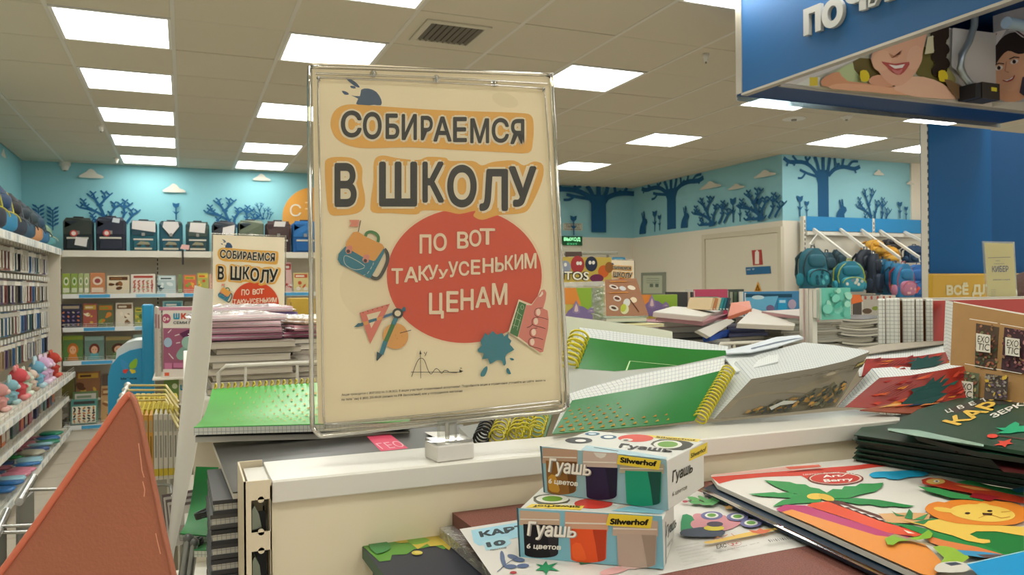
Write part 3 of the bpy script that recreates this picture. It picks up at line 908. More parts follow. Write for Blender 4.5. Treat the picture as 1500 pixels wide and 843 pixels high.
# ---------------------------------------------------------------- pen aisle gondola along the left wall
t = thing('pen_gondola', (-1.4, 7, 0), 'cream shelving of hanging pens along the left wall', 'shelving')
GY0, GY1 = 3.6, 9.5
g = G(); g.box((XL + .02, GY0, .1), (XL + .06, GY1, 2.03), mat('#c0b8a2', .7)); g.build('back_panel', t)
g = G(); g.box((XL + .06, GY0, 0), (-1.22, GY1, .12), m_shelf); g.build('plinth', t)
g = G(); g.box((XL + .02, GY1, .0), (-1.2, GY1 + .03, 2.03), m_panel); g.build('end_panel', t)
for z, xf, h in ((2.05, -1.2, .06), (.755, -1.08, .05), (.50, -1.14, .045), (.165, -1.12, .05)):
    g = G(); g.box((XL + .06, GY0, z - .025), (xf, GY1, z), m_shelf); so = g.build('shelf', t)
    g = G(); g.box((xf, GY0, z - h), (xf + .012, GY1, z + .004), m_strip); g.build('price_strip', so)
    g = G(); r = random.Random(int(z * 100)); y = GY0
    while y < GY1 - .1:
        g.box((xf + .012, y, z - h + .006), (xf + .0145, y + .07, z - .004), mat(r.choice(['#e2dfd2', '#c9ccc8', '#dcd8cc', '#b4b8b4']), .5)); y += .09 + r.random() * .03
    tag(g.build('price_labels', so), kind='stuff')
    if z < 1:
        g = G()
        for dz in (.025, .05): g.tube([(xf, GY0, z + dz), (xf, GY1, z + dz)], .0025, m_wire, 5)
        for k in range(int((GY1 - GY0) / .15)): g.tube([(xf, GY0 + k * .15, z), (xf, GY0 + k * .15, z + .05)], .002, m_wire, 4)
        g.build('wire_fence', so)
ROWS = [(1.99, .21), (1.715, .22), (1.455, .23), (1.195, .23)]
cols = [('#7c4c48', 'red'), ('#4a6a8e', 'blue'), ('#cfcabc', 'white'), ('#c4c6c4', 'pale'), ('#dcd8cc', 'clear'), ('#2b2c30', 'black'), ('#6c6456', 'grey'), ('#9a8468', 'tan'), ('#3f5f63', 'teal'),
        ('#564a6a', 'violet'), ('#8b8f96', 'silver')]
def pen_pack(ci, seed):
    r = random.Random(seed)
    th = thing('pen_pack', (0, 0, 0), 'x', 'pen pack', 'hanging pen packs')
    g = G(); g.box((-.05, -.001, -.2), (.05, .001, 0), mat(cols[ci][0], .35)); g.build('backing_card', th)
    g = G()
    n = r.choice([2, 3, 4])
    for k in range(n):
        x = -.035 + .07 * k / (n - 1); c = r.choice(['#d4d0c4', '#3a4a6a', '#a8b0b8', '#202226', '#5a6a74', '#e0dcd0', cols[ci][0]])
        g.tube([(x, -.009, -.185), (x, -.009, -.05)], .006, mat(c, .25), 6)
    g.build('pens', th)
    g = G(); g.box((-.046, -.0035, -.045), (.046, -.001, -.01), mat(r.choice(['#dcd8cc', '#9a5048', '#b8b4a8', '#6a7c8c']), .4)); g.build('header_label', th)
    return th
protos = {}
for ri, (zt, hh) in enumerate(ROWS):
    n = 0
    r = random.Random(ri + 40)
    g = G(); g.box((-1.6, GY0, zt + .005), (-1.585, GY1, zt + .03), m_shelf); g.build('hook_rail', t)
    y = 5.6
    while y < 9.42:
        ok = atX(0, 400, -1.32).y < y + .3
        if ok:
            ci = r.randrange(len(cols)); sd_ = r.randrange(2); kk = (ci, sd_)
            lb = '%s pen pack, %s along the %s hook row counting away' % (cols[ci][1], ORD[n], ['top', 'second', 'third', 'lowest'][ri])
            for dep in (0, 1):
                loc = (-1.33 - dep * .07, y + .012 * dep, zt - .01)
                lbl = lb if dep == 0 else lb.replace(' pen pack,', ' pen pack behind the front one,')
                rz = radians(62 + r.uniform(-8, 8))
                if kk not in protos:
                    p_ = pen_pack(*kk); protos[kk] = p_; p_.location = loc; p_.rotation_euler = (0, 0, rz); tag(p_, lbl)
                else:
                    dup(protos[kk], loc=loc, rot=(0, 0, rz), label=lbl)
                if dep == 0:
                    g = G(); g.tube([(-1.6, y, zt + .02), (-1.31, y, zt + .005), (-1.295, y, zt + .02)], .003, m_wire, 5)
                    hk = g.build('peg_hook', t)
                    g = G(); g.box((-1.296, y - .035, zt + .0), (-1.29, y + .035, zt + .038), mat('#d2d0c6', .35)); g.build('price_holder', hk)
            n += 1
        y += .135
# backpacks on top of the pen gondola
def backpack(c, w, d, h, cols3, label, yaw=0.0, tilt=0.0, group=None, pattern=None, name='backpack'):
    """rucksack hanging or standing; c = bottom centre, front faces local -y"""
    fr = frame(c, yaw, tilt)
    t = thing(name, c, label, 'backpack', group)
    body, pocket, trim = [mat(x, .6, bump=.25, bscale=40) for x in cols3]
    g = G()
    rowsn = []
    for k in range(11):
        u = k / 10; z = h * u
        ww = w / 2 * (1.0 if u < .55 else sqrt(max(.02, 1 - ((u - .55) / .47) ** 2.6))) * (.9 + .1 * min(1, u * 5))
        dd = d / 2 * (1.05 - .35 * u)
        rowsn.append([FP(fr, ww * (abs(cos(a)) ** .7) * (1 if cos(a) >= 0 else -1), dd * (abs(sin(a)) ** .7) * (1 if sin(a) >= 0 else -1), z) for a in [2 * pi * q / 18 for q in range(18)]])
    g.grid(rowsn, body, closed=True); g.face(rowsn[0][::-1], body); g.face(rowsn[-1], body); g.build('body', t)
    g = G(); g.blob(FP(fr, 0, -d * .46, h * .27), fr[1] * w * .4, fr[2] * d * .26, fr[3] * h * .22, pocket, 3.2); po = g.build('front_pocket', t)
    g = G(); pp = [FP(fr, w * .4 * cos(a), -d * .70, h * .27 + h * .2 * sin(a)) for a in [pi * .02 + pi * .96 * q / 12 for q in range(13)]]
    g.tube(pp, w * .014, trim, 5); g.build('pocket_zip', po)
    g = G(); g.blob(FP(fr, 0, -d * .36, h * .68), fr[1] * w * .33, fr[2] * d * .2, fr[3] * h * .17, body, 3); g.build('upper_pocket', t)
    g = G(); pp = [FP(fr, w * .47 * cos(a) * (1 if sin(a) < .2 else .96), -d * .28, h * .5 + h * .47 * sin(a)) for a in [2 * pi * q / 28 for q in range(28)]]
    g.tube(pp, w * .022, trim, 5, closed=True); g.build('piping', t)
    g = G(); g.tube([FP(fr, -.03, 0, h * .96), FP(fr, -.025, 0, h * 1.07), FP(fr, .025, 0, h * 1.07), FP(fr, .03, 0, h * .96)], .006, trim, 6); g.build('handle', t)
    for e in (-1, 1):
        g = G(); g.tube([FP(fr, e * w * .22, d * .42, h * .9), FP(fr, e * w * .3, d * .8, h * .75), FP(fr, e * w * .34, d * .75, h * .35), FP(fr, e * w * .36, d * .42, h * .08)], w * .045, trim, 6)
        g.build('shoulder_strap', t)
    for e in (-1, 1):
        g = G(); g.blob(FP(fr, e * w * .5, 0, h * .22), fr[1] * w * .07, fr[2] * d * .3, fr[3] * h * .16, pocket, 2.6, 10, 6); g.build('side_pocket', t)
    if pattern:
        frp = (FP(fr, 0, -d * .735, h * .12), fr[1], fr[2], fr[3]); P = frprint(frp, .001); pattern(P, w, h); P.build('printed_picture', t)
    return t
BP = [(6.42, '#1c1d22', '#7a1c20', '#c03028', 'black and red backpack at the left picture edge'), (6.84, '#20242e', '#28303c', '#b8b430', 'dark backpack with yellow-green trim on the pen gondola'),
      (7.26, '#1c3c60', '#2a7aa0', '#c2b84a', 'blue backpack with yellow trim on the pen gondola'), (7.68, '#16181e', '#26303e', '#5a6068', 'black backpack right of the yellow-trimmed blue one'),
      (8.08, '#1c2c36', '#2c4c60', '#22282c', 'slate backpack in the middle of the pen gondola top'), (8.48, '#24383e', '#b8845a', '#30383c', 'dark backpack with a tan pocket on the pen gondola'),
      (8.88, '#1c4058', '#2b6084', '#24343c', 'blue backpack second from the corner'), (9.27, '#7f9a7a', '#4f8a8c', '#b8c4a8', 'pale green small backpack in the corner')]
for y, a, b, c, lb in BP:
    backpack((-1.4, y, 2.052), .36, .22, .42 - (y - 6.4) * .035 if y < 9.1 else .26, (a, b, c), lb, yaw=radians(58), group='backpacks on the pen gondola')

# plush toys and small goods on the lower shelves
def plush(c, s, c1, c2, label, ears=1):
    t = thing('plush_toy', c, label, 'toy', 'plush toys on the toy shelf')
    X, Y, Z = Vector((1, 0, 0)), Vector((0, 1, 0)), Vector((0, 0, 1)); m1, m2 = mat(c1, .9, bump=.6, bscale=60), mat(c2, .9, bump=.6, bscale=60); c = Vector(c)
    g = G(); g.blob(c + Z * s * .4, X * s * .36, Y * s * .36, Z * s * .4, m1, 2); g.build('body', t)
    g = G(); g.blob(c + Z * s * .95 + X * s * .08, X * s * .34, Y * s * .36, Z * s * .3, m1, 2); g.blob(c + Z * s * .88 + X * s * .38, X * s * .12, Y * s * .16, Z * s * .12, m2, 2, 8, 5); h = g.build('head', t)
    for e in (-1, 1):
        g = G(); g.blob(c + Z * s * 1.25 + Y * e * s * .22, X * s * .07, Y * s * .12, Z * s * (.14 + .12 * (ears > 1)), m2, 2, 8, 5); g.build('ear', h)
        g = G(); g.blob(c + Z * s * .5 + Y * e * s * .34 + X * s * .2, X * s * .18, Y * s * .1, Z * s * .1, m1, 2, 8, 5); g.build('paw', t)
        g = G(); g.blob(c + Z * s * .12 + Y * e * s * .22 + X * s * .32, X * s * .18, Y * s * .12, Z * s * .12, m2, 2, 8, 5); g.build('foot', t)
TOY = [(6.55, .16, '#c08a84', '#d8b0a8', 'pink plush toy at the left picture edge'), (6.95, .15, '#7aa4ae', '#a8c4c4', 'pale blue plush toy second along the toy shelf'),
       (7.2, .2, '#c04a50', '#d88a88', 'coral plush toy standing taller than its neighbours'), (7.5, .16, '#b4c4b0', '#d0d8c8', 'mint plush toy in the middle of the toy shelf'), (7.78, .15, '#c8b4a4', '#a8907c', 'beige plush toy next to the mint one'),
       (8.05, .19, '#6fa4bc', '#b0ccd4', 'sky blue plush toy beside the lilac one'), (8.33, .2, '#c9a4c4', '#dcc4d8', 'lilac plush toy near the right end of the toy shelf'), (8.6, .18, '#c4a0b8', '#d8c0d0', 'mauve plush toy left of the red one'),
       (8.95, .2, '#b03c30', '#c85c48', 'red plush toy at the corner end of the toy shelf')]
for i, (y, s, a, b, lb) in enumerate(TOY): plush((-1.22, y, .756), s, a, b, lb, 1 + i % 2)
def small_box(c, sz, col, label, name, cat, group, yaw=0, c2=None):
    fr = frame(c, yaw)
    t = thing(name, c, label, cat, group)
    g = G(); g.box((-sz[0] / 2, -sz[1] / 2, 0), (sz[0] / 2, sz[1] / 2, sz[2]), mat(col, .4), fr); g.build('carton', t)
    g = G(); g.box((-sz[0] * .4, -sz[1] / 2 - .001, sz[2] * .2), (sz[0] * .4, -sz[1] / 2, sz[2] * .8), mat(c2 or '#c9c4b4', .4), fr); g.box((sz[0] / 2, -sz[1] * .4, sz[2] * .2), (sz[0] / 2 + .001, sz[1] * .4, sz[2] * .8), mat(c2 or '#c9c4b4', .4), fr); g.build('label_panel', t)
r = random.Random(3)
pal = ['#8a3c34', '#c4662c', '#3a3e58', '#2e2f33', '#a89a8a', '#6a8a9a', '#a45a70', '#c8c0b0', '#4f6a58']
for k in range(17):
    y = 6.45 + k * .17
    c = r.choice(pal)
    small_box((-1.25 + r.uniform(-.02, .02), y, .501), (.09, .13, r.uniform(.08, .16)), c, 'small goods carton, %s along the shelf under the toys' % ORD[k], 'goods_carton', 'carton', 'cartons under the toy shelf', 0, r.choice(pal))
pal2 = ['#1f5f96', '#1c7a5c', '#2a4a7a', '#2e8a4c', '#c4788a', '#2f6fa4', '#8ab4c0', '#a8a490']
def soft_pack(c, l, w, col, label, yaw, roll, group, name='soft_pack', cat='soft pack'):
    fr = frame(c, yaw, roll, 0)
    t = thing(name, c, label, cat, group)
    g = G(); g.blob(FP(fr, 0, 0, .012), fr[1] * l / 2, fr[2] * w / 2, fr[3] * .014, mat(col, .35, bump=.4, bscale=25), 4, 12, 6); g.build('pouch', t)
    g = G(); g.box((-l * .52, -w * .45, .008), (-l * .42, w * .45, .014), mat('#c8c8bc', .3), fr); g.build('header_strip', t)
for k in range(26):
    y = 6.4 + (k // 2) * .2 + r.uniform(-.04, .04); c = pal2[r.randrange(len(pal2))]
    soft_pack((-1.36 + .16 * (k % 2) + r.uniform(-.03, .03), y, .17 + .026 * (k % 2) + r.uniform(0, .03)), .2, .14, c, 'small flat pack in the bottom basket, %s counting away from the viewer' % ORD[k], r.uniform(-.5, .5), r.uniform(-.12, .12), 'flat packs in the bottom basket')
for k in range(4):
    soft_pack((-1.3, 5.5 + k * .24, .18 + .02 * (k % 2)), .24, .2, '#3fae94', 'mint green pack lying low at the left picture edge, %s one' % ORD[k], .3 * k, .05, 'mint packs in the bottom basket')

# ---------------------------------------------------------------- bag wall on the right
FYR = 6.9
t = thing('bag_display', (7.4, 6.9, 0), 'white wall display with blue header and slanted arms for backpacks', 'display')
a = atY(1180, 317, FYR); b = atY(1180, 338, FYR)
xa, zt, zb = a.x, a.z, b.z; xm = atY(1279, 330, FYR).x; xe = 10.4
mb_ = mat('#1584bd', .45); 
for x0, x1 in ((xa, xm - .01), (xm + .01, xm + 1.2), (xm + 1.22, xe)):
    g = G(); g.box((x0, FYR - .01, zb), (x1, FYR + .03, zt), mb_); g.build('header_panel', t)
for x in (xa - .02, xm, xm + 1.21):
    g = G(); g.box((x - .022, FYR - .012, 0), (x + .012, FYR + .04, zt), m_shelf)
    for k in range(46): g.box((x - .008, FYR - .0135, .05 + k * .05), (x + .002, FYR - .012, .08 + k * .05), m_slot)
    g.build('slotted_upright', t)
g = G(); g.box((xa, FYR + .01, 0), (xe, FYR + .03, zb), mat('#cdc8b8', .6)); g.build('back_panel', t)
g = G(); g.box((xa, FYR - .03, zb - .05), (xe, FYR - .012, zb - .01), mat('#dedacd', .4)); g.build('cross_bar', t)
arms = [((1192, 336), (1246, 378)), ((1231, 336), (1285, 377)), ((1262, 337), (1318, 378)), ((1289, 338), (1346, 377)), ((1325, 340), (1374, 366)), ((1352, 341), (1400, 366))]
for p, q in arms:
    g = G(); A = atY(*p, FYR - .03); B = atY(*q, FYR - .48)
    fr_d = (B - A).normalized(); sdv = Vector((1, 0, 0)); upv = fr_d.cross(sdv)
    fr = (A, sdv, fr_d, upv * -1 if upv.z < 0 else upv)
    L = (B - A).length
    g.box((-.014, 0, -.014), (.014, L, .014), mat('#e4e0d4', .3), fr)
    g.tube([B, B + Vector((0, -.012, -.05)), B + Vector((0, -.04, -.07)), B + Vector((0, -.06, -.04))], .008, mat('#e4e0d4', .3), 6)
    g.build('slanted_arm', t)
A = atY(1197, 343, FYR - .03)
hz = atY(1191, 423, 6.30); ht = hz.z + (atY(1191, 364, 6.30).z - hz.z) * 1.065
g = G(); g.tube([A, Vector((hz.x, 6.34, ht + .02)), Vector((hz.x, 6.30, ht - .004)), Vector((hz.x, 6.27, ht + .02))], .007, mat('#e4e0d4', .3), 6); g.build('short_hook', t)
def mo_spots(c, n, s=3):
    def f(P, w, h):
        r = random.Random(s)
        for k in range(n): P.ell(r.uniform(-w * .28, w * .28), r.uniform(0, h * .3), w * .05, w * .05, r.choice(c))
    return f
def hang(x0, x1, yt, yb, y, cols3, lb, yaw=0, pat=None, d=.13):
    A = atY(x0, yb, y); B = atY(x1, yb, y); h = atY((x0 + x1) / 2, yt, y).z - A.z; w = B.x - A.x
    backpack(((A.x + B.x) / 2, y, A.z), w * (.98 if x1 - x0 > 22 else .9), d, h, cols3, lb, yaw, 0, 'backpacks hanging on the bag display', pat)
hang(1168, 1214, 364, 423, 6.30, ('#0f5c6c', '#147c8c', '#1b3a40'), 'large teal backpack at the left end of the bag display', .15, mo_spots(['#5ab4b8', '#0d4a58'], 9))
hang(1196, 1226, 370, 422, 6.56, ('#13404e', '#145a6a', '#0e2a30'), 'dark teal backpack hanging behind the large teal one', .3)
hang(1226, 1262, 383, 428, 6.26, ('#0e7086', '#2c94a8', '#a9b83c'), 'teal backpack with lime piping under the first arm', -.2, mo_spots(['#cfd4c4', '#7a8a94', '#c2c8b8'], 7, 5))
hang(1252, 1284, 366, 424, 6.52, ('#161f2c', '#1b2838', '#222c34'), 'plain black-navy backpack behind the lime-piped one', .1)
hang(1282, 1304, 380, 432, 6.64, ('#166486', '#b8963c', '#1a3c58'), 'blue and yellow child backpack, first of the narrow ones', .5)
hang(1293, 1313, 383, 433, 6.50, ('#1b6c94', '#1a5a80', '#1a3c58'), 'blue child backpack, second of the narrow ones', .5)
hang(1303, 1322, 386, 434, 6.36, ('#1a6a90', '#c8a040', '#243c50'), 'blue child backpack with yellow front, third of the narrow ones', .5)
hang(1310, 1337, 387, 436, 6.20, ('#1c6f9c', '#b4748c', '#a83c4c'), 'blue child backpack with pink picture and red piping', 0, mo_spots(['#c8848c', '#d8a8a8', '#c8b04c'], 8, 8))
hang(1328, 1364, 388, 436, 6.34, ('#1c5c9c', '#2068a8', '#143c6c'), 'round blue backpack with red knobs beside the blue pillar', -.3, mo_spots(['#d8543c'], 9, 11))
hang(1326, 1352, 360, 385, 6.66, ('#1c3c5c', '#24486a', '#14283c'), 'small navy backpack high under the fourth arm', 0)
hang(1266, 1296, 352, 372, 6.72, ('#c8962c', '#d8a83c', '#b8822c'), 'yellow small backpack under the second arm', .2)
hang(1290, 1314, 362, 384, 6.70, ('#d09a30', '#e0ac40', '#b0802c'), 'orange-yellow small backpack under the third arm', -.2)
hang(1296, 1316, 350, 366, 6.76, ('#2c2c30', '#38383c', '#4a4a4c'), 'small charcoal backpack high under the third arm', -.2)
hang(1216, 1240, 366, 420, 6.68, ('#1a3a44', '#20505c', '#0e1c20'), 'dark slate backpack between the large teal one and the lime-piped one', .2)
hang(1270, 1290, 372, 430, 6.42, ('#12202e', '#1c2c40', '#2a3a50'), 'narrow navy backpack left of the blue child backpacks', .3)
hang(1340, 1364, 392, 430, 6.66, ('#183050', '#20406a', '#101c30'), 'navy backpack behind the round blue one with red knobs', 0)
# ================================================================== MIDDLE DISTANCE
def quadslab(g, pts, th, m, m_side=None):
    """slab from four front points, thickness away from the viewer"""
    pts = [Vector(p) for p in pts]
    n = (pts[1] - pts[0]).cross(pts[3] - pts[0]).normalized()
    if (EYE - pts[0]).dot(n) > 0: n = -n
    a = (pts[1] - pts[0]).cross(pts[2] - pts[0])
    g.prism(pts, n * th, m, m_side)
    return n

# ---------------------------------------------------------------- blue end panel by the pen aisle
YE = 3.95
def ez(px, py): p = atY(px, py, YE); return p
t = thing('blue_end_panel', (ez(190, 600).x, YE, 0), 'turquoise-blue rounded display end panel with butterfly emblem behind the orange folder', 'display panel')
m_eb = mat('#1188b4', .4)
g = G()
A, B = ez(208, 450), ez(225, 446)
g.box((A.x, YE - .02, 0), (B.x, YE + .05, B.z), m_eb); g.build('post', t, bevel=.008)
pr = [ez(x, y) for x, y in [(222, 612), (222, 510), (205, 511), (190, 514), (174, 522), (163, 535), (158, 552), (157, 620)]]
pr = [pr[0] * 1] + pr[1:]
pr[0] = Vector((pr[1].x, YE, 0.02)); pr[-1] = Vector((pr[-1].x, YE, 0.02))
g = G(); g.prism(pr, (0, .03, 0), m_eb); pn = g.build('rounded_panel', t)
pr2 = [ez(x, y) + Vector((0, .03, 0)) for x, y in [(208, 560), (208, 499), (196, 500), (183, 504), (170, 514), (166, 560)]]
g = G(); g.prism(pr2, (0, .25, 0), mat('#c4c9c6', .4)); g.build('tray_side', t)
P = pxprint(Vector((0, YE, 1)), (0, -1, 0), .001)
cx, cy = 189, 538
P.poly([(177, 526), (188, 533), (188, 540), (180, 541), (177, 534)], '#3f8fc0', 2); P.poly([(200, 525), (190, 533), (190, 540), (198, 540), (201, 533)], '#8ab83c', 2)
P.poly([(188, 541), (180, 542), (180, 546), (184, 548), (188, 543)], '#c8443c'); P.poly([(190, 541), (198, 542), (199, 546), (193, 548), (190, 543)], '#d8c83c')
P.text('Мифоси', (177, 557), (200, 556), 3.4, '#16323c', .03)
P.build('butterfly_emblem', pn)

# ---------------------------------------------------------------- pink boxed kit with the big letters, hanging on the end panel
def kit(px0, py0, px1, py1, d, label, pr=True):
    A = atY(px0, py1, d); B = atY(px1, py1, A.y); h = atY(px0, py0, A.y).z - A.z; w = B.x - A.x
    fr = frame((A.x, A.y, A.z))
    t = thing('boxed_kit', A + Vector((w / 2, 0, 0)), label, 'boxed kit')
    g = G(); g.box((0, 0, 0), (w, .035, h), mat('#d2cbc0', .35), fr); g.build('carton', t, bevel=.002)
    P = Print(lambda x, y: atP(x, y, fr[0], -fr[2]), -fr[2], .0007)
    return t, P, fr, w, h
t, P, fr, w, h = kit(239, 450, 312, 553, 3.55, 'pink and white boxed kit with large blue-red letters behind the white board')
P.rect(233, 450, 312, 455, '#b8788c'); P.rect(239, 481, 312, 552, '#95586f'); P.up()
P.ell(243.5, 467, 6.5, 7, '#a8506c'); P.up(); P.text('0+', (239, 471), (248, 471), 7, '#e0d4cc', .02)
P.text('Ш', (254, 468), (263, 468), 9, '#2a8aa8', .05); P.text('К', (265, 468), (273, 468), 9, '#c4503c', .05); P.text('ОЛА', (275, 468), (303, 468), 9, '#2a8aa8', .05)
P.text('СЕМИ ГНОМОВ', (254, 475), (306, 475), 4, '#2c3c48', .02)
P.text('ПОЛНЫЙ ГОДОВОЙ КУРС', (237, 537), (237, 480), 2.6, '#6a5a60', .01, up=(-2.6, 0))
P.poly([(262, 513), (258, 522), (264, 528), (274, 524), (282, 512), (276, 504), (268, 508)], '#7fa094', 2); P.up()
P.poly([(263, 489), (276, 483), (288, 488), (285, 495), (270, 496)], '#5a2c4c', 1); P.ell(275, 502, 9, 9, '#8fb0a0'); P.ell(246, 502, 6, 7, '#9ab0c4')
for a, b, c, d in ((246, 488, 251, 483), (256, 492, 263, 490), (247, 518, 254, 526), (258, 503, 264, 502)): P.stroke([(a, b), (c, d)], 1.2, '#d8c8cc')
P.rect(241, 532, 252, 541, '#b87090'); P.rect(254, 532, 300, 539, '#b87090'); P.rect(239, 541, 312, 553, '#cfc6bc'); P.up(); P.rect(241, 546, 248, 551, '#c85a3c')
P.build('kit_print', t)
A = atD(228, 540, 3.34)
for k, (x, c) in enumerate(((228, '#b8b0a4'), (232, '#cbc4b8'))):
    a = atY(x, 553, 3.60); a.x -= .002; hh = atY(x, 450 + k, a.y).z - a.z
    fr = frame(a); t = thing('boxed_kit', a, ['grey', 'cream'][k] + ' thin boxed kit edge left of the pink lettered kit', 'boxed kit')
    g = G(); g.box((0, 0, 0), (.010, .17, hh), mat(c, .4), fr); g.build('carton', t)
    g = G(); g.box((.002, -.001, hh * .7), (.008, 0, hh * .9), mat('#9a6a70', .4), fr); g.build('label_strip', t)
t, P, fr, w, h = kit(248, 557, 300, 590, 3.55, 'green and white boxed kit below the pink lettered kit')
P.rect(240, 556, 262, 590, '#6f8a4c'); P.up(); P.ell(256, 566, 4, 4, '#c8d0b0'); P.text('Ш', (264, 572), (273, 572), 8, '#2a8aa8', .05); P.build('kit_print', t)
# slat display carrying the kits
g = G(); t = thing('kit_display', (0.1, 3.9, 0), 'grey display back carrying the pink and green kits', 'display')
a = atY(226, 450, 3.80); b = atY(330, 450, 3.80)
g.box((a.x, 3.80, 0), (b.x + .5, 3.88, 1.50), mat('#8c8878', .6)); g.build('back_panel', t)
for zz in (atY(240, 553, 3.55).z, atY(248, 590, 3.55).z, .6):
    g = G(); g.box((a.x, 3.50, zz - .007), (b.x + .5, 3.80, zz - .001), m_shelf); g.build('shelf', t)

# ---------------------------------------------------------------- wire rack with yellow spiral notebooks
t = thing('wire_rack', atD(220, 843, 2.55) * 1, 'white wire tilted rack with yellow-tinted rails holding yellow spiral notebooks', 'rack')
m_yw = mat('#cdbd7c', .35, .3)
lv = [((187, 565), (243, 565), (262, 590)), ((184, 572), (243, 572), (262, 599)), ((180, 580), (243, 579), (262, 609)), ((177, 588), (243, 586), (262, 619)), ((174, 597), (243, 593), (262, 628))]
for k, (p, q, s_) in enumerate(lv):
    dd = 2.75 - .05 * k
    g = G(); A, B, C_ = atD(*p, dd), atD(*q, dd), atD(*s_, dd - .25)
    g.tube([A, B, C_], .004, m_yw, 6); g.build('rail', t)
    g = G(); g.tube([A, atD(p[0] - 8, p[1] + 16, dd - .1)], .006, m_wire, 6); g.blob(A, Vector((.012, 0, 0)), Vector((0, .012, 0)), Vector((0, 0, .012)), m_wire, 2, 8, 6); g.build('rail_end', t)
g = G(); zb = 0.02
for p in ((174, 600, 2.6), (262, 632, 2.32), (246, 600, 2.7)):
    A = atD(*p); g2 = G(); g2.tube([A, Vector((A.x, A.y, 0.01))], .006, m_wire, 6); g2.build('post', t)
A, B, C_, D_ = atD(200, 712, 2.3), atD(264, 706, 2.3), atD(258, 712, 2.25), atD(256, 742, 2.2)
g = G(); g.tube([atD(190, 716, 2.3), atD(240, 710, 2.3), atD(250, 712, 2.28), atD(254, 736, 2.2), atD(252, 800, 2.2)], .005, mat('#8a8a84', .3, .7), 6); g.build('lower_rail', t)
# notebooks standing edge-on in the rack: spiral on top, labelled spines
for k in range(8):
    x0 = 204 + k * 7.2; yel = k < 3
    A = atD(x0, 706 - k * .6, 2.42); zt_ = atY(x0, 609 + (0 if k < 3 else -1), A.y).z; w_ = atY(x0 + 6.4, 700, A.y).x - A.x
    col = '#c89236' if yel else '#c9c3b4'
    tt = thing('spiral_notebook', A, '%s-edged spiral notebook upright in the rack, %s from the left' % ('ochre' if yel else 'white', ORD[k]), 'notebook', 'upright notebooks in the wire rack')
    fr = frame(A); hh = zt_ - A.z
    g = G(); g.box((0, 0, 0), (w_, .15, hh), mat(col, .45), fr); g.build('cover', tt)
    P = frprint(fr, .0006)
    P.rect(w_ * .2, hh * .74, w_ * .8, hh * .92, '#a89878' if yel else '#a4a294'); P.rect(w_ * .3, hh * .34, w_ * .7, hh * .68, '#8a6a2c' if yel else '#8c8a80')
    P.rect(0.0, hh * .06, w_, hh * .17, '#c8b03c'); P.build('edge_label', tt)
    g = G()
    pts = []
    for q in range(30): 
        an = q * pi / 3; pts.append(FP(fr, w_ * .5 + w_ * .6 * cos(an), .15 * q / 29, hh + .008 + .012 * sin(an)))
    g.tube(pts, .0022, mat('#c9b53a', .4), 4); g.build('spiral', tt)
r = random.Random(9)
for k in range(16):
    x0 = 196 + (k % 8) * 8; y0 = 604 - (k // 8) * 13
    A = atD(x0, y0, 2.55 + .15 * (k // 8)); fr = frame(A, .0)
    tt = thing('spiral_notebook', A, 'yellow-coiled notebook lying under the rack rails, %s of the %s row' % (ORD[k % 8], ['front', 'rear'][k // 8]), 'notebook', 'yellow-coiled notebooks under the rails')
    g = G(); g.box((0, 0, -.14), (.014, .14, -.004), mat(['#b9a254', '#c8bfa4', '#a88a3c'][k % 3], .5), fr); g.build('cover', tt)
    g = G(); pts = [FP(fr, .007 + .009 * cos(q * pi / 3), .14 * q / 36, .006 + .012 * sin(q * pi / 3)) for q in range(37)]
    g.tube(pts, .0026, mat('#d0b83c', .4), 4); g.build('spiral', tt)
# small papers in the basket under the rack
for k in range(6):
    A = atD(240 + k * 3, 752 + 4 * k, 2.2 - .02 * k); fr = frame(A, .3, -.35)
    tt = thing('leaflet_pack', A, 'grey-white leaflet pack slanting in the lower basket, %s from the left' % ORD[k], 'leaflet pack', 'leaflet packs in the lower basket')
    g = G(); g.box((0, 0, -.05), (.09, .006, .05), mat('#bdb8b0' if k % 2 else '#6a5c5c', .4), fr); g.build('sleeve', tt)
    g = G(); g.box((.01, -.001, -.04), (.08, 0, .0), mat('#a49a94', .4), fr); g.build('label_panel', tt)

# ---------------------------------------------------------------- second gondola (table of stacked goods) across the aisle
TZ = 1.405
t = thing('display_table', (1.0, 2.0, 0), 'white display gondola carrying stacked notebooks beyond the big poster', 'display table')
TX0, TX1, TY0, TY1 = atY(268, 600, 1.52).x, 2.15, 1.52, 2.8
g = G(); g.box((TX0, TY0, TZ - .03), (TX1, TY1, TZ), m_shelf); g.build('top_shelf', t, bevel=.003)
g = G(); g.box((TX0 + .02, TY0 + .36, .1), (TX1 - .02, TY0 + .40, TZ - .03), m_panel); g.build('centre_panel', t)
for z in (.2, .6, 1.0):
    g = G(); g.box((TX0, TY0 + .02, z - .02), (TX1, TY1 - .02, z), m_shelf); g.build('lower_shelf', t)
g = G(); g.box((TX0, TY0, 0), (TX1, TY1, .1), m_shelf); g.build('plinth', t)
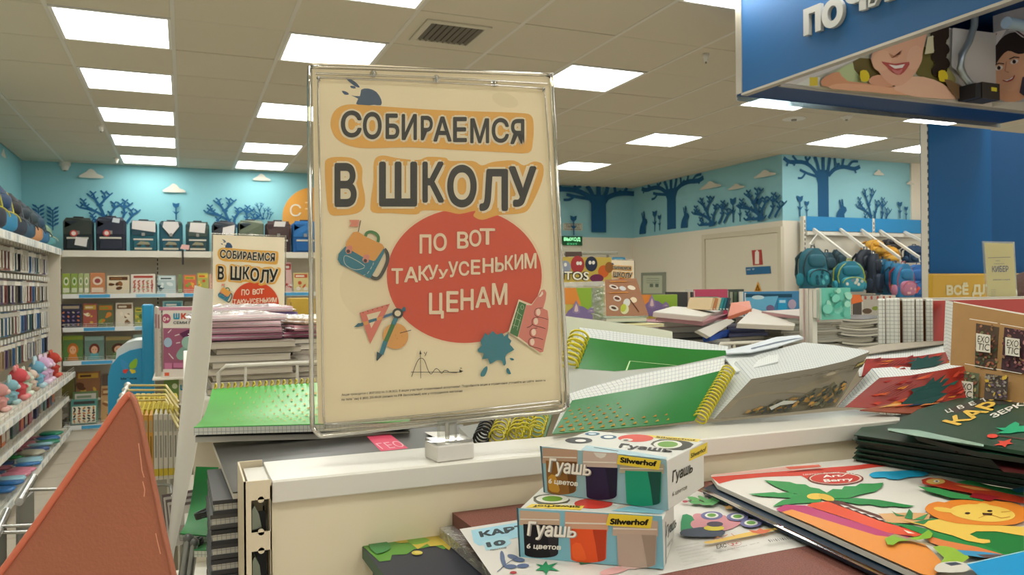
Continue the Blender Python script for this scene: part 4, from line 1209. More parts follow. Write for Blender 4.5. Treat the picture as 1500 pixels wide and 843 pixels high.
# wire fences along its near edge
def fence(x0, x1, y, z0, h, label):
    tt = thing('wire_divider', (x0, y, z0), label, 'wire divider')
    g = G(); g.tube([Vector((x0, y, z0)), Vector((x0, y, z0 + h - .012)), Vector((x0 + .012, y, z0 + h)), Vector((x1 - .012, y, z0 + h)), Vector((x1, y, z0 + h - .012)), Vector((x1, y, z0))], .004, mat('#d0ccbe', .35), 7); g.build('frame_wire', tt)
    n = int((x1 - x0) / .045)
    for k in range(1, max(2, n), 2 if n > 4 else 1):
        g = G(); x = x0 + (x1 - x0) * k / max(2, n); g.tube([Vector((x, y, z0)), Vector((x, y, z0 + h))], .003, mat('#d0ccbe', .35), 6); g.build('upright_wire', tt)
a = atY(320, 537, 1.5); fence(a.x, a.x + .5, 1.5, TZ, a.z - TZ, 'white wire divider left of the big poster below the pink packs')
a = atY(1050, 504, 1.5); b = atY(1125, 500, 1.5); fence(a.x, b.x, 1.5, TZ, a.z - TZ, 'white wire divider behind the landscape notebooks')

def flatbook(c, w, d, h, yaw, cover, label, group=None, cat='notebook', name='notebook', pages='#cfcabd', tilt=0.0, roll=0.0, bend=0.0, pm=None, ce=None):
    """notebook lying flat: c = centre of its underside"""
    fr = frame(c, yaw, tilt, roll)
    tt = thing(name, c, label, cat, group)
    cm = cover if not isinstance(cover, str) else mat(cover, .4)
    pg_ = pm or mat(pages, .8)
    n = 8 if bend else 1; e = ce or min(.0012, h * .2)
    def X_(u): return -w / 2 + w * u
    def Zb(u): return bend * (2 * abs(u - .5)) ** 2
    def layer(g, z0, z1, m, ins=0):
        if not bend: g.box((-w / 2 + ins, -d / 2 + ins, z0), (w / 2 - ins, d / 2 - ins, z1), m, fr); return
        for side in ((z0, True), (z1, False)):
            rows = [[FP(fr, X_(k / n) * (1 - 2 * ins / w), s_ * (d / 2 - ins), side[0] + Zb(k / n)) for k in range(n + 1)] for s_ in (-1, 1)]
            g.grid(rows, m, smooth=True, flip=side[1])
        for s_ in (-1, 1):
            rows = [[FP(fr, X_(k / n) * (1 - 2 * ins / w), s_ * (d / 2 - ins), zz + Zb(k / n)) for k in range(n + 1)] for zz in (z0, z1)]
            uv = [[(k / n * w, zz) for k in range(n + 1)] for zz in (z0, z1)]
            g.grid(rows, m, smooth=False, uvs=uv, flip=s_ > 0)
        for k in (0, n):
            q = [FP(fr, X_(k / n) * (1 - 2 * ins / w), s_ * (d / 2 - ins), zz + Zb(k / n)) for zz, s_ in ((z0, -1), (z0, 1), (z1, 1), (z1, -1))]
            g.face(q, m, uv=[(0, z0), (d, z0), (d, z1), (0, z1)])
    g = G(); layer(g, 0, e, cm); layer(g, h - e, h, cm); g.build('cover', tt)
    g = G(); layer(g, e, h - e, pg_, .001); g.build('page_block', tt)
    return tt, fr
def poly_bag(c, w, d, h, yaw, m, label, group=None, name='plastic_bag_pack', cat='pack', roll=0, tilt=0, inner=None):
    fr = frame(c, yaw, tilt, roll)
    tt = thing(name, c, label, cat, group)
    r = random.Random(int(abs(c[0] * 1e4)))
    if inner:
        g = G(); g.box((-w * .46, -d * .46, .001), (w * .46, d * .46, h * .8), mat(inner, .5), fr); g.build('contents', tt)
    N = 14; rows = []
    for a in range(N + 1):
        row = []
        for b in range(N + 1):
            u, v = a / N, b / N
            e = min(1, 5 * min(u, v, 1 - u, 1 - v))
            row.append(FP(fr, (v - .5) * w, (u - .5) * d, h * (.25 + .75 * e) + r.uniform(-.12, .16) * h * e + .0015))
        rows.append(row)
    g = G(); g.grid(rows, m, smooth=False)
    g.grid([[FP(fr, (b / N - .5) * w, (a / N - .5) * d, 0) for b in (0, N)] for a in (0, N)], m)
    g.build('plastic_sleeve', tt)
    return tt, fr

# small copy of the sale sign, standing on the table left of the big poster
def sale_sign_small(px_tl, px_tr, px_br, d, label, full=True, base=True):
    pass

# stacks on the left: white and grey thick books, pink bags, violet bags
r = random.Random(21)
def px_stack(xc, xw, ybot, ytop, y, depth, cols, labels, n, group, jitter=.008, hcol='#cfcabd', yaw=0, bend=0):
    """pile of n notebooks whose front edge spans pixels xc-xw/2..xc+xw/2 at the plane Y=y"""
    A = atY(xc - xw / 2, ybot, y); B = atY(xc + xw / 2, ybot, y); zt = atY(xc, ytop, y).z; z0 = TZ + .001 if ybot > 505 else A.z; w = B.x - A.x
    hh = (zt - z0) / n; out = []
    for k in range(n):
        c = ((A.x + B.x) / 2 + r.uniform(-jitter, jitter), y + depth / 2 + r.uniform(-jitter, jitter), z0 + hh * k)
        lb = labels % ('lowest' if k == 0 else 'topmost' if k == n - 1 else ORD[k] + ' from below')
        out.append(flatbook(c, w, depth, hh * .97, yaw + r.uniform(-.05, .05), cols[k % len(cols)], lb, group, pages=hcol, bend=bend))
    return out, zt
base_riser = G()
def riser(x0, x1, y, depth, z1, label):
    A = atY(x0, 500, y); B = atY(x1, 500, y)
    tt = thing('carton_box', ((A.x + B.x) / 2, y + depth / 2, TZ), label, 'carton')
    if z1 - TZ < .004: z1 = TZ + .004
    g = G(); g.box((A.x, y, TZ), (B.x, y + depth, z1), mat('#9a917c', .7)); g.build('carton', tt)
px_stack(370, 126, atY(370, 557, 1.56).z and 556, 500, 1.56, .22, ['#8a8478', '#b8b0a4', '#6a6258', '#a89c90'], 'thick closed notebook in the pile under the pink bags, %s', 8, 'notebook pile under the pink bags', hcol='#b8b09f')
px_stack(446, 50, 556, 496, 1.60, .2, ['#4a4440', '#c0b8ac', '#8a7a78', '#d0c8bc'], 'notebook in the narrow pile beside the poster edge, %s', 9, 'narrow notebook pile by the poster', hcol='#c4bcae')
m_pink = clear('#ecd4dc', .06, .22, .5, wr=.5); m_viol = clear('#b4a4dc', .05, .22, .25, wr=.5)
mp = [mat('#cfa6b4', .35), mat('#c496ac', .35), mat('#9a6a9a', .35)]
zz = atY(358, 500, 1.56).z
for k in range(4):
    c = Vector((atY(352, 500, 1.56).x + r.uniform(-.004, .004), 1.56 + .11, zz + .001 + k * .012))
    poly_bag(c, .16 + .004 * k, .2, .014, r.uniform(-.1, .1), m_pink, 'pink glossy bag pack, %s of the pile left of the poster' % ['lowest', 'second', 'third', 'topmost'][k], 'pink bag packs left of the poster', inner=['#b47a94', '#d4a4b4', '#e0c0c8', '#e8d4d8'][k])
zz = TZ
px_stack(366, 112, 556, 476, 1.86, .22, ['#3a3650', '#6a5c86', '#2c2c3c', '#4a4468'], 'violet or black wrapped notebook behind the pink bags, %s', 14, 'violet wrapped pile behind the pink bags', hcol='#8a86a0')
zz = atY(366, 476, 1.86).z
for k in range(3):
    c = Vector((atY(368, 476, 1.86).x, 1.86 + .11, zz + .001 + k * .013))
    poly_bag(c, .22 - .004 * k, .21, .015, r.uniform(-.06, .06), [m_viol, m_viol, m_pink][k], '%s glossy bag pack in front of the small sale sign, %s' % (['violet', 'lilac', 'pale pink'][k], ['lowest', 'middle one', 'topmost'][k]), 'violet bag packs before the small sign', inner=['#7a64b4', '#9484c8', '#e0c4cc'][k])
# mustard folder box and pink pile right of it
A = atY(425, 490, 1.95); B = atY(462, 490, 1.95); ztop = atY(430, 437, 1.95).z
tt = thing('mustard_binder', A, 'mustard yellow binder box standing between the small sign and the big poster', 'binder')
g = G(); g.box((A.x, 1.95, TZ), (B.x, 2.02, ztop), mat('#b6962e', .6, bump=.3)); g.build('binder_body', tt, bevel=.003)
g = G(); g.box((A.x, 1.949, TZ + .04), (A.x + .004, 1.95, ztop - .01), mat('#8a7020', .6)); g.build('binder_hinge', tt)
for k in range(3):
    c = Vector((atY(450, 500, 1.72).x, 1.60 + .1, atY(446, 496, 1.6).z + .001 + k * .013))
    poly_bag(c, .13, .19, .014, .2 * k, m_pink, 'pink and cream bag pack beside the big poster edge, %s' % ['lowest', 'middle one', 'topmost'][k], 'pink packs by the poster edge', inner=['#a85a78', '#d09aa4', '#d8c0a0'][k])

# ---------------------------------------------------------------- right side piles on the table
YA = 1.56
# cylinder-bent white stacks
px_stack(1090, 190, 530, 494, YA + .16, .2, ['#c8c2b4', '#2a3258', '#b8b4a8', '#8f8c84'], 'thin white-edged notebook in the wide pile right of the blue folder, %s', 7, 'wide pile of thin notebooks', hcol='#c9c4b6', bend=-.004)
px_stack(1190, 86, 532, 466, YA + .1, .2, ['#c4beb0', '#5a5850', '#a8a498', '#8a8a82'], 'grey thin notebook in the pile left of the turquoise pad, %s', 16, 'grey pile left of the turquoise pad', hcol='#aaa698')
px_stack(1262, 74, 532, 468, YA + .1, .2, ['#a8a496', '#3a3c3c', '#c0baac', '#58584c', '#d0c8a8'], 'loosely bent notebook in the pile below the turquoise pad, %s', 12, 'loose pile below the turquoise pad', hcol='#b8b4a4', bend=.008, jitter=.012)
px_stack(1305, 46, 532, 470, YA + .1, .2, ['#4a2c30', '#24342c', '#6a4a4a', '#2c2c2c'], 'dark-covered notebook beside the squared pads, %s', 10, 'dark pile beside the squared pads', hcol='#8a8478')
px_stack(1005, 125, 532, 498, YA + .06, .2, ['#33363c', '#9a9ca0', '#2a2d34', '#c4c6c4'], 'silver and black diary in the pile beyond the green notebook, %s', 5, 'diaries beyond the green notebook', hcol='#b8b8b0', jitter=.012)
px_stack(1012, 110, 498, 470, YA + .10, .2, ['#30343c', '#a4a8ac', '#b88a90'], 'glossy grey diary above the diary pile, %s', 3, 'grey diaries above the pile', hcol='#bcbcb4', jitter=.01)
px_stack(1095, 60, 494, 478, YA + .1, .18, ['#1f2a5c', '#2a3468'], 'navy folder under the white bent pad, %s', 3, 'navy folders', hcol='#4a5070')
# bright blue folder, orange folder, white pad, pink pad
def slab(name, cat, label, quad, d, thick, col, edge=None, dlist=None, cover_print=None):
    pts = [atY(x, y, (dlist[i] if dlist else d) * .89) for i, (x, y) in enumerate(quad)]
    tt = thing(name, sum(pts, Vector()) / 4, label, cat)
    g = G(); n = quadslab(g, pts, thick * .16, mat(col, .45)); g.build('cover', tt)
    g = G(); quadslab(g, [p + n * thick * .165 for p in pts], thick * .83, mat(edge or '#cfcabd', .7)); g.build('page_block', tt)
    return tt, pts, n
slab('folder', 'folder', 'bright blue folder in the diary pile', [(1040, 493), (1078, 478), (1074, 490), (1042, 500)], 0, .02, '#1a4fb0', '#16408a', [1.78, 1.9, 1.9, 1.78])
slab('pad', 'pad', 'large white pad lying on the diary pile', [(957, 457), (986, 449), (1060, 454), (1029, 464)], 0, .012, '#d8d6cc', '#c8b8b0', [1.75, 2.0, 2.02, 1.75])
slab('pad', 'pad', 'dusty pink pad under the large white pad', [(962, 464), (1030, 472), (1066, 460), (1029, 465)], 0, .01, '#b8868c', '#a87a80', [1.76, 1.76, 1.95, 1.8])
slab('folder', 'folder', 'orange-coral rounded folder between white pad and bent white sheets', [(1066, 464), (1071, 444), (1098, 441), (1101, 452)], 0, .01, '#d07a5c', '#c06a4c', [1.85, 2.0, 2.05, 1.9])
slab('pad', 'pad', 'white pad with rounded front edge before the blue folder', [(1022, 484), (1068, 466), (1076, 471), (1040, 494)], 0, .01, '#d4d2c8', '#c8c4b8', [1.72, 1.86, 1.86, 1.74])
slab('pad', 'pad', 'broad white sheet pad bent over the wide pile', [(1080, 474), (1103, 452), (1166, 470), (1164, 478)], 0, .012, '#d2cdc0', '#c4bdb0', [1.74, 1.95, 1.95, 1.78])
slab('pad', 'pad', 'thin pink-edged white pad on the grey pile', [(1116, 456), (1170, 453), (1215, 462), (1200, 467)], 0, .01, '#c8bdb4', '#b88a8c', [1.9, 2.0, 2.0, 1.85])
# standing things on the far side of the table
def stander(name, cat, label, x0, x1, yt, yb, d, th, col, draw=None, lean=.0, side='#cfcabd', yaw=0):
    A = atY(x0, yb, d * .87); y = A.y; B = atY(x1, yb, y); zt_ = atY((x0 + x1) / 2, yt, y).z
    if d > 1.8: A.z = TZ + .001
    h = zt_ - A.z
    fr = frame(A, yaw, -lean); w = (B.x - A.x)
    tt = thing(name, A + Vector((w / 2, 0, 0)), label, cat)
    g = G(); g.box((0, 0, 0), (w, th, h), mat(col, .4), fr, mts=[mat(side, .6), mat(side, .6), None, None, None, mat(side, .6)]); g.build('cover', tt)
    if draw: 
        P = Print(lambda px, py: atP(px, py, fr[0], -fr[2]), -fr[2], .0006); draw(P); P.build('cover_print', tt)
    g = G(); g.box((w * .02, -.0004, h * .02), (w * .04, 0, h * .98), mat(side, .6), fr); g.build('spine_edge', tt)
    return tt, fr, w, h
def support(xc, y, z, label):
    pass
stander('pencil_case', 'pencil case', 'raspberry and mint zip case standing behind the white pad', 1016, 1066, 424, 462, 2.15, .04, '#b83a5c', lambda P: P.rect(1018, 435, 1052, 462, '#5aa088'))
for k, (x, c, nm) in enumerate(((1004, '#2c2c30', 'black'), (1008, '#b8a890', 'beige'), (1012, '#26262a', 'second black'))):
    stander('book', 'book', '%s narrow book spine standing left of the raspberry case' % nm, x, x + 3.4, 428, 462, 2.15, .1, c, side=c)
stander('box', 'box', 'small green and brown box standing left of the narrow spines', 992, 1003, 438, 460, 2.2, .05, '#5c7a5a', lambda P: P.rect(992, 438, 1003, 441, '#8a5a3c'))
for k, c in enumerate(('#c8b088', '#b87a4c', '#d8c49c', '#2a8a90', '#1c6c78', '#1c2c40')):
    fr = frame(atD(1040 + k * 4.6, 454, 2.0), 0, 0, radians(18))
    tt = thing('notebook', fr[0], '%s notebook leaning in the small colour fan, %s from the left' % (['sand', 'rust', 'cream', 'teal', 'dark teal', 'navy'][k], ORD[k]), 'notebook', 'small colour fan of notebooks')
    g = G(); g.box((0, 0, 0), (.0068, .1, .032), mat(c, .5), fr); g.build('cover', tt)
    g = G(); g.box((.001, -.0005, .001), (.0058, 0, .004), mat('#cfcabd', .7), fr); g.build('page_edge', tt)
stander('book', 'book', 'dark patterned book top behind the raspberry case', 1066, 1090, 424, 446, 2.3, .04, '#3c4438', lambda P: [P.rect(1069 + 6 * k, 428, 1073 + 6 * k, 446, c) for k, c in enumerate(('#a8a890', '#6a7a5c', '#8a8a78'))])
def d_blue(P):
    P.rect(1092, 431, 1160, 436, '#1c4a60'); P.poly([(1095, 455), (1092, 436), (1140, 434), (1132, 455)], '#6ab0d0'); P.up(); P.ell(1110, 436, 9, 3, '#c4dce0'); P.ell(1128, 452, 6, 5, '#7a6a8c')
    P.rect(1139, 438, 1152, 455, '#2a9ac8'); P.ell(1160, 446, 6, 7, '#b0a0b4'); P.up(); P.rect(1141, 440, 1150, 444, '#b0d8e8')
stander('album', 'album', 'wide blue drawing album standing before the white door', 1089, 1185, 427, 457, 2.25, .02, '#2a7aa8', d_blue)
# turquoise pad stack standing
def d_turq(P):
    r = random.Random(5)
    for k in range(16): P.ell(r.uniform(1205, 1240), r.uniform(426, 462), r.uniform(3, 8), r.uniform(3, 8), r.choice(['#7ac8b4', '#9ad4c0', '#4aa894', '#6abca8']), r.uniform(0, 3)); P.up()
stander('pad', 'pad', 'turquoise mottled pad standing upright on the piles', 1201, 1246, 422, 469, 1.79, .012, '#5cb8a4', d_turq)
for k, x in enumerate((1176, 1184, 1190, 1196)):
    stander('pad', 'pad', 'pale %s pad standing left of the turquoise one, %s' % (['pink', 'grey', 'white', 'green'][k], ['outermost', 'second', 'third', 'closest to it'][k]), x, x + 7, 423 + k * .5, 466, 1.795 + .015 * (3 - k), .012, ['#c8b0ac', '#b4aca8', '#ccccc0', '#a4b8a8'][k])
stander('book', 'book', 'dark book with an orange sunset cover right of the turquoise pad', 1247, 1290, 432, 462, 2.2, .02, '#3c342c', lambda P: (P.poly([(1247, 432), (1260, 432), (1264, 442), (1247, 446)], '#d8703c'), P.ell(1282, 452, 5, 3, '#7a8a3c'), P.ell(1270, 456, 7, 4, '#5c4c3c')))
stander('box', 'box', 'white and red striped box row at the foot of the bag display', 1262, 1312, 433, 440, 2.2, .05, '#c4beb0', lambda P: [P.rect(1266 + 9 * k, 434, 1269 + 9 * k, 439, '#a85048') for k in range(5)])
# puzzle packs by the poster: colourful monster box, cartoon picture wraps, brown sticker pad
def d_mon(P):
    for x, y, rx, ry, c in ((828, 392, 8, 10, '#8a94a4'), (846, 388, 10, 13, '#a03a3c'), (866, 387, 9, 11, '#2c3244'), (884, 398, 8, 9, '#c4602c'), (892, 392, 6, 8, '#8a5a2c'), (874, 408, 10, 6, '#6a2c4c')): P.ell(x, y, rx, ry, c)
    P.up()
    for x, y in ((846, 386), (850, 386), (828, 388), (864, 385), (869, 385)): P.ell(x, y, 2.2, 2.8, '#e0dcd0')
    P.up()
    P.text('ITOS', (822, 410.5), (862, 411.5), 14, '#22242c', .07); P.up(); P.text('ITOS', (822, 410), (862, 411), 13, '#e4e0cc', .02)
stander('puzzle_box', 'puzzle box', 'colourful puzzle box with round creatures and big white letters', 812, 896, 377, 413, 2.4, .05, '#b8a03c', d_mon)
def mkwrap(x0, x1, yt, yb, d, lb):
    def dr(P):
        P.rect(x0, yt, x1, (yt + yb) / 2, '#d0843c'); P.poly([(x0 + (x1 - x0) * .3, yt), (x1, yt), (x1, yb), (x0 + (x1 - x0) * .55, yb)], '#86a83c'); P.up()
        w = x1 - x0
        P.poly([(x0 + w * .05, yb), (x0 + w * .1, yb - 14), (x0 + w * .35, yb - 22), (x0 + w * .6, yb - 16), (x0 + w * .72, yb)], '#7a6a94', 2); P.up()
        for u in (.3, .68): P.poly([(x0 + w * (u - .1), yb - 12), (x0 + w * u, yb - 30 + 10 * (u > .5)), (x0 + w * (u + .1), yb - 12)], '#8a7aa0', 2)
        P.up()
        for u in (.3, .68): P.poly([(x0 + w * (u - .05), yb - 14), (x0 + w * u, yb - 25 + 10 * (u > .5)), (x0 + w * (u + .05), yb - 14)], '#d0b8b4', 2)
    return stander('album', 'album', lb, x0, x1, yt, yb, d, .02, '#b8a848', dr)
mkwrap(826, 884, 422, 470, 1.75, 'orange-green drawing album with a grey-violet animal, in clear wrap beside the poster')
mkwrap(938, 992, 432, 462, 2.1, 'orange-green drawing album with a grey-violet animal, behind the brown sticker pad')
A = [atD(825, 420, 1.72), atD(886, 418, 1.72), atD(888, 474, 1.72), atD(825, 472, 1.72)]
tt = thing('clear_wrap', A[0], 'clear plastic wrap standing over the album beside the poster', 'plastic wrap')
g = G(); quadslab(g, A, .0008, clear('#f4f4f0', .10, .12, .12, wr=.6)); g.build('wrap_sheet', tt)
g = G(); quadslab(g, [atD(825, 414, 1.722), atD(884, 412, 1.722), atD(886, 420, 1.722), atD(825, 423, 1.722)], .001, clear('#f0f0ec', .16, .1, .35, wr=.8)); g.build('wrap_flap', tt)
# brown sticker pad (leaning quad)
q = [(886, 410), (932, 408), (950, 462), (888, 466)]
pts = [atD(q[0][0], q[0][1], 1.86), atD(q[1][0], q[1][1], 1.86), atD(q[2][0], q[2][1], 1.80), atD(q[3][0], q[3][1], 1.80)]
tt = thing('sticker_pad', pts[3], 'brown sticker pad with white doodles leaning back beside the wrapped album', 'sticker pad')
g = G(); n = quadslab(g, pts, .01, mat('#8f5c34', .5), mat('#c8c0b0', .6)); g.build('board', tt)
P = pxprint(pts[3], n, .0008)
for x, y, rx, ry, c in ((899, 421, 7, 3, '#d8ccc0'), (912, 423, 5, 3, '#c4c4c4'), (925, 422, 6, 3, '#dcd0bc'), (904, 438, 6, 4, '#d8ccc0'), (918, 444, 5, 6, '#c4c4bc'), (928, 440, 5, 4, '#dcc8a8'), (899, 452, 7, 4, '#d0c8b8'), (915, 454, 6, 7, '#c8c89c')):
    P.ell(x, y, rx, ry, c, .3)
P.up()
for x, y, rx, ry, c in ((899, 421, 4, 1.4, '#4a2c1c'), (904, 438, 4, 2, '#5a3420'), (913, 452, 4, 6, '#a8b03c'), (899, 452, 4, 1.8, '#4a3020')): P.ell(x, y, rx, ry, c, .3)
P.stroke([(893, 413.5), (918, 413)], 1.2, '#c8843c'); P.stroke([(893, 430), (920, 429)], 1.2, '#c8843c'); P.stroke([(936, 458), (923, 440)], 1.2, '#5a3420')
P.build('sticker_print', tt)
flatbook(atD(920, 472, 1.72) + Vector((0, .06, 0)), .10, .12, .010, -.05, '#8aa08c', 'grey-green pad lying under the brown sticker pad', pages='#c8c8b8')
flatbook(atD(940, 480, 1.66) + Vector((0, .06, 0)), .11, .12, .006, .05, '#cfc88c', 'pale yellow thin pad lying before the sticker pad', pages='#d0ccb0')
# white signboard post top left of the monster box
tt = thing('price_rail', atD(830, 372, 2.6), 'grey rail with a dark end cap above the puzzle box', 'rail')
g = G(); quadslab(g, [atD(824, 363, 2.6), atD(852, 364, 2.6), atD(852, 370, 2.6), atD(824, 369, 2.6)], .02, mat('#b4b2a0', .5)); g.build('rail_cap', tt)
g = G(); g.tube([atD(826, 372, 2.6), atD(905, 371, 2.6)], .006, mat('#8c8c80', .4), 6); g.build('rail_bar', tt)
g = G(); quadslab(g, [atD(828, 369, 2.58), atD(852, 369, 2.58), atD(853, 376, 2.58), atD(828, 376, 2.58)], .01, mat('#4a3a34', .5)); g.build('dark_clip', tt)
for x in (830, 890):
    g = G(); A = atD(x, 372, 2.62); g.tube([A, Vector((A.x, A.y, TZ))], .005, mat('#8c8c80', .4), 6); g.build('rail_stem', tt)
tt = thing('blue_box', atD(904, 390, 2.7), 'small blue box end right of the puzzle box', 'box')
g = G(); quadslab(g, [atD(898, 377, 2.7), atD(915, 377, 2.7), atD(918, 384, 2.7), atD(918, 500, 2.7)], .05, mat('#1f7aa0', .5)); g.build('carton', tt)
g = G(); quadslab(g, [atD(899, 379, 2.69), atD(912, 379, 2.69), atD(912, 381, 2.69), atD(899, 381, 2.69)], .002, mat('#6aa8c0', .5)); g.build('label_strip', tt)

# ---------------------------------------------------------------- blue pillar, header sign with photo panels
YH = 3.24; ZH = atY(1090, 140, YH).z
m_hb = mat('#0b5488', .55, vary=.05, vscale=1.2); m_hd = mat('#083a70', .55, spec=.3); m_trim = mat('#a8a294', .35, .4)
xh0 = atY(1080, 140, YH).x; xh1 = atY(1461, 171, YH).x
t = thing('header_sign', ((xh0 + xh1) / 2, YH - .5, ZH), 'blue hanging header sign box with grey-white raised letters and photo panels inside', 'header sign')
YN = 0.9                                   # near end of the box
def hpx(px, py): return atX(px, py, xh0)
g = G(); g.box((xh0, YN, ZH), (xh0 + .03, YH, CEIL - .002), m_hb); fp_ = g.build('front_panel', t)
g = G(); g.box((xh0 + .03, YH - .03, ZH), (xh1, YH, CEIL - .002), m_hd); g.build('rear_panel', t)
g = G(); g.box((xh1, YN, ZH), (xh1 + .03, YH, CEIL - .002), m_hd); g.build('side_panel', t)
# bottom flange and trims
g = G(); g.box((xh0 - .004, YN, ZH - .012), (xh0 + .034, YH - .035, ZH - .001), m_trim); g.build('bottom_trim', t)
g = G(); g.box((xh0 - .006, YH - .04, ZH), (xh0 - .0005, YH + .002, CEIL - .002), m_trim); g.build('corner_trim', t)
zr = atY(1161, 126, YH - .25)
g = G(); g.box((xh0, YH - .25, ZH - .006), (xh1 + .03, YH, ZH - .001), m_hd); g.build('bottom_flange', t)
g = G(); g.box((xh0 + .04, YH - .268, ZH - .016), (xh1 - .01, YH - .252, ZH - .002), m_trim); g.build('flange_trim', t)
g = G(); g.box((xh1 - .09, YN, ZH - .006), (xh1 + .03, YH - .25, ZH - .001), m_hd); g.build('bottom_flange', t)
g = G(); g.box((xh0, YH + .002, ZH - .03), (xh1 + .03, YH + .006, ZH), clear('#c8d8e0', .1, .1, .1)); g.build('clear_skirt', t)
g = G(); g.box((xh0 + .03, YN, CEIL - .014), (xh1, YH - .03, CEIL - .006), m_hd); g.build('light_block_lid', t)  # lid added to block the ceiling light above the box
A = atY(1478, 34, YH - .55)
g = G(); g.tube([Vector((A.x - .02, A.y, A.z)), Vector((xh1 - .02, A.y, A.z))], .03, mat('#8fa4b0', .4), 10); g.build('lamp_housing', t)
for x_ in (xh0 + .25, xh0 + .75):
    g = G(); g.tube([Vector((x_, YH - 1.5, CEIL - .05)), Vector((x_, YH - .6, CEIL - .05))], .014, glow('#f4f6fa', 9), 8); g.build('lamp_tube', t)
# raised letters on the front panel, each its own piece
LT = [('П', (1182, 54), (1207, 45), 44), ('О', (1209, 46), (1240, 35), 40), ('Ч', (1243, 23), (1274, 14), 44), ('И', (1277, 12), (1312, 0), 44), ('Т', (1316, -2), (1345, -12), 44), ('А', (1349, -14), (1384, -27), 44), ('Й', (1388, -28), (1424, -41), 44)]
def extruded_letter(ch, p0, p1, h, plane_x, mt, parent, depth=.02):
    V, Fc = glyphs(ch, .06); HV, _ = glyphs('Н', .06)
    y0 = min(v[1] for v in HV); cap = max(v[1] for v in HV) - y0; x0 = min(v[0] for v in V); x1 = max(v[0] for v in V)
    A = atX(*p0, plane_x); B = atX(*p1, plane_x)
    ex = B - A; ez_ = Vector((0, 0, (atX(1182, 15, plane_x) - atX(1182, 54, plane_x)).z))
    g = G(); k = g.m(mt)
    pts = [A + ex * ((v[0] - x0) / (x1 - x0)) + ez_ * ((v[1] - y0) / cap) for v in V]
    for off in (0, -depth):
        i0 = len(g.v); g.v += [tuple(p + Vector((off, 0, 0))) for p in pts]
        for f in Fc: g.f.append([i0 + q for q in (f if off else f[::-1])]); g.mi.append(k); g.uv.append(None); g.sm.append(False)
    ed = {}
    for f in Fc:
        for q in range(len(f)):
            e = (f[q], f[(q + 1) % len(f)]); ed[tuple(sorted(e))] = ed.get(tuple(sorted(e)), 0) + 1
    n = len(V)
    for (a, b), c in ed.items():
        if c == 1: g.f.append([a, b, b + n, a + n]); g.mi.append(k); g.uv.append(None); g.sm.append(False)
    return g.build('raised_letter', parent)
for ch, a, b, h in LT: extruded_letter(ch, a, b, h, xh0 - .004, mat('#b4b4ae', .45), fp_)
# photo panels inside: printed pictures of two children
PYI = YH - .27
m_ph = mat('#cfc8ba', .5)
g = G(); A = atY(1161, 126, PYI); g.box((xh0 + .06, PYI, ZH - .001), (xh1 - .06, PYI + .01, atY(1420, 46, PYI).z), m_ph); pp = g.build('photo_panel', t)
P = pxprint(Vector((0, PYI, 1)), (0, -1, 0), .0012)
K = lambda pts: [(1160 + x / 4.412, y / 4.412) for x, y in pts]
def E_(x, y, rx, ry, c, rot=0): P.ell(1160 + x / 4.412, y / 4.412, rx / 4.412, ry / 4.412, c, rot)
P.poly(K([(20, 545), (250, 460), (420, 380), (700, 180), (860, -50), (1000, -50), (1010, 300), (1030, 640), (900, 640), (200, 580)]), '#b8b49a'); P.up()
P.poly(K([(20, 548), (110, 505), (180, 500), (180, 560), (60, 552)]), '#d8d8c8'); P.rect(1160 + 112 / 4.412, 500 / 4.412, 1160 + 165 / 4.412, 556 / 4.412, '#d8c040'); P.up()
P.poly(K([(270, 470), (420, 400), (520, 430), (470, 560), (330, 545)]), '#b9c48c', 2); P.poly(K([(390, 400), (500, 380), (580, 500), (440, 500)]), '#6a5c30', 2); P.up()
P.poly(K([(780, 300), (900, 330), (1040, 520), (960, 560), (800, 480)]), '#6c6434', 2); P.poly(K([(980, 420), (1050, 500), (1040, 545), (990, 530)]), '#a8a060', 2); P.up()
# braid
for k in range(7): E_(945 + 18 * (k % 2) - 5, 180 + 46 * k, 52, 42, '#30241c', .4 if k % 2 else -.4); P.up()
P.poly(K([(890, 150), (1000, 150), (1000, 240), (880, 240)]), '#30241c'); P.up()
# arms
P.poly(K([(180, 560), (200, 500), (290, 470), (345, 530), (620, 560), (700, 600), (690, 612), (400, 590)]), '#d0946c', 2); P.up()
P.poly(K([(240, 556), (330, 545), (560, 562), (690, 590), (720, 622), (480, 600), (240, 580)]), '#dca680', 2); P.poly(K([(640, 570), (760, 500), (900, 520), (1000, 580), (1040, 645), (900, 640), (760, 628), (680, 600)]), '#e0b494', 2); P.up()
P.poly(K([(480, 540), (500, 500), (580, 490), (680, 520), (640, 560), (560, 565)]), '#d49c78', 2); P.up()
# face
P.poly(K([(490, 390), (540, 300), (640, 210), (760, 150), (850, 180), (830, 320), (800, 440), (740, 520), (670, 562), (600, 540), (540, 470)]), '#dba888', 3); P.up()
E_(560, 400, 60, 70, '#e0b08c', .5); E_(770, 380, 50, 80, '#dfb090', .2); P.up()
P.poly(K([(600, 350), (640, 370), (680, 360), (690, 330), (660, 378), (620, 382)]), '#c08868', 1)
P.poly(K([(555, 405), (640, 420), (735, 408), (720, 450), (680, 490), (630, 478), (590, 440)]), '#b4544c', 2); P.up(); P.poly(K([(600, 425), (650, 432), (705, 422), (690, 446), (640, 452)]), '#e8dcd0', 1); P.up(); P.poly(K([(620, 455), (660, 466), (690, 452), (672, 486), (640, 482)]), '#c87870', 2); P.up()
P.poly(K([(850, 250), (885, 240), (890, 350), (830, 360)]), '#d0c8a0')
for x, y in ((445, 500), (950, 500)): P.poly(K([(x - 30, y - 30), (x + 10, y - 36), (x + 30, y), (x + 18, y + 34), (x - 24, y + 30)]), '#d9c22c', 2)
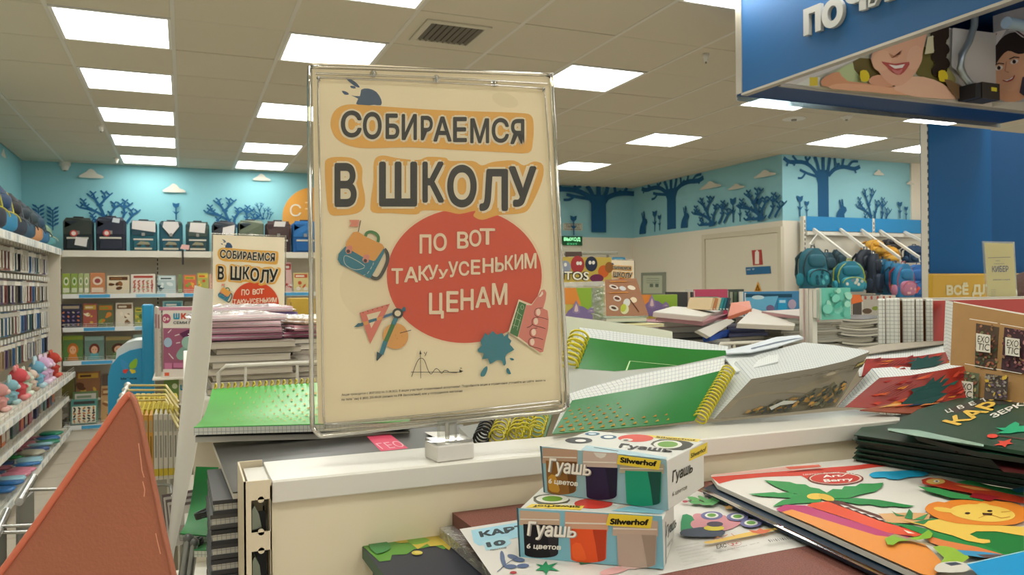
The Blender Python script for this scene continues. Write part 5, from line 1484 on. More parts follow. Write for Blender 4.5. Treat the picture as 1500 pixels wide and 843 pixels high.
P.up(); P.poly(K([(955, 520), (1060, 560), (1160, 640), (1040, 645)]), '#7a6040', 2)
P.poly(K([(1010, 190), (1290, 225), (1300, 560), (1130, 540), (1000, 440)]), '#c4c0b8'); 
P.build('girl_photo', pp)
# boy photo on the side panel
g = G(); xs = atY(1453, 120, PYI).x
g.box((xs, YN, ZH - .001), (xs + .01, PYI, atY(1420, 46, PYI).z), m_ph); pb = g.build('photo_panel', t)
P = pxprint(Vector((xs, 0, 1)), (-1, 0, 0), .0012)
P.poly(K([(1300, 100), (1560, 30), (1560, 660), (1310, 660)]), '#a8a4a0'); P.up()
P.poly(K([(1285, 240), (1310, 210), (1390, 190), (1290, 350)]), '#d8d0c8'); P.poly(K([(1280, 225), (1330, 215), (1290, 290)]), '#b06a50'); P.up()
P.poly(K([(1300, 480), (1340, 640), (1480, 650), (1530, 560), (1560, 300), (1480, 230), (1330, 300)]), '#d39c78', 3); P.up()
E_(1420, 440, 120, 150, '#d6a17c', .15); P.up()
P.poly(K([(1296, 470), (1300, 340), (1380, 230), (1480, 210), (1540, 260), (1540, 330), (1470, 350), (1400, 330), (1340, 390)]), '#2c2220', 3)
P.poly(K([(1400, 200), (1500, 160), (1560, 180), (1560, 260), (1490, 240), (1440, 200)]), '#d4ccc8', 2); P.up(); P.stroke(K([(1430, 180), (1500, 230), (1550, 260)]), 2.5, '#5a3c44'); P.stroke(K([(1460, 165), (1530, 215)]), 2, '#5a3c44')
for x, y in ((1345, 440), (1445, 400)): E_(x, y, 26, 15, '#e4d8cc', -.3); P.up(); E_(x, y, 12, 13, '#3a2418'); P.stroke(K([(x - 32, y - 16), (x, y - 30), (x + 34, y - 26)]), 1.6, '#3a2820')
P.stroke(K([(1395, 400), (1385, 460), (1410, 470)]), 1.4, '#b07c5c'); P.poly(K([(1365, 520), (1410, 515), (1450, 485), (1440, 515), (1400, 532)]), '#a04c44', 2); P.up(); P.poly(K([(1380, 519), (1412, 516), (1442, 494), (1432, 510), (1400, 525)]), '#e8e0d8', 1)
P.poly(K([(1480, 600), (1500, 500), (1560, 480), (1560, 660)]), '#3c3440', 1)
P.build('boy_photo', pb)
# conduit, ballast box
g = G(); g.tube([Vector(p) for p in [atY(*q, PYI - .07) for q in ((1428, 20), (1427, 38), (1420, 60), (1409, 80), (1407, 100), (1412, 112), (1425, 128))]], .018, mat('#9aa4a4', .3, .6), 8); g.build('cable_conduit', t)
A = atY(1424, 152, PYI - .1); B = atY(1463, 125, PYI - .1)
g = G(); g.box((A.x, PYI - .12, ZH + .001), (A.x + .04, PYI - .02, B.z - .01), mat('#16181c', .5)); g.box((A.x + .05, PYI - .12, ZH + .001), (B.x - .02, PYI - .02, B.z), mat('#2c241c', .5)); g.build('ballast_box', t)
g = G(); C_ = atY(1456, 131, PYI - .121); g.box((C_.x - .02, PYI - .1225, C_.z - .01), (C_.x + .02, PYI - .12, C_.z + .01), mat('#d0c030', .5)); g.build('yellow_sticker', t)
# blue pillar of display panels under the header
YP = 3.34
a = atY(1361, 250, YP); b = atY(1452, 250, YP)
t = thing('blue_pillar', ((a.x + b.x) / 2, YP, 0), 'tall blue display wall with slotted edge under the header sign', 'display wall')
m_pb = mat('#00558c', .6, spec=.2)
ztop = ZH - .02
g = G(); g.box((a.x, YP, 0), (b.x, YP + .06, ztop), m_pb); g.build('left_panel', t)
g = G(); g.box((b.x + .004, YP + .015, 0), (b.x + 1.6, YP + .075, ztop), mat('#004a7c', .6, spec=.2)); g.build('right_panel', t)
g = G(); g.box((a.x - .008, YP + .005, 0), (a.x - .001, YP + .05, ztop), m_shelf)
for k in range(60): g.box((a.x - .009, YP + .004, .05 + k * .045), (a.x - .003, YP + .0048, .07 + k * .045), m_slot)
g.build('slotted_upright', t)
# yellow strip sign
YY = YP - .1
q = [atY(x, y, YY) for x, y in ((1365, 401), (1600, 396), (1600, 445), (1366, 446))]
t = thing('yellow_strip_sign', q[0], 'yellow strip sign with white capital letters at the foot of the blue wall', 'sign')
g = G(); z0 = q[3].z - .02; g.box((q[0].x, YY, z0), (q[0].x + 1.4, YY + .03, q[0].z), mat('#c79c22', .5)); g.build('board', t, bevel=.01)
P = pxprint(q[0], (0, -1, 0), .002); P.text('ВСЁ ДЛЯ ШКОЛЫ', (1386, 433), (1532, 429.5), 15, '#d8d0a8', .05); P.build('lettering', t)
for x in (q[0].x + .1, q[0].x + 1.2):
    g = G(); g.box((x, YY + .03, z0 + .02), (x + .03, YP - .0005, z0 + .05), m_steel); g.build('bracket', t)
# ================================================================== THE NEAR GONDOLA
RZ, RY0, RY1 = 1.44, 0.69, 0.769
rx0, rx1 = atZ(400, 708, RZ).x, atZ(1315, 611, RZ).x
m_rail = mat('#dad7cc', .28, spec=.5); m_cream = mat('#e8dcbe', .45); m_post = mat('#ded1b4', .4)
t = thing('gondola', (0.8, .73, 0), 'cream metal shop gondola with a white top rail carrying the big poster stand', 'shelving')
g = G(); g.box((rx0, RY0, RZ - .003), (rx1, RY1, RZ), m_rail); g.box((rx0, RY0 - .0025, RZ - .0185), (rx1, RY0, RZ - .0005), m_rail); g.box((rx0, RY1, RZ - .0185), (rx1, RY1 + .002, RZ - .0005), m_rail)
g.build('top_rail', t, bevel=.002)
g = G(); g.box((rx0 - .018, RY0 + .012, RZ - .004), (rx0 + .01, RY1 - .004, RZ - .0035), m_rail); g.box((rx0 - .018, RY0 + .012, RZ - .02), (rx0 - .017, RY1 - .004, RZ - .004), m_rail); g.build('rail_tongue', t, bevel=.0005)
g = G(); g.box((rx0, RY0 + .008, .1), (rx1, RY0 + .012, RZ - .019), m_cream); g.build('back_panel', t)
g = G(); g.box((rx0, RY1 - .012, .1), (rx1, RY1 - .008, RZ - .019), m_panel); g.build('far_back_panel', t)
# slotted post: hollow profile with keyhole slots
pxl, pxr = atY(357, 700, RY0).x, rx0 - .0005
g = G()
zs = [atY(378, y, RY0).z for y in (733, 781, 808, 870, 897, 960)]
sl, sr = atY(368, 740, RY0).x, pxr - .0008
def front(z0, z1, x0=pxl, x1=pxr): g.box((x0, RY0, z0), (x1, RY0 + .002, z1), m_post)
front(zs[0], RZ + .001); front(zs[2], zs[1]); front(zs[4], zs[3]); front(.02, zs[5])
for a, b in ((1, 0), (3, 2), (5, 4)):
    front(zs[a], zs[b], pxl, sl); front(zs[a], zs[b], sr, pxr)
g.box((pxl - .0, RY0, .02), (pxl + .0015, RY1 + .006, RZ + .001), m_post); g.box((pxl, RY1 + .004, .02), (pxr, RY1 + .006, RZ + .001), m_post); g.box((pxr - .0012, RY0, .02), (pxr, RY0 + .02, RZ - .004), m_post)
po = g.build('slotted_post', t)
g = G(); g.box((pxl + .004, RY0 + .02, .02), (pxr - .003, RY0 + .022, RZ - .03), mat('#26282a', .6)); g.build('post_core', po)
for a, b in ((1, 0), (3, 2), (5, 4)):
    g = G(); xm_ = (sl + sr) / 2; r_ = (sr - sl) * .17
    for zz in (zs[a], zs[b]): g.lathe((xm_, RY0, zz), (0, 1, 0), [(0, r_), (.002, r_)], m_post, 16)
    g.build('slot_notch', po)
    g = G(); g.prism([Vector((sl + .001, RY0 + .006, zs[a] + .001)), Vector((xm_ + .001, RY0 + .006, zs[a] + .002)), Vector((xm_ - .001, RY0 + .006, zs[b] - .014)), Vector((sl + .003, RY0 + .006, zs[b] - .006)), Vector((sl + .001, RY0 + .006, zs[b] - .01))], (0, .01, 0), mat('#7c8474', .4, .5)); g.build('hook_tongue', po)
g = G(); g.box((rx1 - .03, RY0 + .012, .02), (rx1, RY1 - .012, RZ - .02), m_post); g.build('far_post', t)
g = G(); g.box((-.05, RY1 + .01, 1.17), (1.85, 1.26, 1.19), m_shelf); g.build('far_shelf', t)
g = G(); g.box((rx0, .18, 1.17), (1.85, RY0 + .006, 1.19), m_shelf); g.build('near_shelf', t)
for z in (.25, .7):
    g = G(); g.box((-.05, .18, z), (1.85, 1.26, z + .02), m_shelf); g.build('lower_shelf', t)
g = G(); g.box((-.05, .2, 0), (1.85, 1.24, .1), m_shelf); g.build('plinth', t)
g = G(); g.box((rx1 + .002, RY0 + .03, .1), (1.85, RY1 - .03, 1.36), m_panel); g.build('next_panel', t)

SQ = squared('#cfd1cb', '#929ca6'); SQB = squared('#cccfca', '#98a4b0', .005, .10)
m_yel = mat('#cfc22e', .35)

def P3(p): return atD(p[0], p[1], p[2])
def pgrid(g, A, B, m, uvstep=True, smoothf=True, rows=1):
    """surface between two polylines of 3D points; uv in metres"""
    R_ = [[A[i].lerp(B[i], k / rows) for i in range(len(A))] for k in range(rows + 1)]
    L = [0]
    for i in range(1, len(A)): L.append(L[-1] + (A[i] - A[i - 1]).length)
    W_ = (A[0] - B[0]).length
    uv = [[(L[i], W_ * k / rows) for i in range(len(A))] for k in range(rows + 1)]
    g.grid(R_, m, smooth=smoothf, uvs=uv)
def pad(name, label, cat, tf, tb, bf, bb, cover, pages, back=None, group=None, cov_t=.0012):
    """bent notebook given by four polylines: top-front, top-back, bottom-front, bottom-back of its page block"""
    tf, tb, bf, bb = [[P3(p) if len(p) == 3 and not isinstance(p, Vector) else p for p in L] for L in (tf, tb, bf, bb)]
    tt = thing(name, sum(bf, Vector()) / len(bf), label, cat, group)
    nf = []
    for i in range(len(tf)):
        j = min(i, len(tf) - 2)
        n = (tf[j + 1] - tf[j]).cross(bf[j] - tf[j]).normalized()
        if (EYE - tf[i]).dot(n) < 0: n = -n
        nf.append(n * cov_t)
    g = G()
    pgrid(g, tf, tb, pages, smoothf=False); pgrid(g, [tf[0], tb[0]], [bf[0], bb[0]], pages, smoothf=False); pgrid(g, [tf[-1], tb[-1]], [bf[-1], bb[-1]], pages, smoothf=False); pgrid(g, bf, bb, pages)
    g.build('page_block', tt)
    g = G(); F1 = [p + n for p, n in zip(tf, nf)]; F2 = [p + n for p, n in zip(bf, nf)]
    pgrid(g, F1, F2, cover, rows=4); pgrid(g, tf, F1, cover); pgrid(g, bf, F2, cover); pgrid(g, [tf[0], F1[0]], [bf[0], F2[0]], cover); pgrid(g, [tf[-1], F1[-1]], [bf[-1], F2[-1]], cover)
    co = g.build('front_cover', tt)
    g = G(); B1 = [p - n for p, n in zip(tb, nf)]; B2 = [p - n for p, n in zip(bb, nf)]
    pgrid(g, B1, B2, back or cover, rows=2); pgrid(g, tb, B1, back or cover); g.build('back_cover', tt)
    return tt, F1, F2, nf, co
def surfprint(F1, F2, nf, eps=.0004):
    """print on the bent cover: u 0..1 along, v 0..1 from top edge to bottom edge"""
    def mp(u, v):
        k = max(0, min(len(F1) - 1.0001, u * (len(F1) - 1))); i = int(k); f = k - i
        return F1[i].lerp(F1[i + 1], f).lerp(F2[i].lerp(F2[i + 1], f), v)
    return Print(mp, nf[len(nf) // 2], eps)
def coil(A, B, n, r, m, tt, wire=.0011, ax=None, name='spiral_coil'):
    g = G(); A, B = Vector(A), Vector(B); T = (B - A).normalized()
    e1 = T.cross(Vector((0, 0, 1)));  e1 = e1.normalized() if e1.length > .01 else Vector((1, 0, 0)); e2 = T.cross(e1)
    for k in range(n):
        c = A.lerp(B, (k + .5) / n)
        g.tube([c + e1 * r * cos(a) + e2 * r * sin(a) + T * ((B - A).length / n * .35 * (q / 14 - .5)) for q, a in enumerate([2 * pi * q / 14 for q in range(14)])], wire, m, 6, closed=True)
    return g.build(name, tt)

# ---------------------------------------------------------------- notebooks behind the rail, right half
def shade(col, s=0.0): return mat(col, .38)
m_green = mat('#1b7030', .32, vary=.12, vscale=14)
tt, F1, F2, nf, co = pad('spiral_notebook', 'large green spiral notebook with triangle pattern standing against the rail beside the poster', 'notebook',
    [(838, 588, .89), (883, 580, .905), (933, 571, .92), (999, 558, .94), (1060, 543, .965)],
    [(833, 577, .91), (872, 565, .93), (933, 549, .955), (999, 536, .985), (1062, 524, 1.01)],
    [(809, 637, .835), (858, 633, .85), (912, 628, .865), (968, 623, .88), (1017, 617, .90)],
    [(809, 634, .85), (858, 630, .865), (912, 625, .88), (968, 620, .895), (1019, 614, .915)], m_green, SQ)
P = surfprint(F1, F2, nf)
for i in range(11):
    for j in range(6):
        if i > 7 - (5 - j) * .4 and j < 4: continue
        u, v = .035 + i * .072 + (j % 2) * .03, .34 + j * .115
        if v > .97: continue
        s_ = .026 * (1 - i * .05) * (.6 + .1 * j)
        if s_ > .006: P.poly([(u - s_ * .8, v + s_ * 1.6), (u + s_ * .8, v + s_ * 1.6), (u + s_ * .2, v - s_ * 1.6)], '#a88a3a' if j % 2 else '#b07a34')
P.build('triangle_print', tt)
coil(P3((1068, 541, .965)), P3((1024, 616, .90)), 17, .0075, m_yel, tt)
tt, F1, F2, nf, co = pad('spiral_notebook', 'green spiral notebook with its coil on the left, behind the triangle-patterned one', 'notebook',
    [(857, 495, 1.05), (900, 501, 1.06), (950, 507, 1.075), (1016, 513, 1.09), (1066, 515, 1.10)],
    [(848, 480, 1.07), (900, 486, 1.08), (950, 492, 1.095), (1016, 500, 1.115), (1067, 508, 1.13)],
    [(843, 542, 1.0), (900, 546, 1.01), (950, 550, 1.02), (1000, 556, 1.03), (1046, 560, 1.04)],
    [(843, 540, 1.02), (900, 544, 1.03), (950, 548, 1.04), (1000, 554, 1.05), (1046, 558, 1.06)], mat('#12701f', .3, vary=.15, vscale=10), SQB)
P = surfprint(F1, F2, nf); P.stroke([(.33, .98), (.36, .62), (.8, .62)], .012, '#b8d8a0'); P.build('frame_print', tt)
coil(P3((850, 490, 1.04)), P3((832, 536, 1.0)), 7, .012, m_yel, tt, .0016)
# pale inner sheet behind, grey inner cover between
def sheet(name, cat, label, A, B, col, th=.0015, m=None, group=None, rough=.5):
    A = [P3(p) for p in A]; B = [P3(p) for p in B]
    tt = thing(name, sum(B, Vector()) / len(B), label, cat, group)
    g = G(); mm = m or mat(col, rough)
    n = (A[1] - A[0]).cross(B[0] - A[0]).normalized()
    if (EYE - A[0]).dot(n) > 0: n = -n
    pgrid(g, A, B, mm, rows=2); C_ = [p + n * th for p in A]; D_ = [p + n * th for p in B]
    pgrid(g, C_, D_, mm, rows=2); pgrid(g, A, C_, mm); pgrid(g, B, D_, mm); pgrid(g, [A[0], C_[0]], [B[0], D_[0]], mm); pgrid(g, [A[-1], C_[-1]], [B[-1], D_[-1]], mm)
    o = g.build('sheet', tt)
    return tt, A, B, -n
tt, A, B, n = sheet('notebook_cover', 'notebook', 'grey inner cover standing between the two green spiral notebooks', [(832, 540, 1.0), (900, 545, 1.0), (990, 537, 1.0), (1060, 522, 1.02)], [(832, 592, .93), (900, 592, .93), (990, 570, .95), (1060, 536, 1.0)], '#a9aca4')
g = G(); pgrid(g, [p + n * .0006 for p in A], [p + n * .0006 + Vector((0, 0, -.0025)) for p in A], mat('#c8cac4', .5)); g.build('pale_edge', tt)  # paler strip along the top of the grey cover
tt, A, B, n = sheet('notebook_cover', 'notebook', 'pale greenish back cover rising behind the upper green notebook', [(824, 463, 1.14), (880, 470, 1.14), (940, 478, 1.15), (985, 486, 1.16)], [(824, 560, 1.1), (880, 560, 1.1), (940, 560, 1.1), (986, 560, 1.1)], '#c0c4ae')
g = G(); pgrid(g, [p + n * .0006 for p in A], [p + n * .0006 + Vector((0, 0, -.003)) for p in A], mat('#dcdccc', .5)); g.build('pale_edge', tt)  # lighter band on the upper rim of this sheet

# landscape notebooks
m_land = mat('#6f6857', .6, vary=.10, vscale=9)
tt, F1, F2, nf, co = pad('landscape_notebook', 'thick notebook with grey mountain landscape cover bulging behind the rail', 'notebook',
    [(1100, 556, .94), (1146, 548, .955), (1192, 540, .97), (1239, 529, .99), (1273, 516, 1.01)],
    [(1078, 530, 1.0), (1131, 514, 1.06), (1177, 502, 1.1), (1223, 506, 1.08), (1272, 514, 1.03)],
    [(1046, 614, .905), (1090, 611, .915), (1135, 607, .93), (1180, 602, .945), (1223, 597, .96)],
    [(1036, 612, .93), (1085, 609, .94), (1130, 605, .955), (1176, 600, .97), (1220, 595, .985)], m_land, squared('#c6c9c3', '#98a3ac', .004, .12))
P = surfprint(F1, F2, nf, .0005)
r = random.Random(4)
P.poly([(0, .55), (.2, .42), (.42, .5), (.6, .35), (.78, .3), (.9, .5), (1, .62), (1, .8), (0, .85)], '#7c7460', 0); P.up()
P.poly([(.2, .95), (.3, .78), (.36, .8), (.4, .66), (.47, .7), (.52, .62), (.6, .66), (.66, .52), (.74, .56), (.8, .46), (.88, .6), (.93, .58), (.98, .74), (.98, .97), (.6, .985)], '#625c49', 0); P.up()
for k in range(110):
    u = r.uniform(.22, .95); v = r.uniform(.95 - .42 * min(1, (u - .15) * 1.8), .96)
    P.poly([(u + r.uniform(.008, .03) * cos(a), v + r.uniform(.02, .06) * sin(a)) for a in [q * pi / 3 for q in range(6)]], r.choice(['#4a4a38', '#3a3e34', '#8a6c3c', '#a07a3c', '#6c6a50', '#353a3a']))
    if k % 9 == 0: P.up()
P.up(); P.poly([(.36, .86), (.44, .74), (.56, .78), (.54, .83), (.44, .84), (.4, .93)], '#a8aaa0', 1)
for k in range(9):
    u = .08 + k * .09; P.stroke([(u, .2 + .02 * (k % 3)), (u + .16, .16 + .03 * (k % 2)), (u + .24, .22)], .012, '#5f5848', sm=2)
P.ell(.66, .28, .055, .06, '#7d745e'); P.up(); P.ell(.66, .27, .035, .035, '#948b76'); P.rect(.86, .16, .955, .30, '#4a4430'); P.up(); P.text('ланд', (.87, .26), (.945, .22), .07, '#c8b464', .02, up=(0, -.07))
P.build('landscape_print', tt)
tt, A, B, n = sheet('notebook_cover', 'notebook', 'blue-white lifted cover lying over the landscape notebooks', [(1063, 513, 1.04), (1100, 505, 1.08), (1137, 494, 1.14), (1170, 491, 1.16), (1177, 495, 1.14)], [(1064, 518, 1.02), (1100, 516, 1.03), (1137, 508, 1.06), (1160, 501, 1.1), (1177, 496, 1.13)], '#c4ccd0')
g = G(); pgrid(g, [a.lerp(b, .55) + n * .0005 for a, b in zip(A[1:], B[1:])], [a.lerp(b, .7) + n * .0005 for a, b in zip(A[1:], B[1:])], mat('#5a6a7a', .5)); g.build('fold_line', tt)
tt, A, B, n = sheet('notebook_cover', 'notebook', 'white squared pages spreading between green notebook and landscape notebook', [(1060, 522, 1.03), (1100, 515, 1.06), (1140, 508, 1.09)], [(1078, 545, .97), (1100, 540, .98), (1140, 530, 1.0)], '#cfd2cc', m=squared('#d5d8d2', '#aab4bc', .004, .12))
g = G(); pgrid(g, [p + n * .0006 for p in A], [p + n * .0006 + Vector((0, 0, -.001)) for p in A], mat('#8a949a', .5)); g.build('sheet_edge', tt)
# red feather notebooks
m_red = mat('#8f2418', .35, vary=.25, vscale=12)
def feather(P, seed=2):
    r = random.Random(seed)
    for k in range(34):
        u = r.uniform(.05, .95); v = r.uniform(.08, .92); L = r.uniform(.06, .16); w = r.uniform(.025, .06); a = r.uniform(-1.2, -.4)
        c = r.choice(['#b8402c', '#c45a34', '#a02c24', '#144a44', '#1a5a50', '#7a1c1c', '#b4502c']) if .36 < u < .75 else r.choice(['#b8402c', '#c45a34', '#a02c24', '#7a1c1c', '#c8782c'])
        P.poly([(u, v), (u + L * .5 * cos(a) - w * .5, v + L * .9 * sin(a) * 1.0 - .0), (u + L * cos(a), v + L * 1.8 * sin(a)), (u + L * .5 * cos(a) + w * .6, v + L * .8 * sin(a) + .06)], c)
        if k % 6 == 0: P.up()
    P.up(); P.poly([(.40, .95), (.42, .6), (.37, .5), (.46, .42), (.47, .2), (.52, .34), (.58, .16), (.58, .4), (.66, .3), (.63, .5), (.72, .46), (.66, .66), (.74, .7), (.64, .95)], '#12403c', 0); P.up()
    for k in range(7): P.stroke([(.12 + k * .03, .55 + k * .02), (.2 + k * .03, .25 + k * .02)], .006, '#5a1410')
tt, F1, F2, nf, co = pad('feather_notebook', 'red feather-patterned notebook with white squared pages, lower one right of the landscape', 'notebook',
    [(1288, 554, 1.0), (1331, 551, 1.02), (1378, 543, 1.04), (1410, 537, 1.06), (1434, 532, 1.08)],
    [(1277, 540, 1.05), (1320, 537, 1.08), (1360, 533, 1.11), (1400, 526, 1.13), (1433, 528, 1.10)],
    [(1237, 597, .965), (1280, 599, .975), (1330, 600, .985), (1375, 597, 1.0), (1415, 590, 1.02)],
    [(1226, 597, .985), (1270, 597, .995), (1320, 598, 1.005), (1365, 595, 1.02), (1410, 588, 1.04)], m_red, squared('#dadcd6', '#8c98a4', .005, .13))
P = surfprint(F1, F2, nf); feather(P); P.build('feather_print', tt)
tt, F1, F2, nf, co = pad('feather_notebook', 'red feather-patterned notebook with white squared pages, upper one under the pads', 'notebook',
    [(1268, 527, 1.10), (1310, 526, 1.11), (1347, 523, 1.12), (1385, 517, 1.14), (1413, 511, 1.16)],
    [(1257, 510, 1.17), (1310, 505, 1.19), (1347, 503, 1.20), (1385, 502, 1.21), (1411, 508, 1.18)],
    [(1262, 552, 1.04), (1310, 550, 1.05), (1347, 547, 1.06), (1385, 540, 1.08), (1405, 534, 1.10)],
    [(1258, 552, 1.08), (1305, 550, 1.09), (1343, 547, 1.10), (1380, 540, 1.12), (1402, 534, 1.14)], m_red, squared('#dcded8', '#a4aeb8', .004, .12))
P = surfprint(F1, F2, nf); feather(P, 6); P.build('feather_print', tt)
tt, A, B, n = sheet('notebook_cover', 'notebook', 'taupe cover curling over the upper red notebook', [(1254, 512, 1.13), (1290, 505, 1.19), (1347, 501, 1.22), (1390, 500, 1.22)], [(1262, 520, 1.11), (1300, 514, 1.13), (1347, 508, 1.15), (1392, 503, 1.20)], '#a59c8c')
g = G(); pgrid(g, [p + n * .0006 for p in A], [p + n * .0006 + Vector((0, 0, -.001)) for p in A], mat('#c8c0b0', .5)); g.build('pale_edge', tt)  # thin paler line along the far rim of the taupe cover
# orange-streaked lower sheets between feather notebook and green cards
tt, A, B, n = sheet('feather_card', 'card', 'orange streaked card sticking out below the red feather notebook', [(1300, 592, .98), (1350, 590, 1.0), (1400, 586, 1.03), (1440, 580, 1.06)], [(1260, 601, .95), (1330, 606, .955), (1362, 606, .96), (1400, 597, .98)], '#8a4428', rough=.35)
P = Print(lambda u, v: A[0].lerp(A[-1], u).lerp(B[0].lerp(B[-1], u), v), n, .0006)
for k, c in enumerate(('#c89a5c', '#b8502c', '#22304c', '#c07840', '#1e2c40', '#d0a878')): P.poly([(.1 + k * .14, .2), (.22 + k * .14, .1), (.26 + k * .14, .6), (.12 + k * .14, .8)], c)
P.build('streak_print', tt)

# upright squared pads seen edge-on, then red and kraft covers
def upright(x0, x1, yt, yb, d, m, label, depth=.16, top=None, dx=0, cov=None):
    A = atD(x0, yb, d); B = atY(x1, yb, A.y); h = atY((x0 + x1) / 2, yt, A.y).z - A.z; w = B.x - A.x
    h += A.z - 1.2; A.z = 1.2
    dv = ray((x0 + x1) / 2, 470); fr = frame(A, -atan2(dv.x, dv.y)); w = (x1 - x0) * .9 / F_PX * d; tt = thing('squared_pad', A, label, 'notebook', 'squared pads standing upright')
    g = G(); g.box((.0006, 0, 0), (w - .0006, depth, h), m, fr); g.build('page_block', tt)
    g = G(); cm = mat(cov or '#c8c6bc', .5); g.box((0, .0005, 0), (.0006, depth, h), cm, fr); g.box((w - .0006, .0005, 0), (w, depth, h), cm, fr); g.build('cover', tt)
    return tt
UQ = squared('#d8d9d2', '#8d8f8c', .006, .10)
UP_ = [(1286, 1297, 440, '#c8c6bc', 'leftmost squared pad standing upright right of the dark pile'), (1297, 1319, 439, '#7c4a28', 'wide squared pad with brown right cover, second upright from the left'),
       (1322, 1340, 440, '#c8c6bc', 'squared pad, third upright from the left, wavy lines'), (1341, 1353, 440, '#7c4a28', 'squared pad with brown right cover, fourth upright from the left'), (1356, 1367, 440, '#c8c6bc', 'squared pad just left of the red cover, fifth upright')]
for x0, x1, yt, cv, lb in UP_: upright(x0, x1, yt, 506, 1.26, UQ, lb, cov=cv)
for x0, x1 in ((1319, 1322), (1353, 1356)):
    A = atD(x0, 506, 1.265); B = atY(x1, 506, A.y); zt = atY(x0, 441, A.y).z
    tt = thing('brown_board', A, 'thin brown board between upright squared pads, %s one' % ('left' if x0 < 1330 else 'right'), 'board')
    g = G(); g.box((A.x, A.y, 1.2), (B.x, A.y + .004, zt), mat('#7a4c2a', .6)); g.build('board', tt)
    g = G(); g.box((A.x, A.y - .0004, 1.2), (B.x, A.y, 1.23), mat('#8a5c38', .6)); g.build('board_edge', tt)
# red notebook behind
A = atD(1367, 506, 1.30); B = atY(1560, 506, A.y); zt = atY(1367, 441, A.y).z
tt = thing('red_notebook', A, 'red notebook with white page top standing behind the kraft notebook', 'notebook')
g = G(); g.box((A.x, A.y, 1.2), (B.x, A.y + .0015, zt), mat('#a82c20', .45)); g.build('cover', tt)
g = G(); g.box((A.x, A.y + .002, 1.2), (B.x, A.y + .014, zt + .001), mat('#d4cfc0', .7)); g.build('page_block', tt)
# white board line going left at the top
A = atD(1316, 441, 1.30); B = atY(1560, 436, A.y)
tt = thing('white_divider', A, 'thin white divider edge running behind the upright pads', 'divider')
g = G(); g.box((A.x, A.y + .02, 1.2), (B.x, A.y + .023, atY(1400, 437, A.y + .02).z), mat('#d2cdbf', .5)); g.build('panel', tt)
g = G(); g.box((A.x, A.y + .0195, atY(1400, 437, A.y + .02).z), (B.x, A.y + .0235, atY(1400, 436, A.y + .02).z), mat('#e4e0d4', .4)); g.build('edge_strip', tt)
# kraft notebook with exotic fruit pictures
KQ = [(1396, 443, 1.12), (1540, 469, .99), (1530, 640, .95), (1389, 600, 1.05)]
k0 = [P3(p) for p in KQ]
nk = (k0[1] - k0[0]).cross(k0[3] - k0[0]).normalized(); nk = nk if (EYE - k0[0]).dot(nk) > 0 else -nk
k0[2] = atP(1530, 640, k0[0], nk)
tt = thing('kraft_notebook', (k0[2] + k0[3]) / 2, 'brown kraft notebook with four picture windows standing right of the squared pads', 'notebook')
m_kraft = mat('#96703c', .7, vary=.06, vscale=40)
g = G(); g.prism(k0, -nk * .0012, m_kraft); co = g.build('front_cover', tt)
g = G(); ab = [k0[0] - nk * .0013, k0[1] - nk * .0013, k0[2] - nk * .0013, k0[3] - nk * .0013]
e_ = (k0[0] - k0[3]).normalized(); ab[0] = ab[0] + e_ * .002; ab[1] = ab[1] + e_ * .003; g.prism(ab, -nk * .004, mat('#d4cfc2', .7)); g.build('page_block', tt)
P = Print(lambda x, y: atP(x, y, k0[0], nk), nk, .0003)
def window(q, c0, cs, seed):
    r = random.Random(seed); P.poly(q, c0); P.up(); l0 = P.l
    xs = [p[0] for p in q]; ys = [p[1] for p in q]
    for k in range(60):
        x, y = r.uniform(min(xs) + 3, max(xs) - 3), r.uniform(min(ys) + 4, max(ys) - 4)
        P.l = l0 + k % 4; P.ell(x, y, r.uniform(1.5, 3.6), r.uniform(1, 2.2), r.choice(cs), r.uniform(0, 3), 8)
    P.l = l0 + 5
window([(1430, 474), (1464, 480), (1460, 544), (1428, 538)], '#4a3a2a', ['#5a3c2c', '#7a5a38', '#8a4a34', '#3c4a34', '#9a6c4c', '#6a7048'], 1)
window([(1473, 481), (1508, 487), (1502, 549), (1468, 544)], '#3c2428', ['#5a2c34', '#7a4a4c', '#3c2c30', '#8a6c50', '#a4706c'], 2)
window([(1406, 545), (1438, 550), (1436, 590), (1402, 584)], '#5a6048', ['#6a7048', '#8a9068', '#4a5038', '#a09868', '#7a4a38'], 3)
window([(1449, 551), (1482, 556), (1480, 590), (1446, 588)], '#4a4038', ['#7a6a50', '#c0a038', '#8a8478', '#3c3430', '#6a5a6a'], 4)
for a, b, c, d_, lines in ((1436, 493, 1457, 521, ('EXO', 'TIC')), (1479, 499, 1500, 527, ('EXO', 'TIC')), (1409, 562, 1432, 590, ('EXO', 'TIC'))):
    P.poly([(a, b), (c, b + 3), (c, d_ + 1), (a, d_ - 2)], '#c9c4b4'); P.up(); hh = (d_ - b) * .36
    P.text(lines[0], (a + 2, b + hh + 3), (c - 2, b + hh + 5), hh, '#2c261e', 0); P.text(lines[1], (a + 2, d_ - 4), (c - 2, d_ - 2), hh, '#2c261e', 0)
for x0, y0, x1, y1 in ((1427, 472.5, 1468, 479), (1472, 480, 1512, 487), (1420, 538, 1462, 546), (1466, 546, 1504, 553)): P.stroke([(x0, y0), (x1, y1)], .9, '#dcd6c6')
P.build('picture_windows', co)
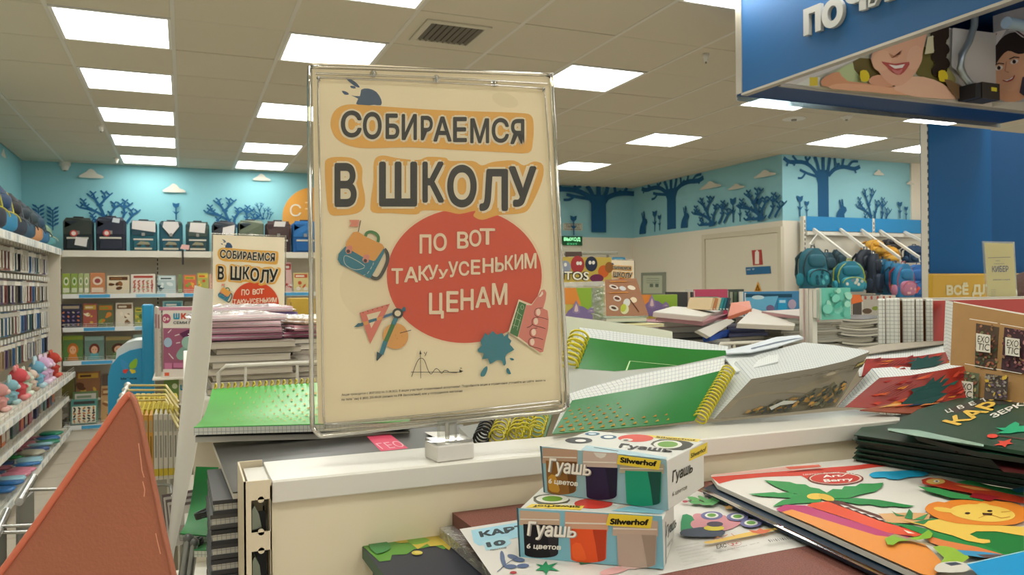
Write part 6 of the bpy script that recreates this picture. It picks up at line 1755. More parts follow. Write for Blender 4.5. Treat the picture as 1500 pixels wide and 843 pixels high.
# grid page edges beside the kraft notebook
A = [P3(p) for p in ((1385, 440, 1.2), (1396, 442, 1.13))]; B = [P3(p) for p in ((1378, 600, 1.12), (1389, 600, 1.06))]
tt = thing('squared_pad', B[0], 'slanting squared pad edge between the red cover and the kraft notebook', 'notebook')
g = G(); pgrid(g, A, B, UQ, smoothf=False); dq = ray(1390, 500).normalized() * .12; pgrid(g, [p + dq for p in A], [p + dq for p in B], UQ); pgrid(g, A, [p + dq for p in A], mat('#d4d2c8', .7)); g.build('page_block', tt)
g = G(); pgrid(g, [A[0], A[0] + dq], [B[0], B[0] + dq], mat('#c8c4b8', .6)); pgrid(g, [A[1], A[1] + dq], [B[1], B[1] + dq], mat('#c8c4b8', .6)); g.build('cover', tt)

# yellow card in a clear stand
C0 = [atD(1442, 356, 1.46), atD(1484, 357, 1.46), atD(1489, 440, 1.46), atD(1449, 440, 1.46)]
nc = (C0[1] - C0[0]).cross(C0[3] - C0[0]).normalized(); nc = nc if (EYE - C0[0]).dot(nc) > 0 else -nc
C0 = [atP(x, y, C0[0], nc) for x, y in ((1442, 356), (1484, 357), (1489, 440), (1448, 440))]
dn = Vector((0, 0, 1.191 - min(C0[2].z, C0[3].z)))
tt = thing('card_stand', Vector((C0[3].x, C0[3].y, 1.19)), 'yellow price card in a clear stand in front of the yellow strip sign', 'card stand')
g = G(); g.prism(C0, -nc * .0008, mat('#e0d478', .6)); cd_ = g.build('yellow_card', tt)
P = Print(lambda x, y: atP(x, y, C0[0], nc), nc, .0006)
P.text('КИБЕР', (1453, 399), (1477, 398.5), 9, '#3a3620', .03); P.stroke([(1447, 378), (1480, 377)], .8, '#5a5430'); P.text('цена', (1458, 383), (1464, 383), 1.8, '#5a5430'); P.text('понедельник', (1456, 387.5), (1471, 387), 1.8, '#5a5430')
P.text('успей купить со скидкой', (1454, 411), (1479, 410.5), 1.8, '#4a4428', .02); 
for k in range(4): P.stroke([(1451, 425 + 3 * k), (1458, 425 + 3 * k)], .5, '#9a9258')
P.build('lettering', cd_)
g = G(); o = 1.0; e = [atP(x, y, C0[0] + nc * .0015, nc) for x, y in ((1440, 353.5), (1486, 354.5), (1491, 443), (1446, 443))]; g.prism(e, -nc * .004, clear('#f4f4e8', .08, .06, .06)); g.build('clear_sleeve', tt)
g = G(); m0 = (C0[2] + C0[3]) / 2; g.box((m0.x - .012, m0.y + .002, 1.192), (m0.x + .012, m0.y + .006, m0.z), clear('#e8e8e0', .2, .05, .2)); g.box((m0.x - .03, m0.y - .02, 1.191), (m0.x + .03, m0.y + .03, 1.197), mat('#cfccc0', .4)); g.build('stand_foot', tt)

# ---------------------------------------------------------------- far side of the rail, left half
# pile of black albums
r = random.Random(12)
SQA = squared('#c2c0b6', '#8e9496', .004, .14)
z = 1.192; k = 0
cols_ = ['#2c2c2e', '#3c3c3e', '#232426', '#4a4a48', '#2e3032']
NALB = 15
hh = (1.404 - z) / NALB
for k in range(NALB):
    xl = atY(309 + r.uniform(-1.5, 1.5), 740, .79).x
    flatbook((xl + .155, .785 + .075, z + hh * k), .31, .14, hh * .97, r.uniform(-.012, .012), cols_[k % 5], 'black album in the striped pile left of the slotted post, %s' % ('lowest' if k == 0 else ORD[k] + ' from below'), 'black albums piled behind the rail', name='album', cat='album', pm=SQA, ce=hh * .27)
# top album with the pink strip
AP = [(312, 648), (455, 640), (660, 628), (674, 654), (520, 668), (385, 679), (352, 690), (347, 729), (336, 722)]
pts = [atZ(x, y, 1.4125) for x, y in ((312, 649), (480, 638), (678, 622), (690, 650))] + []
pts += [Vector((pts[-1].x, RY1 + .006, 1.4125)), Vector((atZ(352, 700, 1.4125).x, RY1 + .009, 1.4125)), Vector((atZ(346, 727, 1.4125).x, RY1 - .0, 1.4125))]
pts[-1] = Vector((pts[-1].x - .002, RY1 + .009, 1.4125))
tt = thing('album', sum(pts, Vector()) / len(pts), 'wide black album lying topmost behind the rail with a pink strip', 'album')
g = G(); g.prism([p - Vector((0, 0, .0012)) for p in pts], (0, 0, .0012), mat('#3b3a36', .3, vary=.05, vscale=8)); cv = g.build('cover', tt)
g = G(); g.prism([p - Vector((0, 0, .0065)) for p in pts], (0, 0, .005), mat('#cfccc2', .7)); g.build('page_block', tt)
P = Print(lambda x, y: atZ(x, y, 1.4125), (0, 0, 1), .0003)
P.poly([(537, 640), (570, 636), (598, 657.5), (558, 662)], '#d8506c'); P.up()
P.text('ГЕО', (560, 659), (594, 655), 8, '#e8a8b4', -.01, up=(-10, -8)); P.build('pink_strip', cv)
# white sheet corner right of the pink strip
P2 = [atZ(x, y, 1.4145) for x, y in ((622, 634), (652, 633), (660, 655), (636, 641))]
tt = thing('loose_sheet', P2[0], 'white sheet corner beside the poster stand foot', 'sheet')
g = G(); g.prism(P2, (0, 0, .0004), mat('#dad8d0', .6)); g.build('paper', tt)
g = G(); g.prism([P2[0], P2[1], P2[1] + Vector((0, .001, 0)), P2[0] + Vector((0, .001, 0))], (0, 0, .0006), mat('#c4c0b8', .6)); g.build('sheet_edge', tt)
# green notebook with triangles lying on top, coil at the far end
def curvepad(name, label, Lf, Lb, nst, thick, cover, pages, curve=.0):
    """lying pad between a front edge (two points) and a far edge (two points), profile sagging in the middle"""
    Lf = [P3(p) for p in Lf]; Lb = [P3(p) for p in Lb]
    T = []; 
    for k in range(nst + 1):
        u = k / nst; s_ = -curve * sin(pi * u) 
        T.append([Lf[0].lerp(Lb[0], u) + Vector((0, 0, s_)), Lf[1].lerp(Lb[1], u) + Vector((0, 0, s_))])
    tt = thing(name, sum(Lf + Lb, Vector()) / 4, label, 'notebook')
    g = G(); dz = Vector((0, 0, -.001))
    g.grid(T, cover); g.grid([[a + dz for a in r_] for r_ in T], cover, flip=True); pgrid(g, T[0], [a + dz for a in T[0]], cover); pgrid(g, [r_[0] for r_ in T], [r_[0] + dz for r_ in T], cover); pgrid(g, [r_[1] for r_ in T], [r_[1] + dz for r_ in T], cover)
    co = g.build('cover', tt)
    g = G(); D1 = Vector((0, 0, -thick)); Tb = [[a + D1 for a in r_] for r_ in T]; Ta = [[a + dz for a in r_] for r_ in T]
    g.grid(Tb, pages, flip=True)
    for A_, B_ in ((Ta[0], Tb[0]), ([r_[0] for r_ in Ta], [r_[0] for r_ in Tb]), ([r_[1] for r_ in Ta], [r_[1] for r_ in Tb]), (Ta[-1], Tb[-1])): pgrid(g, A_, B_, pages, smoothf=False)
    g.build('page_block', tt)
    def mp(u, v):
        k = max(0, min(nst - 1e-4, (1 - v) * nst)); i = int(k); f = k - i
        a = T[i][0].lerp(T[i + 1][0], f); b = T[i][1].lerp(T[i + 1][1], f); return a.lerp(b, u)
    return tt, T, Print(mp, (0, -.3, 1), .0005)
tt, T, P = curvepad('spiral_notebook', 'bright green spiral notebook with triangle pattern lying left of the poster', [(284, 626, .93), (600, 618, 1.02)], [(311, 570, 1.16), (600, 553, 1.30)], 10, .0095, mat('#4aae44', .3, vary=.10, vscale=7), squared('#c9cac2', '#8f989c', .005, .12), .012)
for i in range(20):
    for j in range(9):
        u = .12 + i * .045 + (j % 2) * .022; v = .1 + j * .095; s_ = .011 * max(.25, (i / 9)) if i < 9 else .011
        if u < .97 and v < .95: P.poly([(u - s_, v + .022), (u + s_, v + .022), (u, v - .022)], '#c8b868' if (i + j) % 3 else '#b8a04c')
P.build('triangle_print', tt)
coil(T[-1][0] + Vector((0, .004, 0)), T[-1][1] + Vector((0, .004, 0)), 34, .0065, mat('#cdbb3c', .35), tt, .0012)
tt, T, P = curvepad('squared_notebook', 'grey notebook under the bright green one, left of the poster', [(286, 640, .94), (600, 632, 1.03)], [(311, 590, 1.16), (600, 575, 1.30)], 4, .007, mat('#6a6a64', .5), mat('#b8b6ae', .7), .006)
coil(T[-1][0] + Vector((0, .004, 0)), T[-1][1] + Vector((0, .004, 0)), 24, .004, mat('#3a3a38', .4), tt, .001)
# green notebooks low on the left
tt, T, P = curvepad('spiral_notebook', 'dark green curved notebook low beside the white board', [(263, 782, .90), (312, 786, .93)], [(287, 684, 1.08), (320, 685, 1.10)], 8, .007, mat('#0e8a3c', .35), squared('#c4c8b8', '#8a948c', .004, .14), .02)
coil(P3((299, 748, .88)), P3((302, 756, .88)), 3, .010, mat('#1c2422', .4), tt, .0018)
tt, T, P = curvepad('spiral_notebook', 'second dark green notebook below the curved one', [(284, 806, .86), (350, 806, .86)], [(288, 780, 1.0), (350, 780, 1.0)], 4, .008, mat('#0c7a36', .35), squared('#c4c8b8', '#8a948c', .004, .14), .004)
coil(P3((286, 790, .9)), P3((289, 800, .9)), 3, .007, mat('#1c2422', .4), tt, .0016)
# metal end pieces low between the white board and the post
for k, (x, y0, y1) in enumerate(((268, 800, 870), (276, 806, 880))):
    tt = thing('price_holder', P3((x, y1, .88)), 'grey metal holder strip low beside the white board, %s one' % ['left', 'right'][k], 'holder')
    g = G(); g.tube([P3((x + 8, y0 - 10, .88)), P3((x - 4, y1, .86))], .005, mat('#8e908c', .3, .8), 8); g.build('holder_tube', tt)
    g = G(); g.blob(P3((x + 8, y0 - 10, .88)), Vector((.006, 0, 0)), Vector((0, .006, 0)), Vector((0, 0, .006)), mat('#5c5e5c', .3), 2, 8, 5); g.build('end_cap', tt)
# coils seen under the poster (black and yellow)
tt = thing('spiral_notebook', atZ(706, 634, 1.42), 'grey notebook with a black coil lying right of the poster stand foot', 'notebook')
q = [atZ(x, y, 1.424) for x, y in ((672, 626), (706, 620), (722, 636), (694, 648))]
g = G(); g.prism(q, (0, 0, -.008), mat('#77786f', .5), mat('#c8c6bc', .7)); g.build('cover', tt)
coil(P3((704, 645, .86)), P3((716, 618, .93)), 6, .0085, mat('#26282a', .35), tt, .0014)
for k, (xa, xb) in enumerate(((726, 738), (753, 765), (765, 775), (783, 793))):
    tt = thing('spiral_notebook', P3((xa, 645, .86)), 'yellow-coiled notebook end below the poster, %s from the left' % ORD[k], 'notebook', 'yellow-coiled notebook ends under the poster')
    coil(P3((xa, 644 - k * 2, .855)), P3((xb, 616 - k * 2, .93)), 5, .0085, m_yel, tt, .0011)
    q = [P3(p) for p in ((xa - 3, 647 - k * 2, .90), (xa + 16, 646 - k * 2, .90), (xb + 16, 614 - k * 2, .97), (xb - 3, 614 - k * 2, .97))]
    g = G(); g.prism(q, (0, .004, -.01), mat(['#6c6444', '#5c5a40', '#4c5c3a', '#3c6a34'][k], .5)); g.build('cover', tt)

# ---------------------------------------------------------------- white board, orange folder, chrome hooks
tt = thing('white_board', P3((250, 860, .98)), 'tall narrow white board leaning between the wire rack and green notebook', 'board')
L = [(285, 418, 1.06), (276, 500, 1.05), (266.5, 580, 1.04), (257, 680, 1.02), (245, 800, 1.0), (238, 880, .99)]
R_ = [(313, 424, 1.05), (310, 500, 1.04), (301, 580, 1.03), (284, 680, 1.01), (256, 805, .995), (246, 880, .985)]
C_ = [((a[0] + b[0]) / 2, (a[1] + b[1]) / 2 + 1.2, a[2] + .004) for a, b in zip(L, R_)]
A = [P3(p) for p in L]; B = [P3(p) for p in R_]; Cc = [P3(p) for p in C_]
g = G(); m_wb = mat('#cfcbc0', .35); rows_ = [[a, c, b] for a, c, b in zip(A, Cc, B)]; th = Vector((0, .004, 0))
g.grid(rows_, m_wb); g.grid([[p + th for p in r_] for r_ in rows_], m_wb, flip=True); pgrid(g, A, [p + th for p in A], m_wb); pgrid(g, B, [p + th for p in B], m_wb); pgrid(g, rows_[0], [p + th for p in rows_[0]], m_wb); g.build('board', tt)
g = G(); pgrid(g, [p + Vector((0, -.0004, 0)) for p in B], [b.lerp(a, .03) + Vector((0, -.0006, 0)) for a, b in zip(A, B)], mat('#e2dfd6', .3)); g.build('edge_trim', tt)

OR = [(190, 575, .50), (199, 588, .50), (262, 870, .50), (300, 1040, .50)]
tt = thing('orange_folder', P3((90, 1040, .50)), 'large terracotta folder corner standing in the left foreground', 'folder')
m_or = mat('#a4634a', .62, bump=.35, bscale=420, vary=.08, vscale=9); m_or2 = mat('#cf7055', .6, bump=.3, bscale=300)
out = [(190, 576), (198, 586), (206, 612), (222, 690), (240, 775), (262, 870), (290, 990), (-150, 1035), (-90, 955), (-40, 888), (0, 834), (35, 788), (70, 738), (100, 695), (128, 655), (152, 622), (172, 593), (183, 578)]
pf = [atD(x, y, .50) for x, y in out]
n0 = -FWD
g = G(); g.prism([p for p in pf], FWD * .003, m_or); g.build('folder_board', tt)
g = G(); wob = [atD(x + .4 * sin(x * .11) + 2, y + .5 * cos(x * .13) + 3, .4992) for x, y in smooth(out[8:] + [(188, 575)], False, 3)]; g.tube(wob, .0021, m_or2, 8); g.build('rolled_edge', tt)
g = G(); g.tube([atD(x - 2, y, .4995) for x, y in ((191, 578), (198, 588), (206, 612), (222, 690), (240, 775), (262, 870), (290, 990))], .0014, m_or, 8); g.build('side_hem', tt)
g = G()
for seg in ([(203, 650), (206, 672), (208, 690), (211, 700)], [(209, 706), (212, 718), (211, 728)], [(228, 782), (232, 800), (235, 812)]):
    g.tube([atD(x, y, .4975) for x, y in seg], .0003, mat('#dc9a7c', .5), 5)
g.build('stitching', tt)

def hookarm(x0, y0, x1, y1, rod, d, label):
    tt = thing('price_hook', P3((x0, y0, d)), label, 'price hook')
    g = G(); g.tube([P3((x0, y0, d)), P3((x1, y1, d + .12))], .0055, mat('#b0b0ac', .25, .8), 12); g.build('price_tube', tt)
    for a, b in rod:
        g = G(); g.tube([P3((a[0], a[1], d + .04)), P3((b[0], b[1], d + .06))], .0022, mat('#a8a8a4', .25, .9), 8); g.build('rod', tt)
    return tt
ta = hookarm(28, 736, 49, 700, [((43, 718), (130, 716))], 1.05, 'chrome hook arm with a price tube end, upper one at the lower left edge')
g = G(); quadslab(g, [P3(p) for p in ((27, 740, 1.1), (50, 720, 1.2), (51, 835, 1.2), (27, 860, 1.1))], .003, mat('#77766e', .5)); g.build('holder_plate', ta)
tb = hookarm(-8, 790, 10, 750, [((0, 772), (90, 768)), ((0, 781), (90, 778))], .95, 'chrome hook arm cut by the left picture edge, lower one')
g = G(); quadslab(g, [P3(p) for p in ((-14, 790, 1.0), (10, 765, 1.1), (10, 860, 1.1), (-14, 900, 1.0))], .003, mat('#77766e', .5)); g.build('holder_plate', tb)
tt = thing('hook_rail', P3((60, 900, 1.1)), 'hidden hook rail stand behind the terracotta folder', 'rail')
g = G(); A = P3((125, 716, 1.11)); g.box((A.x, A.y - .3, A.z - .1), (A.x + .01, A.y + .05, A.z + .01), mat('#8a8a84', .4, .5)); g.build('rail_bar', tt)
g = G(); g.box((A.x, A.y - .02, .001), (A.x + .01, A.y + .01, A.z - .1), mat('#8a8a84', .4, .5)); g.build('rail_leg', tt)
# ================================================================== THE BIG SALE POSTER IN ITS CLEAR STAND
PA, PBR, PTL = atD(457, 637, .715), atD(831, 601, .783), atD(454, 96, .755)
PN = (PBR - PA).cross(PTL - PA).normalized()
if (EYE - PA).dot(PN) < 0: PN = -PN
def pp_(x, y, off=0): return atP(x, y, PA + PN * off, PN)
foot = atZ(658, 676, RZ + .0002)
poster = thing('poster_stand', Vector((foot.x, foot.y, RZ + .0002)), 'big cream school sale poster in a clear plastic frame on the white rail', 'poster')
m_paper = mat('#efe3c8', .6, vary=.02, vscale=25, spec=.2)
g = G(); q = [pp_(*p) for p in ((457.5, 92), (560, 95.5), (700, 104), (805, 106.5), (818, 350), (826, 594), (824, 597), (640, 610), (482, 622), (466, 621), (461, 350))]
g.prism(q, -PN * .0004, m_paper); sheet_ = g.build('poster_sheet', poster)
C_PAPER, C_INK, C_ORG, C_RED, C_TEAL, C_PINK, C_GRN, C_NAVY = '#e6dcc4', '#2a2925', '#e6b055', '#d24f30', '#2f7f95', '#dc8a78', '#4a8048', '#3f5878'
def draw_poster(P, fine=True):
    Z5 = lambda x, y: (440 + x / 3.01, 80 + y / 3.01)
    Z6 = lambda x, y: (440 + x / 2.48, 340 + y / 2.48)
    ZB = lambda x, y: (480 + x / 7.03, 310 + y / 7.03)
    ZC = lambda x, y: (440 + x / 5.27, 400 + y / 5.27)
    ZH_ = lambda x, y: (690 + x / 5.62, 410 + y / 5.62)
    def poly(Zf, pts, c, sm=0): P.poly([Zf(*p) for p in pts], c, sm)
    def let(Zf, ch, x0, x1, yt, yb, c, bold, sl=0.0, grow=0):
        a, b = Zf(x0 - grow, yb + grow), Zf(x1 + grow, yb + grow + sl); P.text(ch, a, b, (Zf(0, yb + grow)[1] - Zf(0, yt - grow)[1]), c, bold, up=(0, -(Zf(0, yb + grow)[1] - Zf(0, yt - grow)[1])))
    # ghost of the print on the back of the sheet
    if fine:
        P.ell(740, 147, 20, 10, '#e6dabd', .3); P.ell(545, 420, 48, 50, '#eaddc2'); P.up()
    # ink splash
    poly(Z5, [(268, 155), (300, 150), (335, 165), (357, 200), (355, 224), (325, 222), (285, 226), (245, 218), (255, 195), (222, 180), (262, 184)], C_NAVY, 2)
    poly(Z5, [(198, 103), (225, 110), (250, 128), (262, 146), (240, 140), (215, 120)], C_NAVY, 2); poly(Z5, [(182, 160), (205, 165), (214, 176), (195, 177)], C_NAVY, 2); poly(Z5, [(220, 138), (240, 140), (243, 150), (225, 148)], C_NAVY, 2)
    P.up()
    # red disc with its pale ring
    P.ell(680, 404, 117, 102, '#e9d8bc', 0, 64); P.up(); P.ell(680, 404.5, 113.5, 98.5, C_RED, 0, 64); P.up()
    # orange clouds behind the words
    poly(Z5, [(133, 300), (150, 250), (200, 222), (290, 224), (400, 232), (620, 246), (800, 252), (960, 258), (1015, 268), (1028, 310), (1024, 390), (1005, 434), (900, 432), (700, 422), (480, 410), (300, 414), (220, 404), (165, 376), (140, 340)], C_ORG, 3)
    poly(Z5, [(108, 500), (120, 460), (180, 452), (240, 462), (272, 500), (272, 560), (284, 620), (282, 670), (250, 700), (180, 710), (130, 704), (116, 640)], C_ORG, 3)
    poly(Z5, [(325, 470), (360, 446), (430, 458), (520, 466), (560, 452), (640, 456), (660, 470), (760, 470), (800, 490), (850, 474), (940, 468), (985, 490), (1030, 472), (1070, 490), (1064, 560), (1020, 660), (985, 698), (900, 706), (860, 712), (800, 730), (762, 712), (770, 690), (700, 704), (640, 692), (540, 688), (510, 706), (400, 700), (318, 696), (310, 650), (322, 560)], C_ORG, 3)
    P.up()
    L1 = [('С', 178, 270, 250, 366), ('О', 275, 358, 256, 374), ('Б', 375, 436, 262, 374), ('И', 446, 513, 264, 379), ('Р', 530, 583, 272, 380), ('А', 585, 666, 275, 386), ('Е', 672, 733, 277, 388), ('М', 748, 831, 283, 393), ('С', 842, 918, 283, 390), ('Я', 924, 986, 286, 397)]
    L2 = [('В', 150, 248, 480, 674), ('Ш', 346, 514, 474, 672), ('К', 537, 633, 474, 655), ('О', 646, 776, 490, 674), ('Л', 788, 914, 506, 692), ('У', 916, 1040, 494, 674)]
    for ch, a, b, c, d in L1 + L2: let(Z5, ch, a, b, c, d, '#ebe1ca', .085, 0, 9)
    P.up()
    for ch, a, b, c, d in L1: let(Z5, ch, a, b, c, d, C_INK, .022)
    for ch, a, b, c, d in L2: let(Z5, ch, a, b, c, d, C_INK, .028)
    P.up()
    W1 = [('П', 432, 475, 10, 80), ('О', 482, 531, 6, 70), ('В', 568, 610, 0, 62), ('О', 612, 656, -6, 54), ('Т', 650, 706, -12, 48)]
    W2 = [('Т', 330, 372, 133, 190), ('А', 376, 427, 128, 184), ('К', 428, 466, 124, 178), ('У', 462, 500, 120, 174), ('у', 500, 536, 128, 162), ('У', 536, 572, 108, 166), ('С', 574, 612, 108, 160), ('Е', 618, 652, 102, 156), ('Н', 660, 700, 96, 150), ('Ь', 706, 738, 92, 146), ('К', 741, 772, 86, 140), ('И', 776, 808, 82, 137), ('М', 812, 856, 78, 134)]
    W3 = [('Ц', 466, 520, 222, 300), ('Е', 529, 573, 216, 292), ('Н', 580, 628, 208, 285), ('А', 634, 690, 200, 277), ('М', 694, 750, 187, 266)]
    for ch, a, b, c, d in W1 + W2 + W3: let(Z6, ch, a, b, c, d, '#ebdcc4', .022, 0)
    # satchel
    poly(ZB, [(215, 92), (325, 92), (310, 162), (218, 160), (238, 128), (228, 100)], C_PINK); P.stroke([ZB(338, 96), ZB(314, 214)], 1.2, '#4a4440')
    P.stroke([ZB(*p) for p in [(388, 262), (400, 228), (440, 215), (490, 230), (520, 270), (515, 320)]], 4.4, C_GRN, sm=3)
    P.stroke([ZB(*p) for p in [(580, 390), (612, 440), (612, 520), (570, 620), (520, 690), (470, 690), (440, 670)]], 5, '#45433e', sm=3); P.up()
    poly(ZB, [(182, 362), (110, 440), (102, 500), (130, 550), (260, 610), (420, 690), (445, 680), (480, 620), (575, 440), (578, 380)], '#2c7a94'); P.up()
    poly(ZB, [(260, 218), (310, 212), (400, 270), (560, 345), (580, 375), (490, 505), (470, 515), (380, 485), (250, 410), (182, 365), (190, 320)], '#dea050'); P.up()
    P.stroke([ZB(*p) for p in [(175, 460), (240, 480), (380, 565), (330, 600), (260, 600), (190, 560), (165, 510)]], .7, '#d8dcd4', closed=True, sm=2)
    for x, y in ((215, 412), (390, 505)): poly(ZB, [(x - 20, y - 50), (x + 20, y - 60), (x + 40, y - 40), (x + 26, y + 24), (x - 16, y + 30), (x - 36, y)], '#d88a7c'); 
    P.up()
    for x, y in ((210, 415), (385, 512)): P.ell(*ZB(x, y), 2.6, 2.6, '#3c2c30')
    for a, b in (((470, 530), (462, 560)), ((452, 572), (438, 600)), ((425, 618), (405, 645)), ((385, 655), (350, 668))): P.stroke([ZB(*a), ZB(*b)], .7, '#d8dcd4')
    # ruler, compasses, little sun
    P.ell(*ZC(732, 490), 98 / 5.27, 100 / 5.27, '#dfa45a'); P.up()
    P.stroke([ZC(440, 408), ZC(810, 285)], 4, '#3d6a94'); P.poly([ZC(412, 420), ZC(445, 390), ZC(490, 392), ZC(480, 412), ZC(440, 420)], '#2c6a80'); P.up()
    poly(ZC, [(455, 310), (690, 240), (537, 550)], '#d87a6c'); P.up(); poly(ZC, [(510, 325), (620, 297), (545, 430)], '#e4d6bc'); P.up(); P.poly([ZC(482, 382), ZC(520, 372), ZC(522, 398), ZC(490, 408)], '#dea05a'); P.poly([ZC(590, 350), ZC(630, 335), ZC(626, 360), ZC(590, 372)], '#dea05a'); P.poly([ZC(524, 366), ZC(586, 350), ZC(586, 372), ZC(528, 390)], '#2f6f8c')
    for k in range(6): P.stroke([ZC(478 + 37 * k, 306 - 11 * k), ZC(484 + 37 * k, 300 - 11 * k + 14)], 1.0, '#3c2c2c')
    P.stroke([ZC(735, 350), ZC(640, 570)], 6.2, '#3f7a44'); P.up(); P.stroke([ZC(740, 345), ZC(715, 400)], 6.2, '#2c7a94'); P.stroke([ZC(655, 530), ZC(622, 630)], 6.8, '#2c7a94'); P.poly([ZC(588, 610), ZC(632, 635), ZC(590, 682), ZC(584, 675)], '#2f4a58'); P.up()
    P.ell(*ZC(748, 315), 8, 7.6, '#2f3436'); P.up(); P.ell(*ZC(748, 315), 4.6, 4.3, '#e8dcc4'); P.poly([ZC(775, 290), ZC(795, 262), ZC(812, 275), ZC(792, 300)], '#2c6a80'); P.stroke([ZC(766, 467), ZC(852, 444)], 1, '#3c2c2c')
    for a, b in ((732, 485), (780, 490), (745, 510), (795, 556)): P.ell(*ZC(a, b), .6, .6, '#a86a3c')
    # curve
    P.stroke([ZC(850, 768), ZC(1240, 768)], .8, C_INK); P.stroke([ZC(925, 815), ZC(922, 606)], .8, C_INK); P.poly([ZC(922, 596), ZC(914, 630), ZC(932, 630)], C_INK); P.poly([ZC(1254, 760), ZC(1222, 748), ZC(1222, 772)], C_INK)
    P.stroke([ZC(*p) for p in [(855, 804), (880, 730), (905, 675), (930, 660), (955, 680), (980, 750), (1002, 782), (1020, 765), (1042, 740), (1065, 752), (1085, 778), (1105, 756), (1130, 758), (1150, 770), (1205, 772)]], .9, C_INK, sm=3)
    P.text('у', ZC(950, 636), ZC(976, 634), 6, C_INK, 0); P.text('х', ZC(1226, 748), ZC(1246, 744), 4, C_INK, 0)
    # splash bottom right
    poly(ZH_, [(48, 575), (80, 545), (72, 505), (90, 480), (110, 440), (135, 460), (172, 425), (205, 455), (250, 440), (265, 470), (300, 440), (300, 480), (326, 505), (312, 535), (348, 578), (300, 605), (275, 640), (282, 690), (262, 710), (245, 670), (205, 665), (150, 695), (132, 650), (85, 655), (100, 610), (60, 600)], C_TEAL, 2)
    poly(ZH_, [(124, 712), (128, 745), (105, 795), (75, 797), (74, 770), (95, 735)], C_TEAL, 2); poly(ZH_, [(284, 735), (300, 730), (322, 775), (300, 778), (286, 762)], C_TEAL, 2); poly(ZH_, [(310, 648), (335, 648), (347, 662), (325, 666)], C_TEAL, 2)
    # hand with thumb up and chalk board
    P.up()
    poly(ZH_, [(385, 165), (490, 205), (540, 140), (560, 80), (590, 70), (620, 110), (600, 240), (640, 270), (635, 400), (585, 600), (560, 610), (380, 490), (300, 430)], '#ecdfc6'); P.up()
    poly(ZH_, [(445, 212), (490, 214), (535, 150), (570, 90), (595, 84), (612, 110), (605, 170), (585, 240), (622, 258), (630, 330), (625, 410), (600, 520), (585, 595), (560, 602), (500, 560), (380, 470)], '#d9857a', 1)
    poly(ZH_, [(388, 182), (446, 206), (376, 476), (312, 440)], '#3f7a44'); P.up()
    for a, b in (((545, 270), (26, 34)), ((525, 345), (26, 36)), ((507, 435), (26, 38)), ((495, 515), (24, 34))):
        P.ell(*ZH_(a[0] - 4, a[1]), b[0] / 5.62, b[1] / 5.62, '#d9857a'); P.stroke([ZH_(a[0] + 30, a[1] - 34), ZH_(a[0] - 20, a[1] - 26), ZH_(a[0] - 32, a[1] + 6), ZH_(a[0] - 18, a[1] + 34), ZH_(a[0] + 40, a[1] + 48), ZH_(a[0] + 78, a[1] + 62)], .8, '#5a2c2c', sm=2); P.up(); P.ell(*ZH_(*a), 3.2, 5, '#e9d2c0')
    poly(ZH_, [(575, 95), (585, 120), (565, 145), (545, 145), (565, 120)], '#ecdcc8'); P.stroke([ZH_(450, 398), ZH_(475, 390), ZH_(495, 372)], .8, '#5a2c2c')
    P.stroke([ZH_(412 + 12 * cos(a), 230 + 20 * sin(a)) for a in [k * pi / 5 for k in range(10)]], .6, '#b8c8a0', closed=True)
    for a, b in (((385, 240), (340, 400)), ((400, 310), (370, 420)), ((360, 260), (410, 300)), ((350, 320), (400, 340)), ((335, 375), (380, 390))): P.stroke([ZH_(*a), ZH_(*b)], .6, '#b8c8a0')
    # small print
    P.text('Акция проводится с 28.07.2022 по 31.08.2022. В акции участвует ограниченный ассортимент. Подробности акции и ограничения уточняйте на сайте: detmir.ru', (500, 580.5), (797, 559), 3.4, '#332e28', .018, up=(0, -3.4))
    P.text('по телефону 8 (800) 250-00-00 (звонок по РФ бесплатный) или у сотрудников магазина', (500, 587.5), (676, 574.5), 3.4, '#332e28', .018, up=(0, -3.4))
P = Print(lambda x, y: pp_(x, y), PN, .00008, .6); draw_poster(P); P.build('poster_print', sheet_)
# clear frame: two moulded sheets, rim tubes and ridges
m_clr = clear('#fdfcf8', .0, .40, .02, 1.22); m_rim = clear('#eeeadd', .22, .05, .10, 1.5)
outer = [(470, 98), (620, 103), (790, 109), (803, 113), (809, 128), (820, 350), (831, 575), (829, 594), (818, 603), (760, 608), (640, 620), (490, 637), (470, 638), (460, 628), (457, 600), (455, 350), (453, 120), (456, 102)]
o3 = lambda off: [pp_(x, y, off) for x, y in outer]
g = G(); g.prism(o3(.0045), -PN * .001, m_clr); g.build('front_sheet', poster)
g = G(); g.prism(o3(-.0025), -PN * .001, m_clr); g.build('back_sheet', poster)
def ring(ins, off, r, name='rim'):
    cx, cy = 642, 366
    pts = [pp_(cx + (x - cx) * (1 - ins * abs(x - cx) / 190 / 190 * 1.0), cy + (y - cy) * (1 - ins * .7), off) for x, y in smooth(outer, True, 3)]
    g = G(); g.tube(pts, r, m_rim, 8, closed=True); g.build(name, poster)
ring(0, .003, .0022); ring(0, -.003, .0020)
inner = [(478, 114), (640, 121), (785, 129), (795, 134), (799, 146), (812, 350), (822, 570), (820, 588), (806, 594), (640, 611), (492, 622), (480, 620), (474, 606), (470, 350), (466, 132), (469, 118)]
g = G(); g.tube([pp_(x, y, .0048) for x, y in smooth(inner, True, 3)], .0009, m_rim, 6, closed=True); g.build('moulded_ridge', poster)
g = G(); g.tube([pp_(x, y, .004) for x, y in ((462, 108), (620, 113), (802, 123))], .0011, m_rim, 6); g.build('moulded_ridge', poster)
